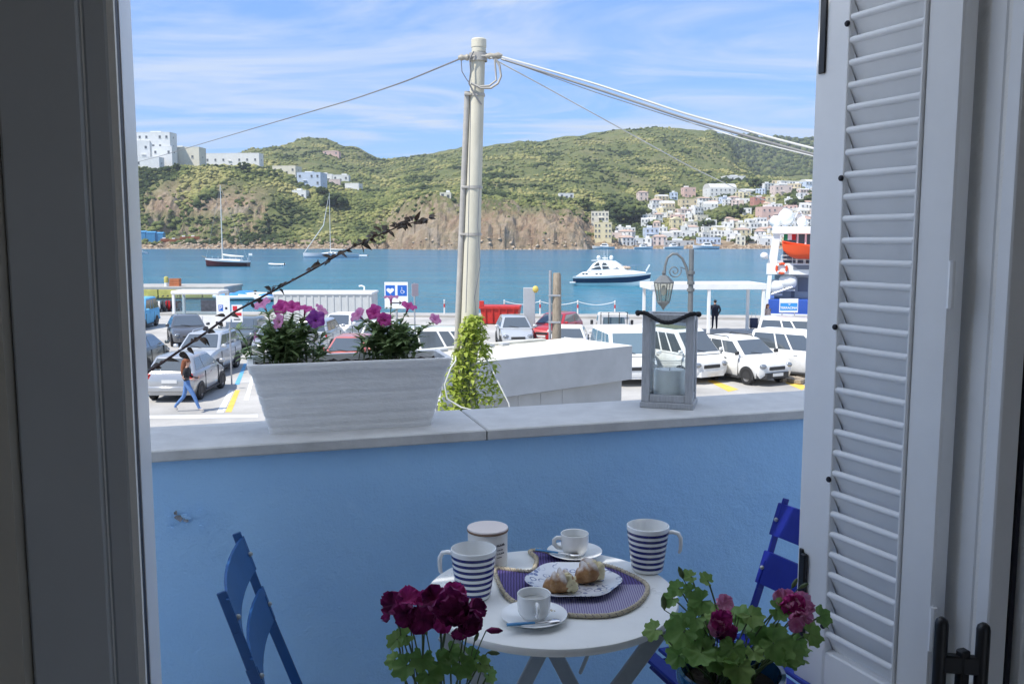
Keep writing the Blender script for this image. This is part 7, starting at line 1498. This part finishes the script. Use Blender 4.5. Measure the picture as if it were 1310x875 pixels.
for u, v in ((992, 367), (1007, 361)):
    o = MB(); c_ = Vector((fx(u), .75, fz(v))); o.tube([c_ + Vector((-.62, 0, 0)), c_ + Vector((-.5, 0, 0)), c_ + Vector((-.2, 0, 0)), c_ + Vector((.2, 0, 0)), c_ + Vector((.5, 0, 0)), c_ + Vector((.62, 0, 0))], [.2, .42, .50, .50, .42, .2], 16); rf = o.build('life_raft', m_gel, fer, 50)
    o = MB(); o.box(c_ + Vector((0, -.0, -.56)), (1.0, .5, .16), None, 0, .02); o.build('cradle', m_fgrey, rf, 30)
o = MB(); cc = Vector((fx(999), .12, fz(343.5))); ring = [cc + Vector((.34 * math.cos(a), 0, .34 * math.sin(a))) for a in (2 * math.pi * k / 24 for k in range(25))]; o.tube(ring, .085, 8, cap=False); lb = o.build('lifebuoy', m_or, fer, 60)
for k in range(4): a = math.pi / 4 + k * math.pi / 2; o = MB(); o.tube([cc + Vector((.34 * math.cos(a + d_), 0, .34 * math.sin(a + d_))) for d_ in (-.2, 0, .2)], .090, 8); o.build('white_band', m_gel, lb, 60)
for u0, u1, va, vb in ((1020, 1032, 356, 374), (1040, 1052, 356, 378), (1012, 1016, 360, 382)): fbox('doorway', fx(u0), fx(u1), 1.55, 1.598, fz(vb), fz(va), m_fdark, .01)
fbox('name_board', fx(1013), fx(1040), .14, .198, fz(344.5), fz(339), m_fdark, .01)
for k in range(14): o = MB(); x = fx(998) + k * .75; o.tube([(x, .3, fz(337)), (x, .3, fz(327))], .022, 5); o.build('rail_post', m_gel, fer, 50)
for v in (327, 332): o = MB(); o.tube([(fx(998), .3, fz(v)), (fx(998) + 10, .3, fz(v))], .022, 5); o.build('rail', m_gel, fer, 50)
o = MB(); o.tube([(fx(984), .4, fz(378)), (fx(1013), .4, fz(367))], .07, 6); o.build('gangway_rail', m_gel, fer, 50)
for u, v, r_ in ((989, 283, .42), (1002, 277, .55), (1022, 284, .35)):
    o = MB(); o.ball((fx(u), 2.0, fz(v)), (r_, r_, r_ * 1.05), 16, 12); d_ = o.build('radar_dome', m_gel, fer, 60); o = MB(); o.lathe([(.16, 0), (.12, fz(v) - r_ - fz(290) + .12)], 10, (fx(u), 2.0, fz(290))); o.build('dome_stand', m_gel, d_, 50)
o = MB(); o.tube([(fx(1008), 2.2, fz(290)), (fx(1018), 2.2, fz(268)), (fx(1030), 2.2, fz(286))], .07, 6); o.build('mast_stay', m_gel, fer, 50)
o = MB(); o.ball((fx(977), .2, fz(327.5)), (.28, .25, .25), 12, 8); o.tube([(fx(977), .2, fz(327.5)), (fx(985), .5, fz(333))], .05, 6); kind(o.build('floodlight', m_gel, fer, 60), 'stuff')
# flag: green, white, red
for k, m in enumerate((mat('flag_green', (.02, .22, .09), .8), m_gel, mat('flag_red', (.45, .03, .03), .8))):
    o = MB(); xs = [fx(1000) + .01 + .27 * k + .27 * j / 4 for j in range(5)]; o.loft([[(x, .35 + .05 * math.sin(x * 9), fz(307) - .06 * (x - xs[0])), (x, .36 + .05 * math.sin(x * 9), fz(299.8)), (x, .372 + .05 * math.sin(x * 9), fz(299.8)), (x, .362 + .05 * math.sin(x * 9), fz(307) - .06 * (x - xs[0]))] for x in xs]); o.build('flag_stripe', m, fer)
# orange rescue boat in its davit
rb_ = thing('rescue_boat', 'bright orange rescue boat slung on the ferry upper deck', 'lifeboat', (fo_.x + fx(1030) * .956 - .0, FY - .292 * fx(1030) - .2, SEA + fz(329)), R(163))
o = MB(); hull(o, 3.4, 1.2, .95, .72, .12); o.build('hull', m_or, rb_, 50); o = MB(); o.tube([(-1.6, -.52, .75), (0, -.62, .78), (1.1, -.42, .92), (1.75, 0, 1.05)], .09, 8); o.build('fender', m_or, rb_, 50)
o = MB(); o.tube([(-.6, .7, -.2), (-.6, .75, 1.3), (-.6, .1, 1.6), (-.6, 0, .75)], .05, 6); o.build('davit', m_gel, rb_, 50)
# destination board on the quay rail
c = atY(1009, 391, 55); t = thing('destination_board', 'white board with blue panel and white lettering by the ferry', 'sign', (c.x, 55, GZ)); kk = 55 / F_PX; cz = c.z - GZ
o = MB(); o.box((0, 0, cz), (24 * kk, .03, 18 * kk), None, 0, .005); bd = o.build('board', m_sgw, t, 30)
o = MB(); o.box((0, -.018, cz - 1.5 * kk), (22 * kk, .006, 9.5 * kk)); o.build('blue_panel', mat('panel_sky_blue', (.05, .30, .68), .5), bd)
text_mesh('TERRACINA', 4.0 * kk, m_sgw, bd, (0, -.0235, cz - 3.0 * kk), bold=.006); o = MB(); o.slab([(-.06, -.0235, cz + 2 * kk), (.12, -.0235, cz + 2 * kk), (.03, -.0235, cz + .6 * kk)], (0, 1, 0), .002); o.build('emblem', m_sgw, bd)
for sx_ in (-1, 1): o = MB(); o.tube([(sx_ * 8 * kk, .04, 0), (sx_ * 8 * kk, .04, cz + .3)], .03, 6); o.build('post', m_galv, t, 50)
# ================================================================== houses across the bay
HC = {'white': (.72, .72, .70), 'cream': (.70, .66, .54), 'pale pink': (.70, .57, .51), 'salmon': (.66, .46, .40), 'yellow': (.70, .62, .40), 'pale blue': (.52, .60, .72), 'ochre': (.64, .54, .36), 'grey': (.50, .50, .49), 'red': (.50, .24, .19)}
HM = {k: mat('render_' + k.replace(' ', '_'), c, .9, var=.07, vscale=.35, detail=6) for k, c in HC.items()}
m_fwin = mat('far_window', (.10, .11, .12), .4); m_fshut = mat('far_shutter', (.14, .17, .15), .7); m_troof = mat('far_tile_roof', (.48, .35, .28), .9, var=.2, vscale=.8); m_froof = mat('far_flat_roof', (.60, .59, .55), .9, var=.1, vscale=.5); m_trim = mat('far_trim', (.74, .73, .70), .8)
_u = MB(); _u.box((0, 0, 0), (1, 1, 1)); _wo = _u.build('window', m_fwin); WIN = _wo.data; bpy.data.objects.remove(_wo)
_u = MB(); _u.box((0, 0, 0), (1, 1, 1)); _wo = _u.build('sill', m_trim); SIL = _wo.data; bpy.data.objects.remove(_wo)
hr = random.Random(5)
def house(label, u, vb, wpx, hpx, col, rz=None, rows=None, cols=None, roof='flat', group='houses of the far harbour town', dep=None, name='house', p=None, wsc=1.0, cat='house'):
    p = p or ground_hit(u, vb)
    if p is None: return None
    k = p.y / F_PX; ww, hh = wpx * k, hpx * k; rz = R(hr.uniform(-24, 24)) if rz is None else R(rz); dd = dep or max(5.0, ww * hr.uniform(.7, 1.1))
    t = thing(name, label, cat, (p.x, p.y + dd * .25, p.z), rz, group); fnd = 6.0
    o = MB(); wbox(o, -ww / 2, ww / 2, -dd / 2, dd / 2, -fnd, hh); o.build('wall', HM[col], t)
    if roof == 'flat':
        o = MB()
        for a_ in ((-ww / 2 - .05, ww / 2 + .05, -dd / 2 - .05, -dd / 2 + .25), (-ww / 2 - .05, ww / 2 + .05, dd / 2 - .25, dd / 2 + .05), (-ww / 2 - .05, -ww / 2 + .25, -dd / 2 + .251, dd / 2 - .251), (ww / 2 - .25, ww / 2 + .05, -dd / 2 + .251, dd / 2 - .251)): wbox(o, *a_, hh + .002, hh + .5)
        kind(o.build('roof_parapet', HM[col], t), 'stuff')
        if hr.random() < .6: o = MB(); q = hr.uniform(-.25, .25) * ww; wbox(o, q - ww * .16, q + ww * .16, 0, dd * .4, hh + .003, hh + 2.1); o.build('roof_hut', HM['white'], t)
        if hr.random() < .5: o = MB(); q = hr.uniform(-.4, .4) * ww; wbox(o, q - .3, q + .3, -dd * .3, -dd * .3 + .6, hh + .003, hh + 1.3); o.build('chimney', HM['cream'], t)
        if ww > 6 and hr.random() < .5: o = MB(); q = hr.uniform(-.2, .2) * ww; wbox(o, q - 1.8, q + 1.8, -dd / 2 - 1.1, -dd / 2 - .003, hh * .5 - .9, hh * .5 - .7); o.build('balcony', m_trim, t)
    elif roof == 'vault':
        o = MB(); o.loft([[(x, (dd / 2) * math.cos(a), hh + .003 + .38 * dd / 2 * math.sin(a)) for a in (math.pi * q / 12 for q in range(13))] for x in (-ww / 2, ww / 2)]); o.build('roof', m_froof, t, 50)
    elif roof == 'gable':
        o = MB(); o.add([(-ww / 2 - .3, -dd / 2 - .3, hh), (ww / 2 + .3, -dd / 2 - .3, hh), (ww / 2 + .3, dd / 2 + .3, hh), (-ww / 2 - .3, dd / 2 + .3, hh), (0, -dd / 2 - .3, hh + ww * .24), (0, dd / 2 + .3, hh + ww * .24)], [(0, 1, 4), (2, 3, 5), (1, 2, 5, 4), (3, 0, 4, 5), (0, 3, 2, 1)]); o.build('roof', HM[col] if col == 'yellow' else m_troof, t)
    elif roof == 'tile':
        o = MB(); o.add([(-ww / 2 - .3, -dd / 2 - .3, hh), (ww / 2 + .3, -dd / 2 - .3, hh), (ww / 2 + .3, dd / 2 + .3, hh), (-ww / 2 - .3, dd / 2 + .3, hh), (-ww * .25, 0, hh + 1.5), (ww * .25, 0, hh + 1.5)], [(0, 1, 5, 4), (1, 2, 5), (2, 3, 4, 5), (3, 0, 4), (0, 3, 2, 1)]); o.build('roof', m_troof, t)
    rows = rows or max(1, int(round(hh / 3.3))); cols = cols or max(2, int(round(ww / 3.2)))
    for r_ in range(rows):
        for c_ in range(cols):
            if hr.random() < .12: continue
            x = -ww / 2 + (c_ + .5) * ww / cols; z = (r_ + .52) * hh / rows; door = r_ == 0 and c_ == cols // 2
            wz = 2.2 if door else 1.45
            wn = inst('door' if door else 'window', WIN, t, (x, -dd / 2 - .02, 1.1 if door else z), (0, 0, 0), (1.25 * wsc, .10, wz * (1 if door else wsc)))
            if not door: inst('sill', SIL, wn, (0, -1.0, -.56), (0, 0, 0), (1.3, 3.0, .10))
    for sgn in (-1, 1):
        for r_ in range(rows): inst('window', WIN, t, (sgn * (ww / 2 + .02), 0, (r_ + .52) * hh / rows), (0, 0, 0), (.10, 1.1, 1.4))
    return t
# landmarks
G1 = 'houses of the far harbour town'
house('yellow palace with tall arched storeys beside the brown cliff', 772, 309, 22, 20, 'yellow', -8, 3, 5); house('cream hillside villa with a row of tall windows above the palace', 768, 290, 22, 12, 'cream', -6, 2, 5)
house('yellow church-like house with pointed gable above the quay', 865, 294, 14, 11, 'yellow', 6, 2, 2, 'gable'); house('pale blue trimmed white house on the quay', 833, 306, 17, 12, 'pale blue', 3, 2, 3)
house('large salmon pink house with a white balcony behind the ferry', 985, 282, 27, 15, 'salmon', 4, 2, 4); house('bright yellow house beside a white one on the upper terraces', 986, 262, 12, 9, 'yellow', 0, 2, 2); house('brick red house on the upper terraces', 971, 261, 16, 9, 'red', 4, 2, 3)
house('tall pink house at the top of the town', 1000, 252, 22, 12, 'pale pink', 5, 2, 4); house('pink villa above the blue house on the slope', 881, 253, 15, 12, 'salmon', 8, 2, 3); house('brick villa standing alone among trees on the hillside', 822, 256, 12, 10, 'pale pink', 8, 2, 2, 'tile')
house('blue rendered house below the pink villa', 862, 256, 9, 8, 'pale blue', 0, 2, 2); house('ochre house with a wide front above the town', 880, 266, 20, 11, 'ochre', 6, 2, 4); house('blue fronted warehouse on the far quay', 907, 313, 28, 7, 'pale blue', 0, 1, 6, dep=9); house('dark grey boat shed on the far quay', 868, 314, 38, 6, 'grey', 0, 1, 7, dep=10)
house('broad white villa with a vaulted roof high above the town', 922, 250, 34, 10, 'white', 4, 2, 6, 'vault')
# terraces of ordinary houses
cols = ['white'] * 13 + ['cream'] * 4 + ['pale pink'] * 2 + ['yellow', 'pale blue', 'salmon', 'ochre']
taken = [(772, 309, 24), (768, 290, 24), (865, 294, 14), (833, 306, 17), (985, 282, 30), (986, 262, 14), (971, 261, 16), (1000, 252, 22), (881, 253, 15), (822, 256, 12), (880, 266, 20), (907, 313, 28), (868, 314, 38), (922, 250, 34)]
LBL = {c: '%s %s house of the far harbour town' for c in HC}
nh = 0
for row, v in enumerate((314, 310, 306, 301, 296, 291, 286, 281, 276, 271, 266, 261, 256, 250, 245, 240)):
    lo = {0: 760, 1: 758, 2: 760, 3: 792, 4: 800, 5: 820, 6: 820, 7: 826, 8: 830, 9: 834, 10: 836, 11: 842, 12: 950, 13: 955, 14: 980, 15: 990}[row]; u = lo + hr.uniform(0, 8)
    while u < 1110:
        w_ = hr.uniform(9, 19); h_ = hr.uniform(6.5, 11) if v > 270 else hr.uniform(5.5, 8.5)
        ok = all(not (abs(u - a) < (b_ + w_) * .42 and abs(v - c_) < 6) for a, c_, b_ in taken)
        if 915 < u < 965 and 268 < v < 290: ok = ok and hr.random() < .25
        if 884 < u < 925 and 285 < v < 300: ok = ok and hr.random() < .5
        if u < 855 and 284 < v < 300: ok = ok and hr.random() < .5
        if ok and hr.random() < .86:
            col = hr.choice(cols); rf = hr.choice(['flat', 'flat', 'flat', 'vault', 'tile']); big = 'broad' if w_ > 14 else 'small'
            lab = {'flat': 'flat-roofed', 'vault': 'vault-roofed', 'tile': 'tile-roofed'}[rf]
            where = 'on the quay of' if row < 2 else 'just above the quay of' if row < 5 else 'on the middle terraces of' if row < 9 else 'on the upper terraces of' if row < 13 else 'on the topmost slope of'
            house('%s %s %s house %s the far harbour town' % (big, col, lab, where), u, v, w_, h_, col, None, None, None, rf, '%s %s %s houses %s the town' % (big, col, lab, where)); nh += 1
        u += w_ * hr.uniform(.95, 1.35)
# headland villas
G2 = 'villas on the headland'
def hl(*a, **k): house(*a, group=G2, cat='villa', name='villa', wsc=1.5, **k)
pv_ = atY(200, 210, 800); pv_.z = terr(pv_.x, 800); hl('white villa with a long roof slab at the top of the headland', 200, 192, 43, 44, 'white', -4, 4, 5, dep=14, p=pv_); hl('stepped white villa wing in front of the topmost villa', 210, 215, 26, 27, 'white', -6, 2, 3, dep=9); hl('small white villa wing beside the thin tall tree', 183, 215, 20, 31, 'white', 5, 2, 2, dep=8); hl('cream block with three dark windows on the headland', 232, 214, 52, 24, 'cream', -3, 1, 3, dep=16); hl('low white terrace building at the cliff edge', 190, 216, 32, 14, 'white', -3, 1, 3, dep=10); hl('long low white house with a roof terrace on the headland', 298, 214, 72, 16, 'white', -5, 1, 7, dep=12)
hl('small cream house on the saddle behind the headland', 366, 224, 30, 9, 'cream', -6, 1, 4); hl('pale blue shuttered white house on the saddle', 398, 240, 30, 17, 'pale blue', -4, 2, 4); hl('small white house above the pale blue one', 418, 230, 14, 8, 'white', 0, 1, 2); hl('little white house with a terrace on the saddle', 436, 234, 20, 7, 'white', 4, 1, 3); hl('white cottage half hidden by trees on the saddle', 452, 244, 18, 8, 'white', -8, 1, 2); hl('pink cottage on the saddle', 428, 238, 14, 8, 'pale pink', 5, 1, 2); hl('white house below the pale blue one', 384, 250, 18, 8, 'white', -5, 1, 2)
hl('white cottage on the slope behind the brown cliff', 724, 256, 18, 6, 'white', 6, 1, 3); hl('cream farmhouse in the middle of the green hill', 570, 255, 14, 6, 'cream', 0, 1, 2); hl('low white house on the hill below the light ridge path', 938, 231, 26, 6, 'white', 5, 1, 4); hl('red roofed farm on the flank of the left-hand peak', 424, 200, 20, 5, 'salmon', 0, 1, 3, roof='tile')
# roof terrace frame and cypress-like tree by the villas are small: built as trees below
# ---- shore works below the headland
m_cont = mat('container_blue', (.06, .26, .48), .6, var=.1, vscale=1); 
for k, u in enumerate((181, 193, 203)):
    p = ground_hit(u, 309.5, 600) or atZ(u, 316, SEA); kk = p.y / F_PX; ww, hh = 11 * kk, 13 * kk; t = thing('blue_shed', ('blue steel shed nearest the window jamb on the far shore', 'blue steel shed between two others on the far shore', 'blue steel shed beside the orange boats on the far shore')[k], 'shed', (p.x, p.y, p.z - .5), R(4), 'blue sheds on the far shore'); o = MB(); wbox(o, -ww / 2, ww / 2, 0, 6, -3, hh); o.build('wall', m_cont, t)
    for q in range(6): o = MB(); x = -ww / 2 + (q + .5) * ww / 6; wbox(o, x - .12, x + .12, -.12, -.003, 0, hh - .3); o.build('wall_rib', m_cont, t)
    o = MB(); o.add([(-ww / 2 - .2, -.3, hh), (ww / 2 + .2, -.3, hh), (ww / 2 + .2, 6.3, hh), (-ww / 2 - .2, 6.3, hh), (-ww / 2 - .2, 3, hh + 1), (ww / 2 + .2, 3, hh + 1)], [(0, 1, 5, 4), (2, 3, 4, 5), (1, 2, 5), (3, 0, 4), (0, 3, 2, 1)]); o.build('roof', m_cont, t)
for k, u in enumerate((212, 224, 237, 249)):
    p = ground_hit(u, 309, 600) or atZ(u, 315, SEA); t = thing('orange_boat', ('orange hulled boat ashore beside the blue sheds', 'orange hulled boat ashore with a white cabin', 'rust orange boat ashore between two others', 'orange boat ashore at the end of the row')[k], 'boat', (p.x, p.y, p.z + .8), R(hr.uniform(-15, 15)), 'boats ashore below the headland'); o = MB(); hull(o, 7.0, 2.4, 2.2, 1.8, .5); o.build('hull', m_orp, t, 50); o = MB(); o.box((-1, 0, 2.2), (2.2, 1.4, 1.0), None, 0, .1); o.build('cabin', m_gel, t, 30)
    for x in (-2, 2): o = MB(); o.box((x, 0, -1.0), (.3, 1.6, 1.4)); o.build('chock', m_wood, t)
# rubble along the shore, uncountable
it = []; rs2 = random.Random(8); m_rock = scrub_material('shore_rock', [(.1, (.18, .125, .085)), (.5, (.38, .28, .19)), (.9, (.50, .41, .31))])
for k in range(2600):
    u = rs2.uniform(150, 1060); s0_ = 640
    for i in range(len(COL) - 1):
        if COL[i] <= u < COL[i + 1]: s0_ = lerp(SH[i], SH[i + 1], _sm((u - COL[i]) / (COL[i + 1] - COL[i])))
    Y = s0_ + rs2.uniform(-7, 9); X = (u - CX) / F_PX * Y; z = max(SEA - .2, terr(X, Y)); r_ = rs2.uniform(.3, 1.4)
    if z > 2.2 or (490 < u < 770 and rs2.random() < .6): continue
    it.append((X, Y, z, r_, r_ * .7, rs2.uniform(.2, .9) + (.25 if u < 290 else 0)))
kind(bush_mass('shore_rocks', it, m_rock, 5, ICO1), 'stuff')['label'] = 'pale brown rocks along the far shoreline'
# ---- trees one can tell apart
def far_tree(label, u, v, hpx, wpx, seed, tint, group):
    p = ground_hit(u, v);
    if p is None: return
    k = p.y / F_PX; H, Wd = hpx * k, wpx * k; rn = random.Random(seed); t = thing('tree', label, 'tree', p, 0, group); o = MB(); o.tube([(0, 0, -1), (.1, 0, H * .3), (0, .1, H * .6)], [.4, .3, .15], 7)
    for q in range(4): a = rn.uniform(0, 6.28); o.tube([(0, 0, H * .35), (Wd * .2 * math.cos(a), Wd * .2 * math.sin(a), H * .55)], [.18, .06], 5)
    kind(o.build('trunk', mat('far_bark', (.10, .075, .055), .9), t, 60), 'stuff'); items = []
    for q in range(46):
        a = rn.uniform(0, 6.28); rr_ = Wd * .5 * math.sqrt(rn.random()); z = H * (.35 + .62 * rn.random() * (1 - .6 * (rr_ / (Wd * .5)) ** 2)); r_ = Wd * rn.uniform(.06, .15); items.append((rr_ * math.cos(a), rr_ * math.sin(a), z, r_, r_ * .75, min(1, max(0, tint + rn.uniform(-.2, .2)))))
    c_ = bush_mass('crown', items, m_scrub, seed); c_.parent = t
TG = 'trees among the far houses'
far_tree('dark round pine below the saddle houses', 428, 268, 20, 30, 1, .0, TG); far_tree('dark tree beside the grey rock on the saddle', 412, 252, 12, 16, 2, .1, TG); far_tree('tall thin tree at the top of the headland villas', 178, 204, 18, 5, 3, .1, TG); far_tree('dark tree in front of the long white villa', 312, 222, 14, 16, 4, .1, TG); far_tree('small tree before the cream block villa', 226, 218, 10, 9, 5, .15, TG)
for k, (u, v, h_, w_, lb) in enumerate(((795, 286, 22, 34, 'broad dark tree above the cream hillside villa'), (812, 284, 26, 34, 'tall dark tree below the lone brick villa'), (782, 276, 18, 26, 'dark tree on the slope above the yellow palace'), (835, 291, 10, 22, 'low green tree between the terraces and the yellow church'), (905, 292, 12, 16, 'small green tree above the blue fronted warehouse'), (934, 282, 14, 24, 'leafy tree on the bank left bare of houses'), (950, 276, 14, 26, 'spreading dark tree below the brick red house'), (918, 286, 12, 20, 'green tree at the foot of the bare bank'), (1018, 268, 16, 22, 'dark tree behind the ferry radar domes'), (1036, 262, 14, 18, 'green tree beside the tall pink house'), (955, 310, 9, 18, 'low dark tree on the quay beside the ferry'), (942, 313, 8, 14, 'small tree on the quay beside the blue warehouse'), (968, 245, 14, 18, 'dark tree above the brick red house'), (846, 250, 12, 20, 'green tree behind the blue rendered house'), (1010, 300, 12, 16, 'green tree hidden behind the ferry roof'), (748, 268, 14, 22, 'dark tree on top of the brown cliff'))):
    far_tree(lb, u, v, h_, w_, 20 + k, (.08, .32)[k % 2], TG)
# ================================================================== haze over the bay
o = MB(); o.box((0, 1200, 130), (4200, 3000, 290)); hz_ = o.build('haze', None if False else mat('haze', (1, 1, 1)))
hm = MATS['haze']; ht = hm.node_tree; ht.nodes.remove(ht.nodes['Principled BSDF']); pv = ht.nodes.new('ShaderNodeVolumePrincipled'); pv.inputs['Color'].default_value = (.86, .91, .98, 1); pv.inputs['Density'].default_value = .00013; pv.inputs['Anisotropy'].default_value = .2
ht.links.new(pv.outputs[0], ht.nodes['Material Output'].inputs['Volume']); kind(hz_, 'stuff')['label'] = 'thin sea haze over the bay'
bpy.context.view_layer.update()
